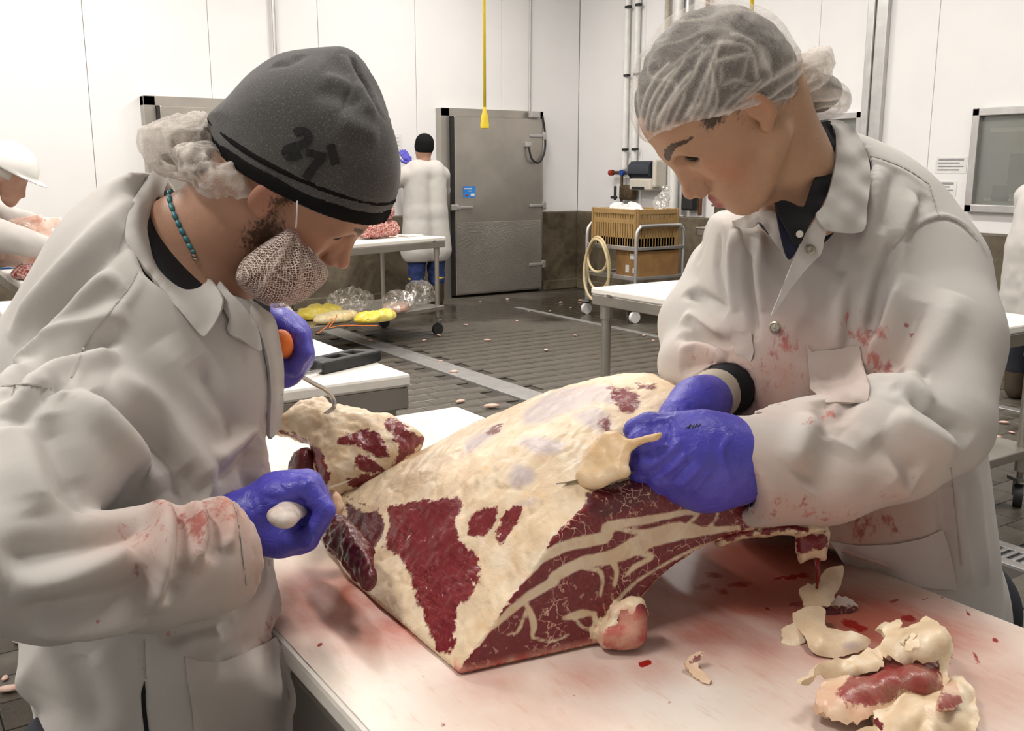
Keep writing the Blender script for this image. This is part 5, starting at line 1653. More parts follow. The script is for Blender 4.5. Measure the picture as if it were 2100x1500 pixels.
patch('pocket', [(376, 1347), (400, 1358), (450, 1362), (500, 1345), (545, 1320), (560, 1308), (590, 1370), (612, 1420), (640, 1495), (645, 1540), (400, 1540), (392, 1440)], co, .003, .003, 'coat_cloth', man, 10, attrs_fn=lambda A: dict(blood=np.zeros(len(A)), pink=np.zeros(len(A)) + .12))
# dark slit in the coat skirt with trousers showing
v, fc = ribbon(co, [(296, 1398), (294, 1430), (297, 1470), (304, 1520)], [.0003, .001, .002, .003] + [.0042] * 15, .0012, .001); mesh_obj('coat_slit', v, fc, 'black_knit', man)
# legs and boots under the coat
def legs(parent, c, dx, dy, mat='trousers_dark', top=.75, boot='boot_rubber', bh=.30, face=(1, 0)):
    fx = np.array([face[0], face[1], 0.0])
    for s in (-1, 1):
        b = np.array([c[0] + s * dx, c[1] + s * dy, 0])
        f = Field(b + [-.16, -.16, .10], b + [.16, .16, top + .12], .008)
        f.chain([(b + [0, 0, top], .095), (b + [.01, 0, .45], .075), (b + [0, 0, .16], .062)], .02)
        V, Q = f.mesh(); mesh_obj('trouser_leg', toW(V), Q, mat, parent, True)
        f = Field(b - .24 + [0, 0, .235], b + [.24, .24, bh + .06], .007)
        f.chain([(b + [0, 0, bh], .072), (b + [0, 0, .10], .066)], .02)
        f.rc(b + [0, 0, .05], b + fx * .14 + [0, 0, .042], .055, .045, .03)
        f.half((0, 0, bh), (0, 0, 1)); f.half((0, 0, .002), (0, 0, -1), .004)
        V, Q = f.mesh(); mesh_obj('boot', toW(V), Q, boot, parent, True)
legs(man, (-.46, 1.05), .01, .08, face=(.9, .1))
# right hand closed on the knife handle, little finger towards the viewer
hand = []
d0 = 1.075
for i, (dz, sc_) in enumerate([(0, .92), (.0205, 1.0), (.041, 1.03), (.061, 1.0)]):
    d = d0 + dz
    hand.append(dict(c=[(P(575, 1010 - i * 3, d + .006), .0135), (P(628 + i * 3, 1000 - i * 4, d), .0125 * sc_ + .0005), (P(668, 1048, d), .0112), (P(634, 1106, d), .0108), (P(592, 1108, d + .004), .0100)], k=.003))
hand += [dict(c=[(P(520, 1064, 1.105), .034), (P(572, 1035, 1.105), .032), (P(612, 1018, 1.105), .026)], k=.02),
         dict(c=[(P(530, 1085, 1.10), .027), (P(575, 1102, 1.095), .019), (P(612, 1108, 1.10), .013)], k=.018),
         dict(c=[(P(470, 1075, 1.098), .034), (P(510, 1068, 1.10), .034)], k=.015),
         dict(c=[(P(560, 1060, 1.135), .018), (P(620, 1030, 1.155), .013), (P(655, 1010, 1.155), .0115)], k=.008)]
fist('glove', hand, 'glove', man, folds=[(-.0022, .003, [(540, 1020), (590, 1030), (632, 1030)]), (-.0018, .0025, [(600, 1000), (625, 1040), (632, 1075)]), (.0015, .003, [(520, 1010), (530, 1060), (520, 1110)]), (-.0015, .002, [(560, 990), (590, 1010), (600, 1030)])])
# left hand closed on the hook handle
hand = []
for i, (dz, sc_) in enumerate([(0, .95), (.018, 1.0), (.036, 1.0), (.053, .95)]):
    d = 1.345 + dz
    hand.append(dict(c=[(P(575, 668, d + .01), .0135), (P(612, 690 - i, d), .0128 * sc_), (P(622, 724, d), .0120), (P(604, 756, d), .0110), (P(574, 755, d + .006), .0105)], k=.0045))
hand += [dict(c=[(P(548, 665, 1.385), .033), (P(580, 690, 1.38), .032), (P(600, 735, 1.38), .026)], k=.02), dict(c=[(P(555, 735, 1.37), .026), (P(585, 765, 1.37), .017), (P(578, 775, 1.365), .014)], k=.015)]
fist('glove', hand, 'glove', man)
# the things he holds
kn = thing('boning_knife', toW(P(585, 1060, 1.08)), 'boning knife with white handle in the knit cap worker hand', 'knife')
a, b = P(578, 1062, 1.035), P(640, 1012, 1.165)
f = Field(np.minimum(a, b) - .03, np.maximum(a, b) + .03, .0018)
f.chain([(a, .0165), (a + (b - a) * .35, .0150), (a + (b - a) * .75, .0135), (b, .012)], .006, sq=((.35, 0, .94), .62))
V, Q = f.mesh(); Surf(relax(V, Q, 2), Q).build('handle', 'knife_handle', kn)
tipk = P(722, 984, 1.40)
u = (tipk - b); u /= np.linalg.norm(u); wv = np.cross(u, [0, 1, 0]); wv /= np.linalg.norm(wv); th_ = np.cross(u, wv) * .0009
L_ = np.linalg.norm(tipk - b); rows = []
for t_ in np.linspace(0, 1, 14):
    c = b + u * L_ * t_; hw = .009 * (1 - t_ ** 3) + .0006
    rows += [c - wv * hw, c + th_, c + wv * hw, c - th_]
fc = [(i * 4 + j, i * 4 + (j + 1) % 4, (i + 1) * 4 + (j + 1) % 4, (i + 1) * 4 + j) for i in range(13) for j in range(4)] + [(0, 1, 2, 3), (55, 54, 53, 52)]
mesh_obj('blade', toW(np.array(rows)), fc, 'knife_steel', kn)
hk = thing('meat_hook', toW(P(585, 705, 1.34)), 'steel meat hook with orange handle pulling the neck flap', 'hook')
a, b = P(578, 700, 1.315), P(596, 740, 1.41)
f = Field(np.minimum(a, b) - .04, np.maximum(a, b) + .04, .002)
f.chain([(a, .0165), (a + (b - a) * .5, .0145), (b, .013)], .006, sq=((1, 0, .3), .85))
V, Q = f.mesh(); Surf(relax(V, Q, 2), Q).build('handle', 'plastic_orange', hk)
MB().tube(toW(crv([P(585, 735, 1.37), P(606, 763, 1.37), P(640, 785, 1.39), P(668, 800, 1.41), P(683, 818, 1.42), P(685, 834, 1.42), P(676, 843, 1.425), P(664, 848, 1.44)], 8)), [.0034] * 50 + [.0030, .0028, .0026, .0022, .0018, .0012, .0006], 10).build('hook_rod', 'knife_steel', hk, True)
# ---------------------------------------------------------------- the woman in the hair net
wom = thing('person', toW(np.array([.60, 1.52, 0.0])), 'person in white coat and sheer hair net trimming fat from beef', 'person')
Rw = np.array([[-.6052, .2024, -.7699], [.03, -.9607, -.2761], [-.7955, -.1902, .5753]]); ow = np.array([.2645, 1.2441, 1.5041])
hw, Lw, lip, blush = head_mesh(Rw, ow, [(ow + Rw @ np.array([-.045, 0, -.03]), .050), (P(1610, 330, 1.27), .054), (P(1660, 420, 1.32), .060), (P(1690, 520, 1.36), .08)], female=True)
g = lambda c, r: np.exp(-(((Lw - np.array(c)) / np.array(r)) ** 2).sum(1))
hairy = brow_line(Lw, True) * .85
for s in (-1, 1):
    hairy = np.maximum(hairy, 1.0 * g((.030, s * .070, .030), (.022, .02, .016)))
    hairy = np.maximum(hairy, .6 * g((.012, s * .078, .002), (.010, .02, .028)))
    hairy = np.maximum(hairy, .9 * g((-.055, s * .06, -.03), (.03, .04, .02)))
hw.build('body', 'skin_woman', wom, dict(lip=lip, blush=blush, hairy=np.clip(hairy, 0, 1)))
eyes(Rw, ow, wom, 1.0, .0065, .0700, .0340, .0178, 1.35)
# hair under the net
HAIR = [(1322, 262), (1330, 215), (1362, 150), (1405, 95), (1455, 66), (1520, 66), (1570, 85), (1605, 120), (1650, 135), (1690, 160), (1720, 195), (1728, 220), (1690, 236), (1640, 222), (1600, 215), (1560, 205), (1490, 232), (1420, 250), (1372, 262), (1340, 282)]
c0 = P(1510, 190, 1.25)
f = Field(c0 - .24, c0 + .24, .0034)
f.ell(ow + Rw @ np.array([-.005, 0, .034]), (.095, .077, .082), 0, R=Rw)
f.ell(ow + Rw @ np.array([.036, 0, .040]), (.052, .064, .050), .02, R=Rw)
hp = [P(1330, 288, 1.245), P(1480, 235, 1.165), P(1580, 212, 1.17)]
hn_ = np.cross(hp[1] - hp[0], hp[2] - hp[0]); hn_ /= np.linalg.norm(hn_)
if hn_[2] > 0: hn_ = -hn_
f.half(hp[0], hn_, .006)
f.ell(ow + Rw @ np.array([-.047, 0, .006]), (.056, .070, .062), .012, R=Rw)
bun = P(1672, 190, 1.28)
f.ell(bun, (.034, .045, .026), .02); f.ell(P(1620, 175, 1.27), (.03, .05, .034), .02)
V, Q = f.mesh(); s = Surf(V, Q)
s.V += s.N * (hash_noise(V * np.array([90, 30, 90]), 3) * .0022)[:, None]; s.finish(0)
s.build('hair', 'hair_woman', wom)
f = Field(c0 - .26, c0 + .26, .003)
f.ell(ow + Rw @ np.array([-.005, 0, .034]), (.101, .083, .089), .0, R=Rw)
f.ell(ow + Rw @ np.array([.038, 0, .042]), (.057, .070, .055), .02, R=Rw)
f.half(hp[0] + hn_ * .004, hn_, .004)
f.ell(ow + Rw @ np.array([-.047, 0, .010]), (.064, .077, .068), .012, R=Rw)
f.slab_px([(1560, 120), (1612, 122), (1645, 112), (1690, 102), (1703, 135), (1700, 160), (1724, 182), (1739, 210), (1732, 232), (1700, 242), (1650, 234), (1600, 226), (1570, 210), (1530, 190)], 1.265, .058, .045, .02)
V, Q = f.mesh(); ns_ = Surf(V, Q)
# pleats running back from the forehead band, crumples on the crown
pl_ = np.zeros(len(V)); pleats = []
rngw = random.Random(4)
pl_lines = [([(1318, 250), (1330, 190), (1370, 130)], 1), ([(1326, 262), (1342, 200), (1385, 140)], 1), ([(1335, 268), (1355, 205), (1405, 120)], 1), ([(1346, 266), (1372, 210), (1415, 150)], 1), ([(1360, 262), (1385, 205), (1420, 160), (1440, 110)], 1), ([(1376, 258), (1400, 210), (1412, 170), (1450, 105)], 1), ([(1395, 255), (1420, 215), (1450, 150)], .8), ([(1412, 250), (1440, 200), (1455, 140), (1475, 90)], 1), ([(1430, 246), (1452, 210), (1462, 160)], .8), ([(1450, 242), (1470, 205), (1460, 150), (1465, 128)], 1), ([(1470, 238), (1495, 205), (1530, 180)], .8), ([(1490, 234), (1520, 200), (1560, 165)], .9),
            ([(1465, 128), (1500, 120), (1540, 115), (1552, 160)], 1), ([(1480, 92), (1530, 98), (1545, 130)], .8), ([(1500, 70), (1540, 90), (1575, 140), (1580, 160)], .8), ([(1430, 90), (1460, 110), (1480, 150), (1470, 180)], .7), ([(1400, 120), (1450, 100), (1500, 88)], .7), ([(1360, 150), (1410, 110), (1440, 80)], .6), ([(1505, 215), (1560, 175), (1600, 150), (1660, 115)], 1.2), ([(1520, 225), (1580, 195), (1640, 150), (1695, 130)], 1.2), ([(1560, 215), (1620, 190), (1680, 150)], 1), ([(1600, 222), (1650, 205), (1720, 200)], 1), ([(1640, 232), (1690, 215), (1732, 215)], 1), ([(1660, 140), (1640, 180), (1600, 200)], .8), ([(1480, 175), (1510, 165), (1545, 175)], .7), ([(1530, 115), (1525, 150), (1505, 180)], .6)]
for pts, a in pl_lines:
    L = ns_.line(pts, 6)
    m, d, t_ = ns_.dist(L, .012)
    pl_[m] = np.maximum(pl_[m], a * np.exp(-(d / .0022) ** 2) * .62)
    pl_[m] = np.maximum(pl_[m], a * np.exp(-(d / .006) ** 2) * .16)
    ns_.fold(.0035 * a, .0035, pts)
w_ = 1 - 2 * np.abs(hash_noise(V * 30, 15))
ns_.V += ns_.N * (w_ * .0018)[:, None]
ns_.finish(0)
m, d, t_ = ns_.dist(ns_.line([(1326, 296), (1345, 275), (1372, 262), (1420, 250), (1490, 232), (1545, 207)], 6), .02)
pl_[m] = np.maximum(pl_[m], np.clip(1 - d / .005, 0, 1) * .75)
back = np.clip((ns_.px - 1560) / 60, 0, 1) * .16
netw = ns_.build('hair_net', 'hair_net', wom, dict(dense=pl_ + back + np.clip((w_ - .72) * 1.3, 0, .35)))
puff('net_tuft', [(1495, 228), (1530, 200), (1575, 165), (1620, 130), (1660, 104), (1698, 103), (1704, 140), (1690, 168), (1640, 190), (1600, 208), (1570, 203), (1545, 206)], 1.215, .03, .025, 'hair_net', netw, 12, .005)
# navy shirt with collar
c = Field(P(1690, 470, 1.37) - .24, P(1690, 470, 1.37) + .24, .004)
c.chain([(P(1690, 380, 1.345), .074), (P(1690, 520, 1.375), .105), (P(1700, 620, 1.40), .14)], .02)
nd = ow + Rw @ np.array([-.04, 0, -.03]) - P(1680, 440, 1.33); nd /= np.linalg.norm(nd)
c.half(P(1650, 372, 1.33), nd, .004)
V, Q = c.mesh(); Surf(V, Q).build('shirt', 'navy_cloth', wom)
sheet('shirt_collar', [(1640, 262, 1.26), (1698, 250, 1.31), (1716, 262, 1.31), (1712, 330, 1.262), (1696, 395, 1.228), (1680, 430, 1.212), (1655, 470, 1.205), (1636, 505, 1.205), (1612, 470, 1.205), (1590, 420, 1.21), (1612, 412, 1.212), (1645, 425, 1.212), (1660, 395, 1.214), (1682, 330, 1.232), (1686, 285, 1.255)], [], .004, 'black_knit', wom, 8, cx=3)
sheet('shirt_placket', [(1588, 416, 1.215), (1640, 430, 1.218), (1655, 462, 1.215), (1640, 500, 1.215), (1618, 535, 1.225), (1604, 500, 1.22), (1594, 450, 1.215)], [], .004, 'navy_cloth', wom, 8, cx=2)
MB().lathe(toW(P(1640, 481, 1.202)), [(.0005, 0), (.0045, 0), (.0045, .002), (.0005, .0025)], 14, Vector(toW(np.array([-.3, -.9, .3]))).to_track_quat('Z', 'Y').to_matrix().to_4x4()).build('shirt_button', 'plastic_cream', wom)

# coat
f = Field((.10, 1.0, .50), (.86, 1.80, 1.64), .0058)
dW = lambda x, y: 1.44 + (y - 800) * .00005 - (x - 1700) * .00012
f.slab_px([(1692, 262), (1760, 278), (1850, 322), (1930, 390), (1985, 478), (2015, 600), (2020, 720), (2012, 820), (2010, 900), (2024, 1000), (2038, 1150), (2046, 1300), (2052, 1450), (1650, 1450), (1570, 1250), (1500, 1100), (1450, 950), (1430, 800), (1420, 700), (1425, 600), (1440, 500), (1455, 445), (1500, 432), (1580, 440), (1640, 350)], dW, .185, .15, 0)
hipw = P(1830, 1260, 1.50)
f.rc(hipw, (hipw[0], hipw[1] + .02, .60), .16, .185, .05)
# near arm
f.chain([K(1900, 560, 1.33, 125), K(1925, 700, 1.27, 118), K(1920, 850, 1.21, 112)], .03)
f.chain([K(1925, 880, 1.20, 100), K(1830, 905, 1.185, 122), K(1680, 945, 1.165, 128), K(1470, 967, 1.145, 120)], .014)
# far arm
f.chain([K(1480, 560, 1.50, 75), K(1430, 660, 1.46, 72), K(1425, 740, 1.41, 68)], .03)
f.chain([K(1432, 750, 1.40, 62), K(1500, 775, 1.37, 62), K(1540, 790, 1.35, 58)], .02)
f.chain([K(1425, 745, 1.40, 66), K(1490, 780, 1.34, 62), K(1500, 800, 1.31, 64)], .02)
f.chain([(P(1680, 380, 1.33), .07), (P(1640, 330, 1.28), .09), (P(1560, 300, 1.2), .14)], .01, 's')
# open front below the throat
f.rc(P(1640, 430, 1.26), P(1612, 520, 1.25), .035, .012, .01, 's')
# cuffs cut off square and hollow
def cuff(f, p, n_, r, ri, dep):
    fn = lambda X, Y, Z: np.maximum(-((X - p[0]) * n_[0] + (Y - p[1]) * n_[1] + (Z - p[2]) * n_[2]), np.sqrt((X - p[0]) ** 2 + (Y - p[1]) ** 2 + (Z - p[2]) ** 2) - r)
    f.put(fn, p - r, p + r, .003, 's')
    f.chain([(p - n_ * dep, ri), (p + n_ * .04, ri * 1.02)], .003, 's')
cl = P(1462, 965, 1.150); nl_ = P(1497, 965, 1.150) - P(1680, 945, 1.165); nl_ = nl_ + np.array([0, -.06, -.05]); nl_ /= np.linalg.norm(nl_)
cuff(f, cl, nl_, .12, .060, .05)
cr = P(1492, 800, 1.31); nr_ = P(1440, 835, 1.25) - P(1500, 770, 1.36); nr_ /= np.linalg.norm(nr_)
cuff(f, cr, nr_, .075, .036, .05)
f.half((0, 0, .56), (0, 0, -1), .004)
V, Q = f.mesh()
V, Q = subdiv(V, Q); V = relax(V, Q, 3, .5)
cw = Surf(V, Q)
cw.V += cw.N * (hash_noise(V * 9, 6) * .003 + hash_noise(V * np.array([14, 14, 7]), 7) * .0015)[:, None]
cw.finish(0)
WF = [(-.014, .012, [(1840, 480), (1820, 540), (1800, 620), (1785, 700)]), (.010, .014, [(1880, 400), (1850, 470), (1825, 540)]), (-.008, .010, [(1900, 400), (1870, 450), (1850, 500)]), (.008, .012, [(1800, 340), (1790, 430), (1770, 520)]), (-.007, .010, [(1840, 350), (1820, 420), (1805, 480)]), (.012, .018, [(1850, 560), (1820, 640), (1790, 740), (1780, 800)]), (-.012, .016, [(1880, 620), (1850, 700), (1810, 770)]), (.010, .02, [(1960, 600), (1930, 680), (1880, 760), (1840, 830)]),
      (-.009, .010, [(1780, 775), (1830, 774), (1880, 778), (1900, 785)]), (.006, .012, [(1770, 790), (1820, 782), (1880, 800), (1920, 840)]), (-.014, .012, [(1830, 795), (1880, 820), (1940, 860), (1990, 905)]), (.012, .016, [(1830, 850), (1900, 890), (1960, 930)]), (-.006, .012, [(1700, 840), (1690, 830), (1680, 822)]), (-.009, .02, [(1700, 835), (1720, 870), (1760, 910), (1820, 980)]), (.010, .018, [(1680, 850), (1650, 900), (1620, 960)]), (-.010, .03, [(1720, 900), (1690, 960), (1650, 1000)]), (.010, .02, [(1740, 880), (1790, 930), (1840, 990), (1870, 1010)]), (-.008, .016, [(1790, 900), (1840, 950), (1880, 980)]), (-.008, .010, [(1760, 810), (1740, 830), (1720, 860)]),
      (-.010, .008, [(1536, 480), (1532, 560), (1542, 640), (1548, 700)]), (.008, .010, [(1555, 470), (1560, 560), (1570, 640)]), (-.007, .008, [(1475, 480), (1470, 560), (1490, 640)]), (.007, .010, [(1505, 470), (1500, 560), (1510, 640)]), (.010, .012, [(1400, 650), (1440, 660), (1500, 690)]), (-.010, .010, [(1405, 600), (1440, 610), (1490, 640)]), (-.009, .010, [(1390, 690), (1440, 690), (1500, 715)]), (.008, .010, [(1390, 720), (1440, 715), (1490, 735)]), (-.008, .01, [(1395, 760), (1430, 745), (1470, 745)]),
      (.006, .010, [(1730, 560), (1720, 640), (1715, 720)]), (-.006, .010, [(1755, 560), (1745, 650), (1735, 720)]), (-.006, .010, [(1700, 900), (1690, 820)]), (.006, .012, [(1960, 1000), (1970, 1100), (1985, 1200)]), (-.006, .012, [(1930, 990), (1940, 1100), (1950, 1180)]), (.005, .012, [(2005, 960), (2010, 1060), (2025, 1200)]),
      (-.0020, .0020, [(1782, 318), (1820, 330), (1865, 350), (1905, 378)]), (.0022, .005, [(1780, 326), (1820, 338), (1862, 358), (1900, 386)]), (-.0018, .0018, [(1905, 378), (1915, 410), (1925, 440)]), (.0028, .0035, [(1830, 505), (1870, 465), (1925, 443), (1970, 455), (2005, 490), (2025, 530)]), (-.0016, .0018, [(1836, 512), (1874, 472), (1925, 450), (1966, 461), (2000, 495)]),
      (-.0016, .0016, [(1512, 862), (1520, 920), (1528, 990), (1535, 1070)])]
for a, w, pts in WF:
    cw.fold(a * 1.25 if abs(a) > .005 else a, w * .9 if abs(a) > .005 else w, pts)
cw.finish(1)
press(cw, 1)
wb = stain(cw, [(1605, 695, .012, .9), (1620, 712, .008, .9), (1590, 725, .010, .6), (1735, 655, .012, .7), (1745, 690, .010, .55), (1780, 690, .012, .9), (1800, 682, .010, .85), (1815, 755, .010, .9), (1790, 735, .014, .75), (1775, 760, .010, .7), (1800, 720, .010, .6), (1610, 760, .02, .5), (1640, 790, .02, .55), (1590, 790, .02, .5), (1670, 770, .016, .45), (1540, 720, .012, .5), (1520, 930, .010, .8), (1525, 960, .012, .8), (1545, 975, .009, .75), (1535, 1000, .008, .6), (1600, 1035, .012, .75), (1585, 1050, .010, .7), (1660, 1055, .012, .7), (1650, 1030, .014, .55), (1690, 1062, .012, .7), (1750, 1050, .014, .6), (1820, 1020, .014, .55), (1880, 990, .012, .4), (1700, 850, .008, .75), (1660, 862, .008, .7), (1600, 830, .010, .45), (1560, 915, .005, .8), (1690, 865, .010, .6), (1540, 850, .012, .4), (1760, 1075, .018, .85), (1820, 1075, .01, .8), (1835, 1085, .010, .75), (1865, 1175, .010, .9), (1918, 1190, .008, .6), (1790, 1070, .012, .5), (1720, 1100, .02, .5), (1460, 720, .014, .5), (1430, 735, .012, .5), (1500, 705, .010, .4), (1760, 640, .006, .6), (1870, 685, .004, .9), (1860, 670, .004, .8), (1550, 745, .014, .5), (1560, 770, .012, .5), (1700, 1010, .012, .35), (1560, 1060, .016, .5)])
wp = stain(cw, [(1620, 740, .07, .6), (1600, 790, .07, .8), (1700, 780, .06, .5), (1790, 730, .05, .5), (1530, 960, .05, .4), (1620, 1040, .06, .5), (1720, 1050, .06, .5), (1850, 1000, .06, .35), (1780, 1100, .10, .8), (1850, 1150, .08, .5), (1520, 760, .06, .55), (1440, 730, .05, .4), (1560, 840, .05, .25), (1700, 850, .05, .25), (1700, 1150, .1, .6)])
cw.build('coat', 'coat_cloth', wom, dict(blood=wb, pink=wp))
seams(cw, wom, [[(1784, 320), (1820, 331), (1865, 351), (1905, 378)], [(1905, 378), (1915, 410), (1925, 442)], [(1832, 508), (1872, 468), (1925, 446), (1968, 458), (2003, 493)], [(1518, 865), (1526, 925), (1534, 990), (1540, 1060)], [(1950, 960), (1962, 1060), (1972, 1160)]])
# collar, lapels, pockets, snaps
sheet('collar', [(1700, 248, 1.315), (1720, 248, 1.30), (1752, 268, 1.29), (1778, 320, 1.262), (1784, 370, 1.245), (1776, 430, 1.225), (1768, 476, 1.215), (1700, 474, 1.20), (1684, 462, 1.195), (1672, 440, 1.20), (1690, 420, 1.205), (1706, 370, 1.22), (1714, 320, 1.24), (1712, 275, 1.28)], [(1740, 330, 1.245), (1745, 400, 1.22), (1725, 440, 1.205)], .004, 'coat_cloth', wom, 8, wob=.001, cx=3, attrs_fn=z0)
sheet('lapel', [(1684, 440, 1.205), (1695, 470, 1.205), (1690, 490, 1.208), (1684, 520, 1.212), (1660, 545, 1.22), (1630, 580, 1.228), (1606, 615, 1.235), (1588, 640, 1.24), (1580, 650, 1.242), (1600, 600, 1.236), (1620, 550, 1.226), (1640, 500, 1.215), (1660, 465, 1.208)], [], .004, 'coat_cloth', wom, 7, wob=.0008, cx=3, attrs_fn=z0)
sheet('far_collar', [(1502, 455, 1.34), (1540, 440, 1.31), (1580, 430, 1.26), (1600, 455, 1.25), (1612, 500, 1.25), (1620, 535, 1.25), (1600, 515, 1.255), (1570, 468, 1.27), (1556, 455, 1.285), (1545, 468, 1.30), (1508, 466, 1.335)], [], .004, 'coat_cloth', wom, 6, wob=.001, cx=2, attrs_fn=z0)
def mk(A): return dict(blood=np.zeros(len(A)) + .12, pink=np.zeros(len(A)) + .28)
patch('chest_pocket', [(1655, 708), (1662, 722), (1720, 716), (1765, 710), (1775, 760), (1785, 800), (1780, 830), (1690, 830), (1662, 800)], cw, .003, .003, 'coat_cloth', wom, 9, attrs_fn=mk)
patch('chest_pocket', [(1503, 676), (1542, 682), (1548, 720), (1540, 745), (1510, 730)], cw, .003, .003, 'coat_cloth', wom, 8, attrs_fn=mk)
patch('hip_pocket', [(1700, 1108), (1760, 1118), (1830, 1116), (1890, 1104), (1928, 1086), (1945, 1130), (1960, 1210), (1850, 1200), (1730, 1150)], cw, .003, .003, 'coat_cloth', wom, 9, attrs_fn=mk)
for (x, y, dd_, r_) in [(1662, 512, 1.213, .0065)]:
    q = Vector(toW(np.array([-.35, -.9, .25]))).to_track_quat('Z', 'Y').to_matrix().to_4x4()
    MB().lathe(toW(P(x, y, dd_ - .003)), [(.0005, 0), (r_, 0), (r_, .002), (r_ * .75, .003), (r_ * .65, .0015), (r_ * .42, .0015), (r_ * .36, .0026), (.0005, .0028)], 20, q).build('snap', 'snap_metal', wom, True, 35)
snap(cw, 1589, 671, .0075, wom)
# dark knit cuff and pale glove cuff at the far wrist
kc = Field(P(1480, 800, 1.32) - .10, P(1480, 800, 1.32) + .10, .003)
kc.chain([(P(1530, 760, 1.36), .034), (P(1490, 800, 1.305), .034), (P(1465, 812, 1.285), .032)], .01)
kc.half(P(1464, 812, 1.285), nr_, .003)
V, Q = kc.mesh(); Surf(V, Q).build('sleeve_knit', 'black_knit', wom)
kc = Field(P(1460, 810, 1.29) - .08, P(1460, 810, 1.29) + .08, .003)
kc.chain([(P(1470, 806, 1.290), .0345), (P(1455, 820, 1.272), .0340)], .006)
kc.half(P(1455, 818, 1.272), nr_, .003); kc.half(P(1472, 806, 1.292), -nr_, .003)
V, Q = kc.mesh(); Surf(V, Q).build('wrist_band', 'insulation', wom)
legs(wom, (.60, 1.42), .09, -.02, face=(-.3, -.2))
# far hand holding the knife under the near one
hand = [dict(c=[(P(1462, 812, 1.28), .031), (P(1430, 832, 1.25), .033), (P(1400, 858, 1.215), .031)], k=.02)]
for i in range(4):
    hand.append(dict(c=[(P(1398 + i * 5, 850 + i * 8, 1.21), .012), (P(1360 + i * 5, 868 + i * 12, 1.20), .0115), (P(1345 + i * 7, 905 + i * 10, 1.205), .0105), (P(1375 + i * 6, 925 + i * 6, 1.215), .010)], k=.005))
hand.append(dict(c=[(P(1400, 862, 1.195), .016), (P(1365, 880, 1.185), .012), (P(1330, 905, 1.185), .0105)], k=.008))
fist('glove', hand, 'glove', wom, folds=[(.0018, .003, [(1380, 850), (1420, 848), (1470, 848)]), (-.0018, .0025, [(1385, 840), (1425, 838), (1465, 840)])])
# near hand, back of it towards the viewer, pinching the lifted fat
hand = [dict(c=[(P(1520, 940, 1.135), .043), (P(1470, 935, 1.12), .043), (P(1415, 925, 1.11), .040), (P(1375, 912, 1.105), .030)], k=.03),
        dict(c=[(P(1500, 970, 1.14), .036), (P(1440, 975, 1.125), .034), (P(1400, 970, 1.12), .028)], k=.03),
        dict(c=[(P(1380, 880, 1.108), .017), (P(1330, 872, 1.105), .0135), (P(1302, 882, 1.115), .0115), (P(1318, 892, 1.13), .0105)], k=.008),
        dict(c=[(P(1378, 905, 1.10), .018), (P(1315, 905, 1.095), .0135), (P(1290, 935, 1.11), .0115), (P(1320, 950, 1.135), .0105)], k=.006),
        dict(c=[(P(1385, 935, 1.10), .018), (P(1325, 945, 1.095), .0135), (P(1312, 972, 1.11), .0115), (P(1340, 975, 1.14), .0105)], k=.006),
        dict(c=[(P(1400, 965, 1.105), .018), (P(1352, 978, 1.10), .0130), (P(1345, 1000, 1.115), .0110), (P(1370, 990, 1.145), .010)], k=.006),
        dict(c=[(P(1430, 985, 1.115), .018), (P(1392, 1003, 1.11), .0125), (P(1385, 1015, 1.13), .0105), (P(1405, 1000, 1.15), .010)], k=.006),
        dict(c=[(P(1490, 985, 1.15), .022), (P(1440, 1000, 1.14), .018), (P(1415, 1005, 1.135), .014)], k=.012)]
gl, glo = fist('glove', hand, 'glove', wom, folds=[(.0034, .0035, [(1330, 960), (1370, 930), (1400, 900)]), (.0034, .003, [(1345, 985), (1385, 955), (1410, 930)]), (-.003, .003, [(1365, 990), (1400, 960), (1425, 940)]), (.003, .003, [(1390, 1005), (1420, 975), (1440, 955)]), (.0028, .003, [(1420, 1012), (1440, 985), (1455, 965)]), (-.0035, .0035, [(1365, 860), (1372, 890), (1362, 915)]), (.003, .003, [(1340, 862), (1365, 862), (1385, 855)]), (.003, .004, [(1500, 890), (1480, 930), (1500, 990)])])
m = MB()
for pts in ([(1408, 878), (1420, 873)], [(1412, 880), (1416, 871)], [(1420, 879), (1424, 871)], [(1425, 878), (1430, 870)], [(1431, 876), (1436, 871)]):
    v, fc = ribbon(gl, pts, .0012, .0006, .0006, 3); m.add(v, fc)
m.build('ink_mark', 'print_black', glo)
kn2 = thing('boning_knife', toW(P(1300, 970, 1.2)), 'boning knife slicing under the fat beneath the gloved hands', 'knife')
sd_ = lambda x, y, o_: P(x, y, bf_.d[bf_.at(x, y)] - o_)
a, b = sd_(1140, 993, .012), sd_(1305, 972, .012)
u = (a - b); L_ = np.linalg.norm(u); u /= L_; wv = np.array([.1, -.55, .45]); wv -= u * (wv @ u); wv /= np.linalg.norm(wv); th_ = np.cross(u, wv) * .0009; rows = []
for t_ in np.linspace(0, 1, 14):
    c = b + u * L_ * t_; hw_ = .0085 * (1 - t_ ** 3) + .0004
    rows += [c - wv * hw_, c + th_, c + wv * hw_, c - th_]
fc = [(i * 4 + j, i * 4 + (j + 1) % 4, (i + 1) * 4 + (j + 1) % 4, (i + 1) * 4 + j) for i in range(13) for j in range(4)] + [(0, 1, 2, 3), (55, 54, 53, 52)]
mesh_obj('blade', toW(np.array(rows)), fc, 'knife_steel', kn2)
f = Field(np.minimum(b, P(1420, 935, 1.235)) - .03, np.maximum(b, P(1420, 935, 1.235)) + .03, .002)
f.chain([(P(1345, 958, 1.19), .010), (P(1380, 950, 1.22), .013), (P(1425, 930, 1.235), .014)], .006)
V, Q = f.mesh(); Surf(V, Q).build('handle', 'knife_handle', kn2)
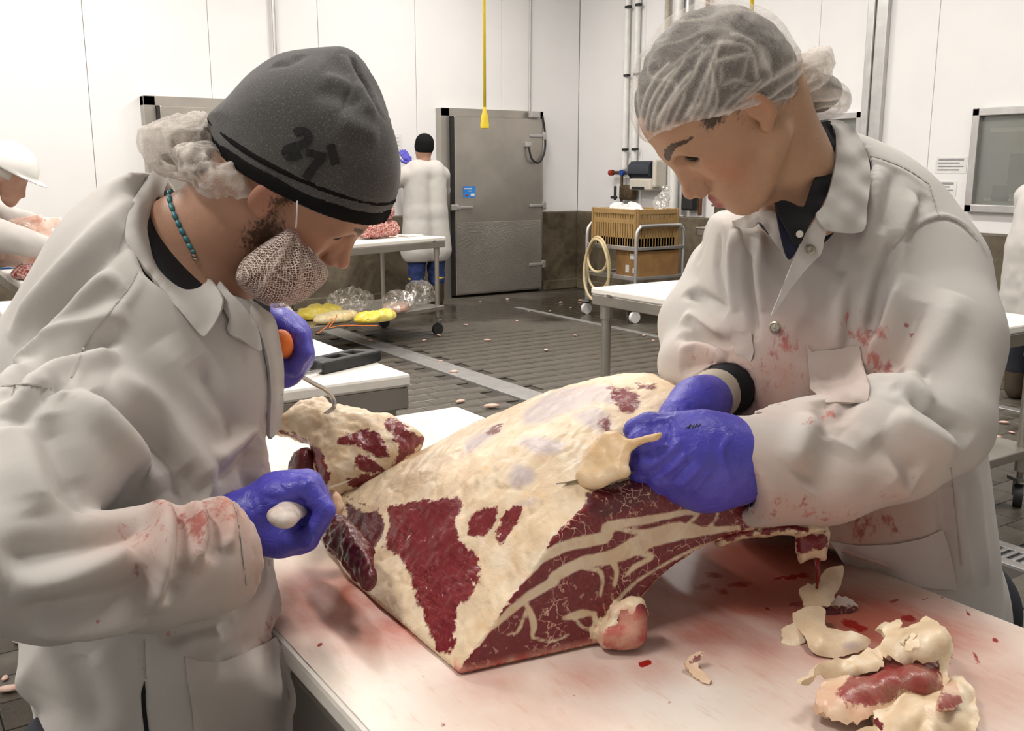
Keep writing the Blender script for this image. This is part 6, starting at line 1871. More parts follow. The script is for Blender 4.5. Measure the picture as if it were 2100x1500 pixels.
# ---------------------------------------------------------------- trimmings on the near table
dz_ = lambda h: (lambda x, y: (CAMZ - TB - h) / (sT + (y - 750) / F * cT))
def scrap(name, outline, h, th, label, group=None, mus=(), wob=.004, seed=1, dark=0, pink=0, blue=(), cx=2, cat='trimmings', inner=(), rag=1.6, step=7, ws=34):
    """torn sheet of fat or meat lying on the board; h gives the height of the edge, inner lists (x, y, height)"""
    ol = np.array(outline, float); c = ol.mean(0)
    o = thing(name, onz(c[0], c[1], TB), label, cat, group)
    rs = np.random.RandomState(seed)
    hh = [h * rs.uniform(.45, 1.5) for _ in outline]
    D = lambda x, y, z: (CAMZ - TB - z) / (sT + (y - 750) / F * cT)
    pts = [(x, y, D(x, y, z)) for (x, y), z in zip(outline, hh)]
    inn = [(x, y, D(x, y, z)) for x, y, z in inner]
    def af(A):
        x, y, d = PJ(A); p = np.stack([x, y], 1)
        m_ = np.full(len(A), -.03); b_ = np.zeros(len(A)); z_ = np.zeros(len(A))
        for q in mus: m_ = np.maximum(m_, -poly_sdf(p, np.array(q)) * d / F)
        for q in blue: b_ = np.maximum(b_, np.clip(-poly_sdf(p, np.array(q)) * d / F / .006 + .3, 0, 1))
        return dict(mus=m_, cut=z_, blue=b_, dark=z_ + dark, pink=z_ + pink, marb=z_ + .3, blood=z_)
    sheet('piece', pts, inn, th, 'beef', o, step, True, wob, ws, cx, seed, af, rag=rag, soft=900.0)
    return o
q7 = lambda l: [(1560 + x / 3.572, 1080 + y / 3.572) for x, y in l]
q7z = lambda l: [(1560 + x / 3.572, 1080 + y / 3.572, z) for x, y, z in l]
scrap('fat_chunk', q7([(830, 1370), (960, 1320), (1080, 1240), (1200, 1240), (1290, 1190), (1330, 1160), (1430, 1110), (1500, 1150), (1560, 1260), (1580, 1400), (1560, 1520), (1300, 1600), (1000, 1620), (720, 1540), (740, 1480), (830, 1480)]), .010, .012, 'broad lump of pale fat under the red meat slice', 'fat trimmings on the board', seed=89, wob=.006, inner=q7z([(1100, 1400, .03), (1300, 1350, .034), (1400, 1450, .03), (1000, 1500, .026), (1450, 1250, .03)]))
scrap('fat_sheet', q7([(290, 470), (340, 430), (430, 420), (440, 350), (520, 305), (590, 310), (605, 370), (570, 460), (530, 540), (500, 590), (400, 590), (320, 600), (300, 540)]), .018, .003, 'grey beige sheet of fat standing under the dripping rib end', 'fat trimmings on the board', seed=81, wob=.004, inner=q7z([(450, 480, .03), (540, 380, .05)]), pink=.05)
scrap('fat_curl', q7([(230, 650), (330, 610), (430, 590), (480, 640), (470, 740), (560, 760), (700, 790), (800, 830), (760, 900), (640, 940), (560, 970), (450, 950), (360, 890), (330, 820), (250, 730)]), .008, .004, 'smooth curled sheet of pale fat with a bluish bruise', 'fat trimmings on the board', seed=83, blue=[q7([(600, 850), (680, 840), (750, 870), (680, 920), (600, 900)])], wob=.003, inner=q7z([(400, 700, .028), (430, 850, .034), (560, 860, .02), (680, 860, .014)]), rag=1.0)
scrap('fat_film', q7([(150, 760), (250, 720), (330, 810), (320, 860), (240, 890), (160, 860)]), .004, .002, 'thin flat flap of fat lying against the curled sheet', 'fat trimmings on the board', seed=84, wob=.002)
scrap('meat_slice', q7([(470, 1120), (560, 1130), (700, 1090), (830, 1020), (900, 950), (1000, 1000), (1120, 1010), (1290, 1000), (1320, 1100), (1330, 1180), (1240, 1270), (1180, 1230), (1060, 1240), (980, 1310), (850, 1360), (740, 1430), (600, 1440), (450, 1390), (385, 1340), (420, 1230)]), .016, .012, 'thick slice of red meat with orange edge among the trimmings', None, mus=[q7([(600, 1150), (760, 1080), (900, 930), (1300, 980), (1340, 1190), (1240, 1280), (1060, 1200), (960, 1280), (700, 1330), (560, 1240)])], seed=87, wob=.003, pink=.30, cat='meat', inner=q7z([(700, 1220, .034), (900, 1150, .045), (1100, 1100, .055), (1200, 1150, .05), (600, 1330, .026)]), ws=20)
scrap('fat_heap', q7([(860, 740), (950, 690), (1030, 680), (1020, 750), (1100, 780), (1180, 750), (1190, 660), (1260, 690), (1320, 760), (1360, 850), (1390, 900), (1360, 960), (1370, 1060), (1380, 1140), (1330, 1170), (1310, 1080), (1290, 990), (1200, 960), (1110, 990), (1080, 1060), (1040, 1040), (1020, 990), (900, 950), (880, 1040), (800, 1060), (700, 1100), (560, 1120), (460, 1110), (400, 1080), (340, 1130), (270, 1160), (260, 1130), (380, 1060), (470, 980), (600, 960), (720, 940), (780, 900), (880, 900), (930, 850), (900, 790)]), .038, .006, 'ragged heap of creamy fat lying over the red meat slice', 'fat trimmings on the board', seed=85, wob=.008, inner=q7z([(1100, 860, .075), (1250, 850, .085), (1000, 900, .07), (1330, 1000, .06), (700, 1010, .06), (550, 1040, .05), (1180, 920, .09), (1050, 800, .05)]))
scrap('fat_curl', q7([(1010, 850), (1080, 800), (1140, 800), (1170, 850), (1150, 900), (1090, 930), (1080, 880), (1030, 880)]), .09, .005, 'small twisted curl of fat on top of the heap', 'fat trimmings on the board', seed=102, wob=.008)
scrap('meat_scrap', q7([(1340, 1180), (1420, 1130), (1440, 1220), (1465, 1290), (1400, 1330), (1320, 1360), (1300, 1300)]), .040, .006, 'small dark red triangular scrap lying on pale fat', None, mus=[q7([(1310, 1240), (1480, 1240), (1480, 1300), (1300, 1380)])], seed=91, wob=.001, pink=.35, cat='meat')
scrap('meat_scrap', q7([(820, 1415), (850, 1400), (880, 1440), (905, 1460), (885, 1500), (855, 1480)]), .034, .005, 'tiny wet red scrap at the edge of the fat lump', None, mus=[q7([(800, 1380), (920, 1380), (920, 1520), (800, 1520)])], seed=93, wob=.001, cat='meat', step=5)
scrap('blood_clot', q7([(430, 625), (510, 560), (560, 515), (640, 530), (700, 575), (710, 600), (660, 640), (560, 650), (490, 672)]), .004, .005, 'dark blood clot with grey skin beside the fat sheet', None, mus=[q7([(400, 590), (540, 570), (720, 600), (700, 680), (420, 700)])], seed=95, wob=.001, dark=1.0, blue=[q7([(500, 500), (720, 500), (720, 600), (540, 590)])], cat='meat')
scrap('fat_scrap', C4([(795, 1390), (820, 1360), (870, 1340), (872, 1370), (840, 1390), (880, 1440), (920, 1480), (880, 1490), (820, 1440)]), .006, .006, 'small pink and white scrap alone in front of the stump', None, mus=[C4([(800, 1385), (870, 1345), (870, 1370), (820, 1395)])], seed=97, wob=.003, pink=.15, step=5)

# ---------------------------------------------------------------- people working behind
def lump(name, pts, mat, parent, k=.03, h=.012, half=(), noise=0.0, nsc=20, seed=1, cuts=(), attrs=None, smooth=1):
    """one smooth skin over tapered capsules given in world coordinates: chains of (point, radius)"""
    allp = np.array([p for ch in pts for p, r in ch]); rm = max(r for ch in pts for p, r in ch)
    f = Field(allp.min(0) - rm - .03, allp.max(0) + rm + .03, h)
    for ch in pts:
        ch = [(np.asarray(p, float), r) for p, r in ch]
        if len(ch) == 1: f.rc(ch[0][0], ch[0][0] + [0, 0, 1e-4], ch[0][1], None, k)
        else: f.chain(ch, k)
    for p, n in half: f.half(p, n, .004)
    V, Q = f.mesh(); V = relax(V, Q, smooth, .5)
    if noise:
        N = normals(V, Q); V = V + N * (noise * (hash_noise(V * nsc, seed) + .5 * hash_noise(V * nsc * 2.2, seed + 1)))[:, None]
    at = {a: np.full(len(V), q) for a, q in (attrs or {}).items()}
    return mesh_obj(name, V, Q, mat, parent, True, attrs=at)
CA = dict(blood=0.0, pink=0.0)
def hand_world(name, wr, fd, up, parent, s=1.0, curl=.2):
    """open gloved hand: wrist point, finger direction, back-of-hand direction"""
    wr, fd, up = (np.asarray(q, float) for q in (wr, fd, up)); fd = fd / np.linalg.norm(fd); sd = np.cross(fd, up); sd /= np.linalg.norm(sd); up = np.cross(sd, fd)
    ch = [[(wr, .026 * s), (wr + fd * .07 * s, .026 * s)], [(wr + fd * .055 * s + sd * .022 * s, .020 * s), (wr + fd * .07 * s - sd * .022 * s, .020 * s)]]
    for i, l in enumerate((.055, .068, .074, .066)):
        b = wr + fd * .085 * s + sd * (.030 - .020 * i) * s
        ch.append([(b, .0105 * s), (b + fd * l * .55 * s - up * .01 * curl * s, .0095 * s), (b + fd * l * s - up * .045 * curl * s, .008 * s)])
    ch.append([(wr + fd * .03 * s - sd * .028 * s, .013 * s), (wr + fd * .06 * s - sd * .058 * s, .011 * s), (wr + fd * .085 * s - sd * .066 * s, .009 * s)])
    return lump(name, ch, 'glove', parent, .008, .005)
# worker at the far wall
p1 = thing('person', (4.86, 8.86, 0), 'person in long white coat and black cap reaching up to the far wall', 'person')
bx, by = 4.86, 8.86
lump('body', [[((bx, by + .01, 1.64), .088), ((bx, by, 1.68), .09)], [((bx, by + .05, 1.60), .07), ((bx, by + .06, 1.57), .06)], [((bx, by, 1.58), .06), ((bx, by, 1.40), .065)]], 'skin_plain', p1, .03, .01)
lump('knit_cap', [[((bx, by + .005, 1.665), .100), ((bx, by - .005, 1.70), .096)]], 'cap_black', p1, .02, .009, half=[((0, 0, 1.625), (0, -.1, -1))])
lump('coat', [[((bx - .10, by, 1.42), .115), ((bx + .10, by, 1.42), .115)], [((bx - .10, by, 1.38), .13), ((bx - .09, by, 1.0), .145), ((bx - .11, by, .62), .17)], [((bx + .10, by, 1.38), .13), ((bx + .09, by, 1.0), .145), ((bx + .11, by, .62), .17)],
              [((bx + .20, by + .02, 1.38), .095), ((bx + .30, by + .18, 1.22), .08), ((bx + .12, by + .46, 1.45), .055)], [((bx - .20, by + .02, 1.38), .095), ((bx - .36, by + .16, 1.28), .08), ((bx - .30, by + .42, 1.52), .055)]], 'coat_cloth', p1, .03, .012, half=[((0, 0, .50), (0, 0, -1))], noise=.004, nsc=8, attrs=CA)
hand_world('glove', (bx - .30, by + .44, 1.545), (-.1, .35, 1), (0, -1, 0), p1, 1.15)
hand_world('glove', (bx + .10, by + .48, 1.49), (-.5, .35, .9), (0, -1, 0), p1, 1.15)
lump('jeans', [[((bx - .11, by, .62), .10), ((bx - .12, by, .30), .085)], [((bx + .11, by, .62), .10), ((bx + .12, by, .30), .085)]], 'jeans', p1, .02, .012, noise=.010, nsc=22, seed=4)
for s in (-1, 1):
    lump('boot', [[((bx + s * .12, by, .28), .078), ((bx + s * .12, by, .10), .070)], [((bx + s * .12, by, .055), .058), ((bx + s * .13, by + .15, .05), .05)]], 'boot_rubber', p1, .03, .01, half=[((0, 0, .003), (0, 0, -1)), ((0, 0, .33), (0, 0, 1))])
    MB().lathe((bx + s * .12, by, .315), [(.080, 0), (.086, .004), (.086, .016), (.080, .02)], 18).build('boot_trim', 'plastic_yellow', p1, True, 40)
wp_ = thing('notice_sheet', (4.62, y1 - .003, 1.55), 'white paper sheets on the far wall under the gloved hands', 'notice')
MB().box((4.66, y1 - .004, 1.66), (.21, .004, .30)).box((4.88, y1 - .004, 1.66), (.20, .004, .29)).build('sheet', 'paper', wp_)
m = MB()
for q in range(6): m.box((4.66, y1 - .0075, 1.77 - q * .04), (.15, .002, .008)).box((4.88, y1 - .0075, 1.77 - q * .04), (.14, .002, .008))
m.build('print', 'print_grey', wp_)
# worker with the hard hat
p2 = thing('person', (.16, 4.95, 0), 'person in white coat and white hard hat leaning over a meat table', 'person')
hc = toW(P(8, 362, 4.55)); hd = toW(np.array([0.0, 0, 0]))
fx2 = toW(np.array([1.0, .25, 0])); fx2 /= np.linalg.norm(fx2)
o2 = hc + np.array([0, 0, .0])
Rl = np.stack([(fx2 * .86 + np.array([0, 0, -.5])), np.cross([0, 0, 1], fx2), (fx2 * .5 + np.array([0, 0, .86]))], 1)
lh = lambda p: tuple(o2 + Rl @ np.array(p))
lump('body', [[(lh((-.01, 0, .02)), .085), (lh((.02, 0, .03)), .08)], [(lh((.045, 0, -.03)), .055), (lh((.06, 0, -.08)), .035)], [(lh((.09, 0, .0)), .010), (lh((.108, 0, -.04)), .014)], [(lh((.09, 0, -.07)), .014), (lh((.08, 0, -.10)), .018)], [(lh((-.03, 0, -.04)), .055), (lh((-.09, 0, -.16)), .065)], [(lh((.0, -.08, -.01)), .012), (lh((.0, -.08, -.03)), .012)]], 'skin_plain', p2, .02, .006)
lump('hair_net', [[(lh((-.02, 0, .01)), .092), (lh((.0, 0, .03)), .088)]], 'coat_inside', p2, .01, .008, half=[(lh((0, 0, -.005)), tuple(-Rl[:, 2]))])
f = Field(o2 - .2, o2 + .25, .006)
f.ell(o2 + Rl @ np.array([0, 0, .055]), (.132, .108, .105), 0, R=Rl); f.ell(o2 + Rl @ np.array([0, 0, .075]), (.125, .022, .098), .012, R=Rl)
f.half(o2 + Rl @ np.array([0, 0, .045]), -Rl[:, 2], .004)
f.ell(o2 + Rl @ np.array([.035, 0, .046]), (.155, .105, .008), .008, R=Rl)
V, Q = f.mesh(); mesh_obj('hard_hat', V, Q, 'plastic_white', p2, True)
sh = o2 + Rl @ np.array([-.13, 0, -.22])
sd2 = np.cross([0, 0, 1], fx2)
tv = lambda a, b, c: tuple(sh + fx2 * a + sd2 * b + np.array([0, 0, c]))
lump('coat', [[(tv(0, -.10, 0), .125), (tv(0, .10, 0), .125)], [(tv(-.02, 0, -.05), .17), (tv(-.22, 0, -.40), .17), (tv(-.24, 0, -.75), .21)],
              [(tv(.02, -.20, -.02), .085), (tv(.22, -.22, -.14), .07), (tv(.46, -.12, -.22), .055)], [(tv(.02, .20, -.02), .085), (tv(.24, .22, -.12), .07), (tv(.50, .14, -.20), .055)]], 'coat_cloth', p2, .03, .012, noise=.006, nsc=9, attrs=CA)
hand_world('glove', tv(.47, -.11, -.225), fx2 + np.array([0, 0, -.35]), (0, 0, 1), p2, 1.2, .5)
hand_world('glove', tv(.51, .13, -.205), fx2 + np.array([0, 0, -.35]), (0, 0, 1), p2, 1.2, .5)
b2 = sh + fx2 * -.24
lump('trousers', [[((b2[0] + sd2[0] * q, b2[1] + sd2[1] * q, .60), .10), ((b2[0] + sd2[0] * q, b2[1] + sd2[1] * q, .12), .07)] for q in (-.11, .11)], 'trousers_dark', p2, .01, .015)
for q in (-.11, .11):
    lump('boot', [[((b2[0] + sd2[0] * q, b2[1] + sd2[1] * q, .16), .072), ((b2[0] + sd2[0] * q, b2[1] + sd2[1] * q, .06), .058)], [((b2[0] + sd2[0] * q, b2[1] + sd2[1] * q, .055), .055), ((b2[0] + sd2[0] * q + fx2[0] * .14, b2[1] + sd2[1] * q + fx2[1] * .14, .045), .045)]], 'boot_rubber', p2, .02, .012, half=[((0, 0, .003), (0, 0, -1))])
# worker behind the drain table, half out of view
c3 = toW(P(2140, 560, 5.9)); 
p3 = thing('person', (c3[0], c3[1], 0), 'person in white coat with one gloved hand bending by the right wall', 'person')
fx3 = toW(np.array([.8, .25, 0])); fx3 /= np.linalg.norm(fx3); sd3 = np.cross([0, 0, 1], fx3)
tw = lambda a, b, z: tuple(np.array([c3[0], c3[1], 0]) + fx3 * a + sd3 * b + np.array([0, 0, z]))
lump('coat', [[(tw(.10, -.08, 1.26), .14), (tw(.10, .08, 1.26), .14)], [(tw(.04, -.07, 1.2), .16), (tw(-.02, -.06, .95), .16), (tw(-.02, -.08, .58), .17)], [(tw(.04, .07, 1.2), .16), (tw(-.02, .06, .95), .16), (tw(-.02, .08, .58), .17)],
              [(tw(.06, .22, 1.26), .09), (tw(.10, .27, 1.02), .075), (tw(.26, .24, .86), .055)], [(tw(.06, -.22, 1.26), .09), (tw(.10, -.27, 1.02), .075), (tw(.3, -.2, .9), .055)]], 'coat_cloth', p3, .03, .012, half=[((0, 0, .46), (0, 0, -1))], noise=.007, nsc=9, seed=5, attrs=CA)
lump('body', [[(tw(.30, 0, 1.50), .09), (tw(.27, 0, 1.53), .09)], [(tw(.18, 0, 1.36), .06), (tw(.28, 0, 1.46), .06)]], 'skin_plain', p3, .02, .01)
lump('knit_cap', [[(tw(.29, 0, 1.53), .10), (tw(.26, 0, 1.56), .10)]], 'cap_black', p3, .02, .01, half=[(tw(.29, 0, 1.50), (fx3[0] * .4, fx3[1] * .4, -1))])
hand_world('glove', tw(.27, .24, .85), fx3 + np.array([0, 0, -.8]), sd3, p3, 1.15, .6); hand_world('glove', tw(.31, -.19, .89), fx3 + np.array([0, 0, -.8]), -sd3, p3, 1.15, .6)
lump('trousers', [[(tw(-.02, q, .6), .10), (tw(-.02, q, .2), .075)] for q in (-.1, .1)], 'trousers_dark', p3, .01, .015)
for q in (-.1, .1):
    lump('boot', [[(tw(-.02, q, .28), .075), (tw(-.02, q, .08), .066)], [(tw(-.02, q, .05), .055), (tw(.13, q, .045), .045)]], 'boot_rubber', p3, .02, .012, half=[((0, 0, .003), (0, 0, -1))])

# ---------------------------------------------------------------- meat on the far tables
t = NT('mince')
v1 = t.voro(62); n1 = t.noise(40, 3)
t.set(color=t.mix(t.step(t.noise(75, 3, .6), .42, .58), t.mix(t.step(n1, .4, .6), (.36, .055, .05), (.26, .03, .035)), (.68, .42, .36)), rough=.45, normal=t.bump(v1, .8, .01))
t = NT('bagged_meat')
t.set(color=t.mix(t.step(t.noise(13, 4, .6, dist=.6), .42, .66), (.74, .57, .48), t.mix(t.noise(30, 3), (.55, .24, .18), (.66, .40, .30))), rough=.22, coat=.5, normal=t.bump(t.noise(30, 4), .5, .01))
FA = FT['rz']; fu = np.array([math.cos(FA), math.sin(FA), 0]); fw_ = np.array([-math.sin(FA), math.cos(FA), 0]); fcn = np.array([3.10, 7.36, 0])
def tt(a, b, z): return tuple(fcn + fu * a + fw_ * b + np.array([0, 0, z]))
ZT = .86
def local_ab(px, py, z):
    p = onz(px, py, z) - fcn; return p @ fu, p @ fw_
a0, b0 = local_ab(790, 490, ZT)
g1 = [[(tt(a0 - .15, b0 + .07, ZT + .075), .07), (tt(a0 + .15, b0 + .07, ZT + .075), .07)], [(tt(a0 - .13, b0 + .16, ZT + .075), .065), (tt(a0 + .12, b0 + .16, ZT + .07), .065)]]
o = thing('mince_mound', tt(a0, b0 + .1, ZT), 'lower loaf of speckled red minced meat on trolley table', 'meat'); lump('mince', g1, 'mince', o, .03, .008, half=[((0, 0, ZT + .014), (0, 0, -1))], noise=.012, nsc=26)
g1 = [[(tt(a0 - .11, b0 + .09, ZT + .215), .058), (tt(a0 + .13, b0 + .09, ZT + .21), .058)]]
o = thing('mince_mound', tt(a0, b0 + .1, ZT + .14), 'upper loaf of speckled minced meat stacked on the other', 'meat'); lump('mince', g1, 'mince', o, .03, .008, noise=.012, nsc=26, seed=7)
tray_a, tray_b = local_ab(800, 492, ZT)
tag(MB().box(tt(tray_a + .42, tray_b + .16, ZT + .007), (.20, .12, .012), FA, bev=.004).build('board_strip', 'board_white'), 'thin white strip of board beside the minced meat', 'board')
# bags on the trolley shelf
ZS = .262
def bag(name, px, py, rx, ry, rz_, mat, label, seed, group=None, nz=.03, rot=0.0, cat='bag'):
    p = onz(px, py, ZS)
    f = Field(np.array([p[0] - rx - .08, p[1] - rx - .08, ZS - .02]), np.array([p[0] + rx + .08, p[1] + rx + .08, ZS + rz_ * 1.9 + .05]), .009)
    Rr = RZ(FA + rot)
    f.ell((p[0], p[1], ZS + rz_ * .75), (rx, ry, rz_), 0, R=Rr)
    f.ell((p[0] + .4 * rx * fu[0], p[1] + .4 * rx * fu[1], ZS + rz_ * .6), (rx * .6, ry * .8, rz_ * .8), .02, R=RZ(FA + rot + .4))
    f.half((0, 0, ZS + .002), (0, 0, -1), .003)
    V, Q = f.mesh(); N = normals(V, Q)
    w = 1 - 2 * np.abs(hash_noise(V * np.array([9, 9, 16]), seed)); w2 = 1 - 2 * np.abs(hash_noise(V * 24, seed + 1))
    V = V + N * (nz * (w * .7 + w2 * .3) * np.clip((V[:, 2] - ZS) / .04, 0, 1))[:, None]
    o = thing(name, (p[0], p[1], ZS), label, cat, group)
    mesh_obj('film', V, Q, mat, o, True)
    return o
simple('yellow_film', (.80, .62, .05), (.86, .74, .20), 8, .3, bump=(30, .3, .01))
simple('pale_film', (.76, .67, .42), (.80, .62, .3), 9, .3, bump=(30, .3, .01))
bag('plastic_bag', 655, 652, .22, .10, .05, 'yellow_film', 'bright yellow folded bag under the tented clear bag', 3, rot=.1)
bag('plastic_bag', 690, 660, .22, .09, .035, 'pale_film', 'pale yellow crumpled bag lying between the yellow ones', 5)
bag('plastic_bag', 770, 660, .20, .08, .04, 'yellow_film', 'bright yellow folded bag at the shelf front edge', 8, rot=-.15)
bag('plastic_bag', 720, 640, .20, .12, .10, 'clear_film', 'tall clear crumpled bag tented behind the yellow bags', 10, nz=.05)
o = bag('plastic_bag', 815, 640, .14, .10, .09, 'clear_film', 'clear bag around pink meat scraps on the trolley shelf', 12, nz=.04)
bag('meat_heap', 812, 642, .12, .08, .05, 'bagged_meat', 'heap of pink meat scraps inside the clear bag', 14, nz=.02, cat='meat')
bag('plastic_bag', 858, 625, .16, .07, .10, 'clear_film', 'clear empty bag puffed up beside the bagged meat scraps', 16, nz=.05)
tag(MB().tube(crv([onz(x, y, ZS + z * .5) for x, y, z in [(652, 684, .012), (672, 668, .06), (682, 650, .11), (692, 640, .13), (688, 655, .12), (676, 672, .07), (700, 668, .10), (740, 668, .10), (775, 668, .09)]], 6), .0035, 6).build('string', 'plastic_orange', None, True), 'orange twine lying over the bags on the shelf', 'twine')
# beef on the table by the hard hat worker
lt = onz(60, 520, .92)
def put(name, px, py, d, r, label, mat='bagged_meat', n=.02, seed=3, ext=(.0, 0, 0), cat='meat'):
    c = toW(P(px, py, d)); e = np.array(ext)
    o = thing(name, (c[0], c[1], .92), label, cat)
    lump('flesh', [[(c - e, r), (c + e, r)]], mat, o, .02, .01, noise=n, nsc=11, seed=seed, half=[((0, 0, .921 + n * .9), (0, 0, -1))]); return o
put('beef_cut', 52, 500, 4.75, .115, 'big pale plastic wrapped beef cut under the hard hat worker hands', ext=fx2 * .16)
o = put('beef_cut', 92, 572, 4.58, .078, 'rib cut of beef with red rim beside the wrapped one', ext=fx2 * .06, n=.012, seed=9)
ob = o.children[0]; ob.data.materials.clear(); ob.data.materials.append(MATS['mince'])
tr_ = onz(28, 560, .92)
tag(MB().box((tr_[0] + .02, tr_[1] + .34, .949), (.16, .22, .055), .2, bev=.01).build('tray', 'plastic_blue'), 'blue plastic tray behind the rib cut of beef', 'tray')
# saw-like black handled tool on the middle table
tool = thing('carcass_saw', onz(712, 752, .90), 'black handled steel saw lying on white work table', 'saw')
A = onz(652, 768, .90); Bq = onz(772, 740, .90); u = (Bq - A); Lq = np.linalg.norm(u[:2]); ang = math.atan2(u[1], u[0]); u = u / Lq; wq = np.array([-u[1], u[0], 0])
def tp(a, b, z): return A + u * a + wq * b + np.array([0, 0, z])
MB().box(tp(Lq * .5, -.008, .017), (Lq, .026, .032), ang, bev=.006).box(tp(Lq * .52, .062, .017), (Lq * .78, .020, .028), ang, bev=.006).box(tp(Lq * .20, .03, .017), (.05, .075, .028), ang, bev=.006).box(tp(Lq * .62, .03, .017), (.018, .075, .026), ang, bev=.005).box(tp(Lq * .93, .032, .017), (.03, .075, .028), ang + .3, bev=.008).build('handle', 'rubber_black', tool)
MB().tube([tp(.0, -.012, .012), tp(-.30, -.02, .012)], .005, 8).tube([tp(.02, .05, .012), tp(-.30, .04, .012)], .005, 8).box(tp(.02, .065, .02), (.05, .03, .02), ang, bev=.004).build('frame_rod', 'knife_steel', tool)
# ---------------------------------------------------------------- cart with the crate
cart = thing('utility_cart', (6.33, 7.27, 0), 'tubular metal cart carrying a tan crate and a cardboard box', 'cart')
X0, X1, Y0, Y1 = 6.02, 6.62, 6.90, 7.64
for y in (Y0, Y1):
    MB().tube(crv([(X0, y, .14), (X0, y, .55), (X0, y, .82), (X0 + .04, y, .895), (X0 + .10, y, .91), (X1 - .10, y, .91), (X1 - .04, y, .895), (X1, y, .82), (X1, y, .55), (X1, y, .14)], 5), .018, 10).build('end_frame', 'aluminium', cart, True)
for z in (.70, .42, .17):
    MB().box((X0, (Y0 + Y1) / 2, z), (.03, Y1 - Y0, .04), bev=.005).box((X1, (Y0 + Y1) / 2, z), (.03, Y1 - Y0, .04), bev=.005).box(((X0 + X1) / 2, Y0, z), (X1 - X0, .03, .03), bev=.005).box(((X0 + X1) / 2, Y1, z), (X1 - X0, .03, .03), bev=.005).build('rail', 'aluminium', cart)
    MB().box(((X0 + X1) / 2, (Y0 + Y1) / 2, z - .015), (X1 - X0 - .03, Y1 - Y0 - .03, .006)).build('deck', 'aluminium', cart)
for x in (X0, X1):
    for y in (Y0, Y1):
        caster(cart, x, y, .6, 'plastic_white', .055)
cz = .692
cr_ = thing('plastic_crate', (6.30, 7.24, cz), 'tan slotted plastic crate full of white plastic on the cart', 'crate')
cx0, cx1, cy0, cy1 = 6.06, 6.56, 6.945, 7.59
def crate_side(a, b, hz0, hz1):
    a, b = np.array(a, float), np.array(b, float); L = np.linalg.norm(b - a); ang = math.atan2((b - a)[1], (b - a)[0]); c = (a + b) / 2
    m = MB().box((c[0], c[1], hz1 - .03), (L + .02, .03, .05), ang, bev=.004).box((c[0], c[1], hz0 + .05), (L, .012, .10), ang).box((c[0], c[1], hz1 - .12), (L, .014, .045), ang)
    k = int(L / .035)
    for i in range(k + 1):
        p = a + (b - a) * (i / k)
        m.box((p[0], p[1], (hz0 + hz1) / 2), (.024, .012, hz1 - hz0 - .04), ang)
    for i in (0, k):
        p = a + (b - a) * (i / k); m.box((p[0], p[1], (hz0 + hz1) / 2), (.05, .02, hz1 - hz0), ang, bev=.004)
    return m.build('side', 'crate_tan', cr_)
zt_ = 1.07
crate_side((cx0, cy0), (cx0, cy1), cz, zt_); crate_side((cx1, cy0), (cx1, cy1), cz, zt_); crate_side((cx0, cy0), (cx1, cy0), cz, zt_); crate_side((cx0, cy1), (cx1, cy1), cz, zt_)
MB().box(((cx0 + cx1) / 2, (cy0 + cy1) / 2, cz + .006), (cx1 - cx0, cy1 - cy0, .012)).build('bottom', 'crate_tan', cr_)
o = thing('plastic_wad', ((cx0 + cx1) / 2, (cy0 + cy1) / 2, cz + .014), 'crumpled white plastic wadding heaped in the tan crate', 'plastic')
lump('wad', [[((6.31 + .12 * math.cos(i * 2.1), 7.26 + .075 * (i - 2.5), .95 + .03 * (i % 3)), .10)] for i in range(6)] + [[((6.31, 7.10, .82), .09), ((6.31, 7.42, .82), .09)]], 'plastic_white', o, .02, .012, noise=.03, nsc=17)
o = thing('clear_wrap', (6.45, 7.05, 1.08), 'clear plastic wrap sticking up from the tan crate', 'plastic')
lump('wrap', [[((6.45, 7.05, 1.12), .07), ((6.47, 7.02, 1.24), .05)]], 'clear_film', o, .02, .012, noise=.03, nsc=14, seed=6)
bx_ = thing('cardboard_box', (6.33, 7.06, .411), 'brown cardboard box on the middle deck of the cart', 'box')
MB().box((6.33, 7.09, .543), (.50, .34, .262), bev=.004).build('carton', 'cardboard', bx_)
MB().box((6.078, 7.02, .62), (.004, .06, .05)).box((6.078, 7.09, .50), (.004, .05, .07)).box((6.078, 6.99, .49), (.004, .04, .05)).build('carton_label', 'paper', bx_)
hs = thing('coiled_hose', (6.0, 7.5, .5), 'cream hose coiled and hanging off the end of the cart', 'hose')
for i, (r1, r2, zc, yo) in enumerate([(.17, .25, .52, 7.40), (.15, .17, .62, 7.38), (.19, .30, .47, 7.36)]):
    a = np.linspace(0, 2 * math.pi, 40, endpoint=False)
    MB().tube(np.stack([5.975 - .03 * i + .01 * np.sin(a * 2), yo + r1 * np.cos(a), zc + r2 * np.sin(a)], 1), .014, 8, closed=True).build('loop', 'hose_cream', hs, True)
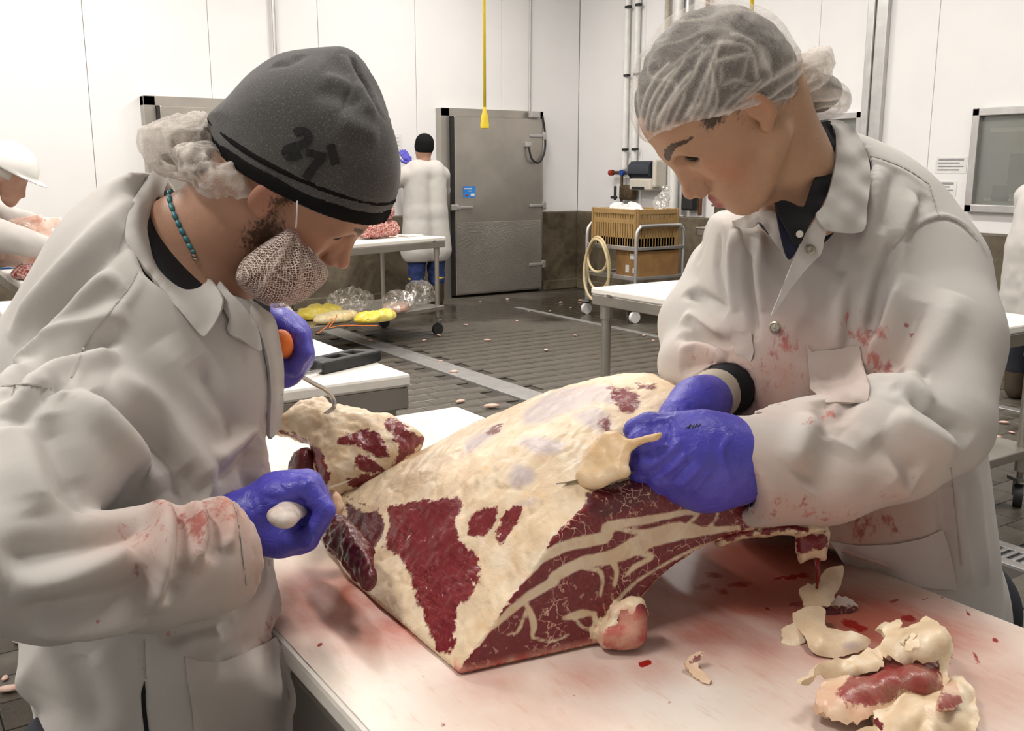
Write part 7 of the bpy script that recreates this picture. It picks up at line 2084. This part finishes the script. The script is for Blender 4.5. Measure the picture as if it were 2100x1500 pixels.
# side bench with jug past the cart
frame_table('side_bench', 6.93, 6.15, .72, 1.1, .90, 0, 'narrow steel bench against the right wall behind the cart', cast=False, board_mat='steel', board=.02)
o = thing('brown_bin', (6.80, 6.40, .901), 'dark brown tub standing on the narrow steel bench', 'tub'); MB().box((6.80, 6.36, 1.00), (.30, .38, .20), bev=.02).box((6.80, 6.36, 1.105), (.33, .41, .02), bev=.006).build('tub', 'concrete', o)
o = thing('water_jug', (6.70, 6.52, 1.117), 'clear jug with blue end lying on the brown tub', 'jug')
MB().lathe((6.70, 6.60, 1.185), [(.03, 0), (.068, .01), (.068, .09)], 18, Matrix.Rotation(math.pi / 2, 4, 'X')).build('blue_end', 'plastic_blue', o, True, 40)
MB().lathe((6.70, 6.508, 1.185), [(.066, 0), (.066, .12), (.05, .16), (.02, .19), (.02, .22)], 18, Matrix.Rotation(math.pi / 2, 4, 'X')).build('jug_body', 'clear_film', o, True, 40)
# ---------------------------------------------------------------- bits on the floor
rb = random.Random(11)
simple('floor_bit', (.62, .36, .30), (.72, .58, .48), 40, .5)
bits = [(945, 827), (1010, 838), (870, 700), (905, 742), (955, 668), (1085, 640), (1170, 632), (1150, 622), (1190, 618), (1128, 640), (1060, 660), (1320, 690), (1340, 700), (985, 620), (1040, 615), (1205, 615), (760, 700), (1180, 690), (930, 765), (1120, 720), (2075, 890), (2085, 990), (2045, 900), (2060, 870), (40, 1318), (10, 1395), (20, 1420), (1000, 700), (1240, 760), (900, 690)]
first = None
for i, (x, y) in enumerate(bits):
    p = onz(x, y, 0)
    s = rb.uniform(.7, 1.5) * (1.6 if i < 2 else 1)
    if first is None:
        bm_ = MB()
        bmx = bmesh.new(); bmesh.ops.create_icosphere(bmx, subdivisions=2, radius=.014)
        vv = np.array([v.co[:] for v in bmx.verts]); ff = [[v.index for v in f_.verts] for f_ in bmx.faces]; bmx.free()
        vv = vv * np.array([1.5, .9, .45]) * (1 + .3 * hash_noise(vv * 90, 2))[:, None]; vv[:, 2] += .0065
        first = o = mesh_obj('meat_bit', vv, ff, 'floor_bit', None, True)
    else:
        o = first.copy(); COL.objects.link(o)
    o.location = (p[0], p[1], .001); o.scale = (s, s, s); o.rotation_euler = (0, 0, rb.uniform(0, 6))
    tag(o, 'small pink scrap of meat or fat fallen on the tiles', 'meat scrap', 'meat scraps on the floor')
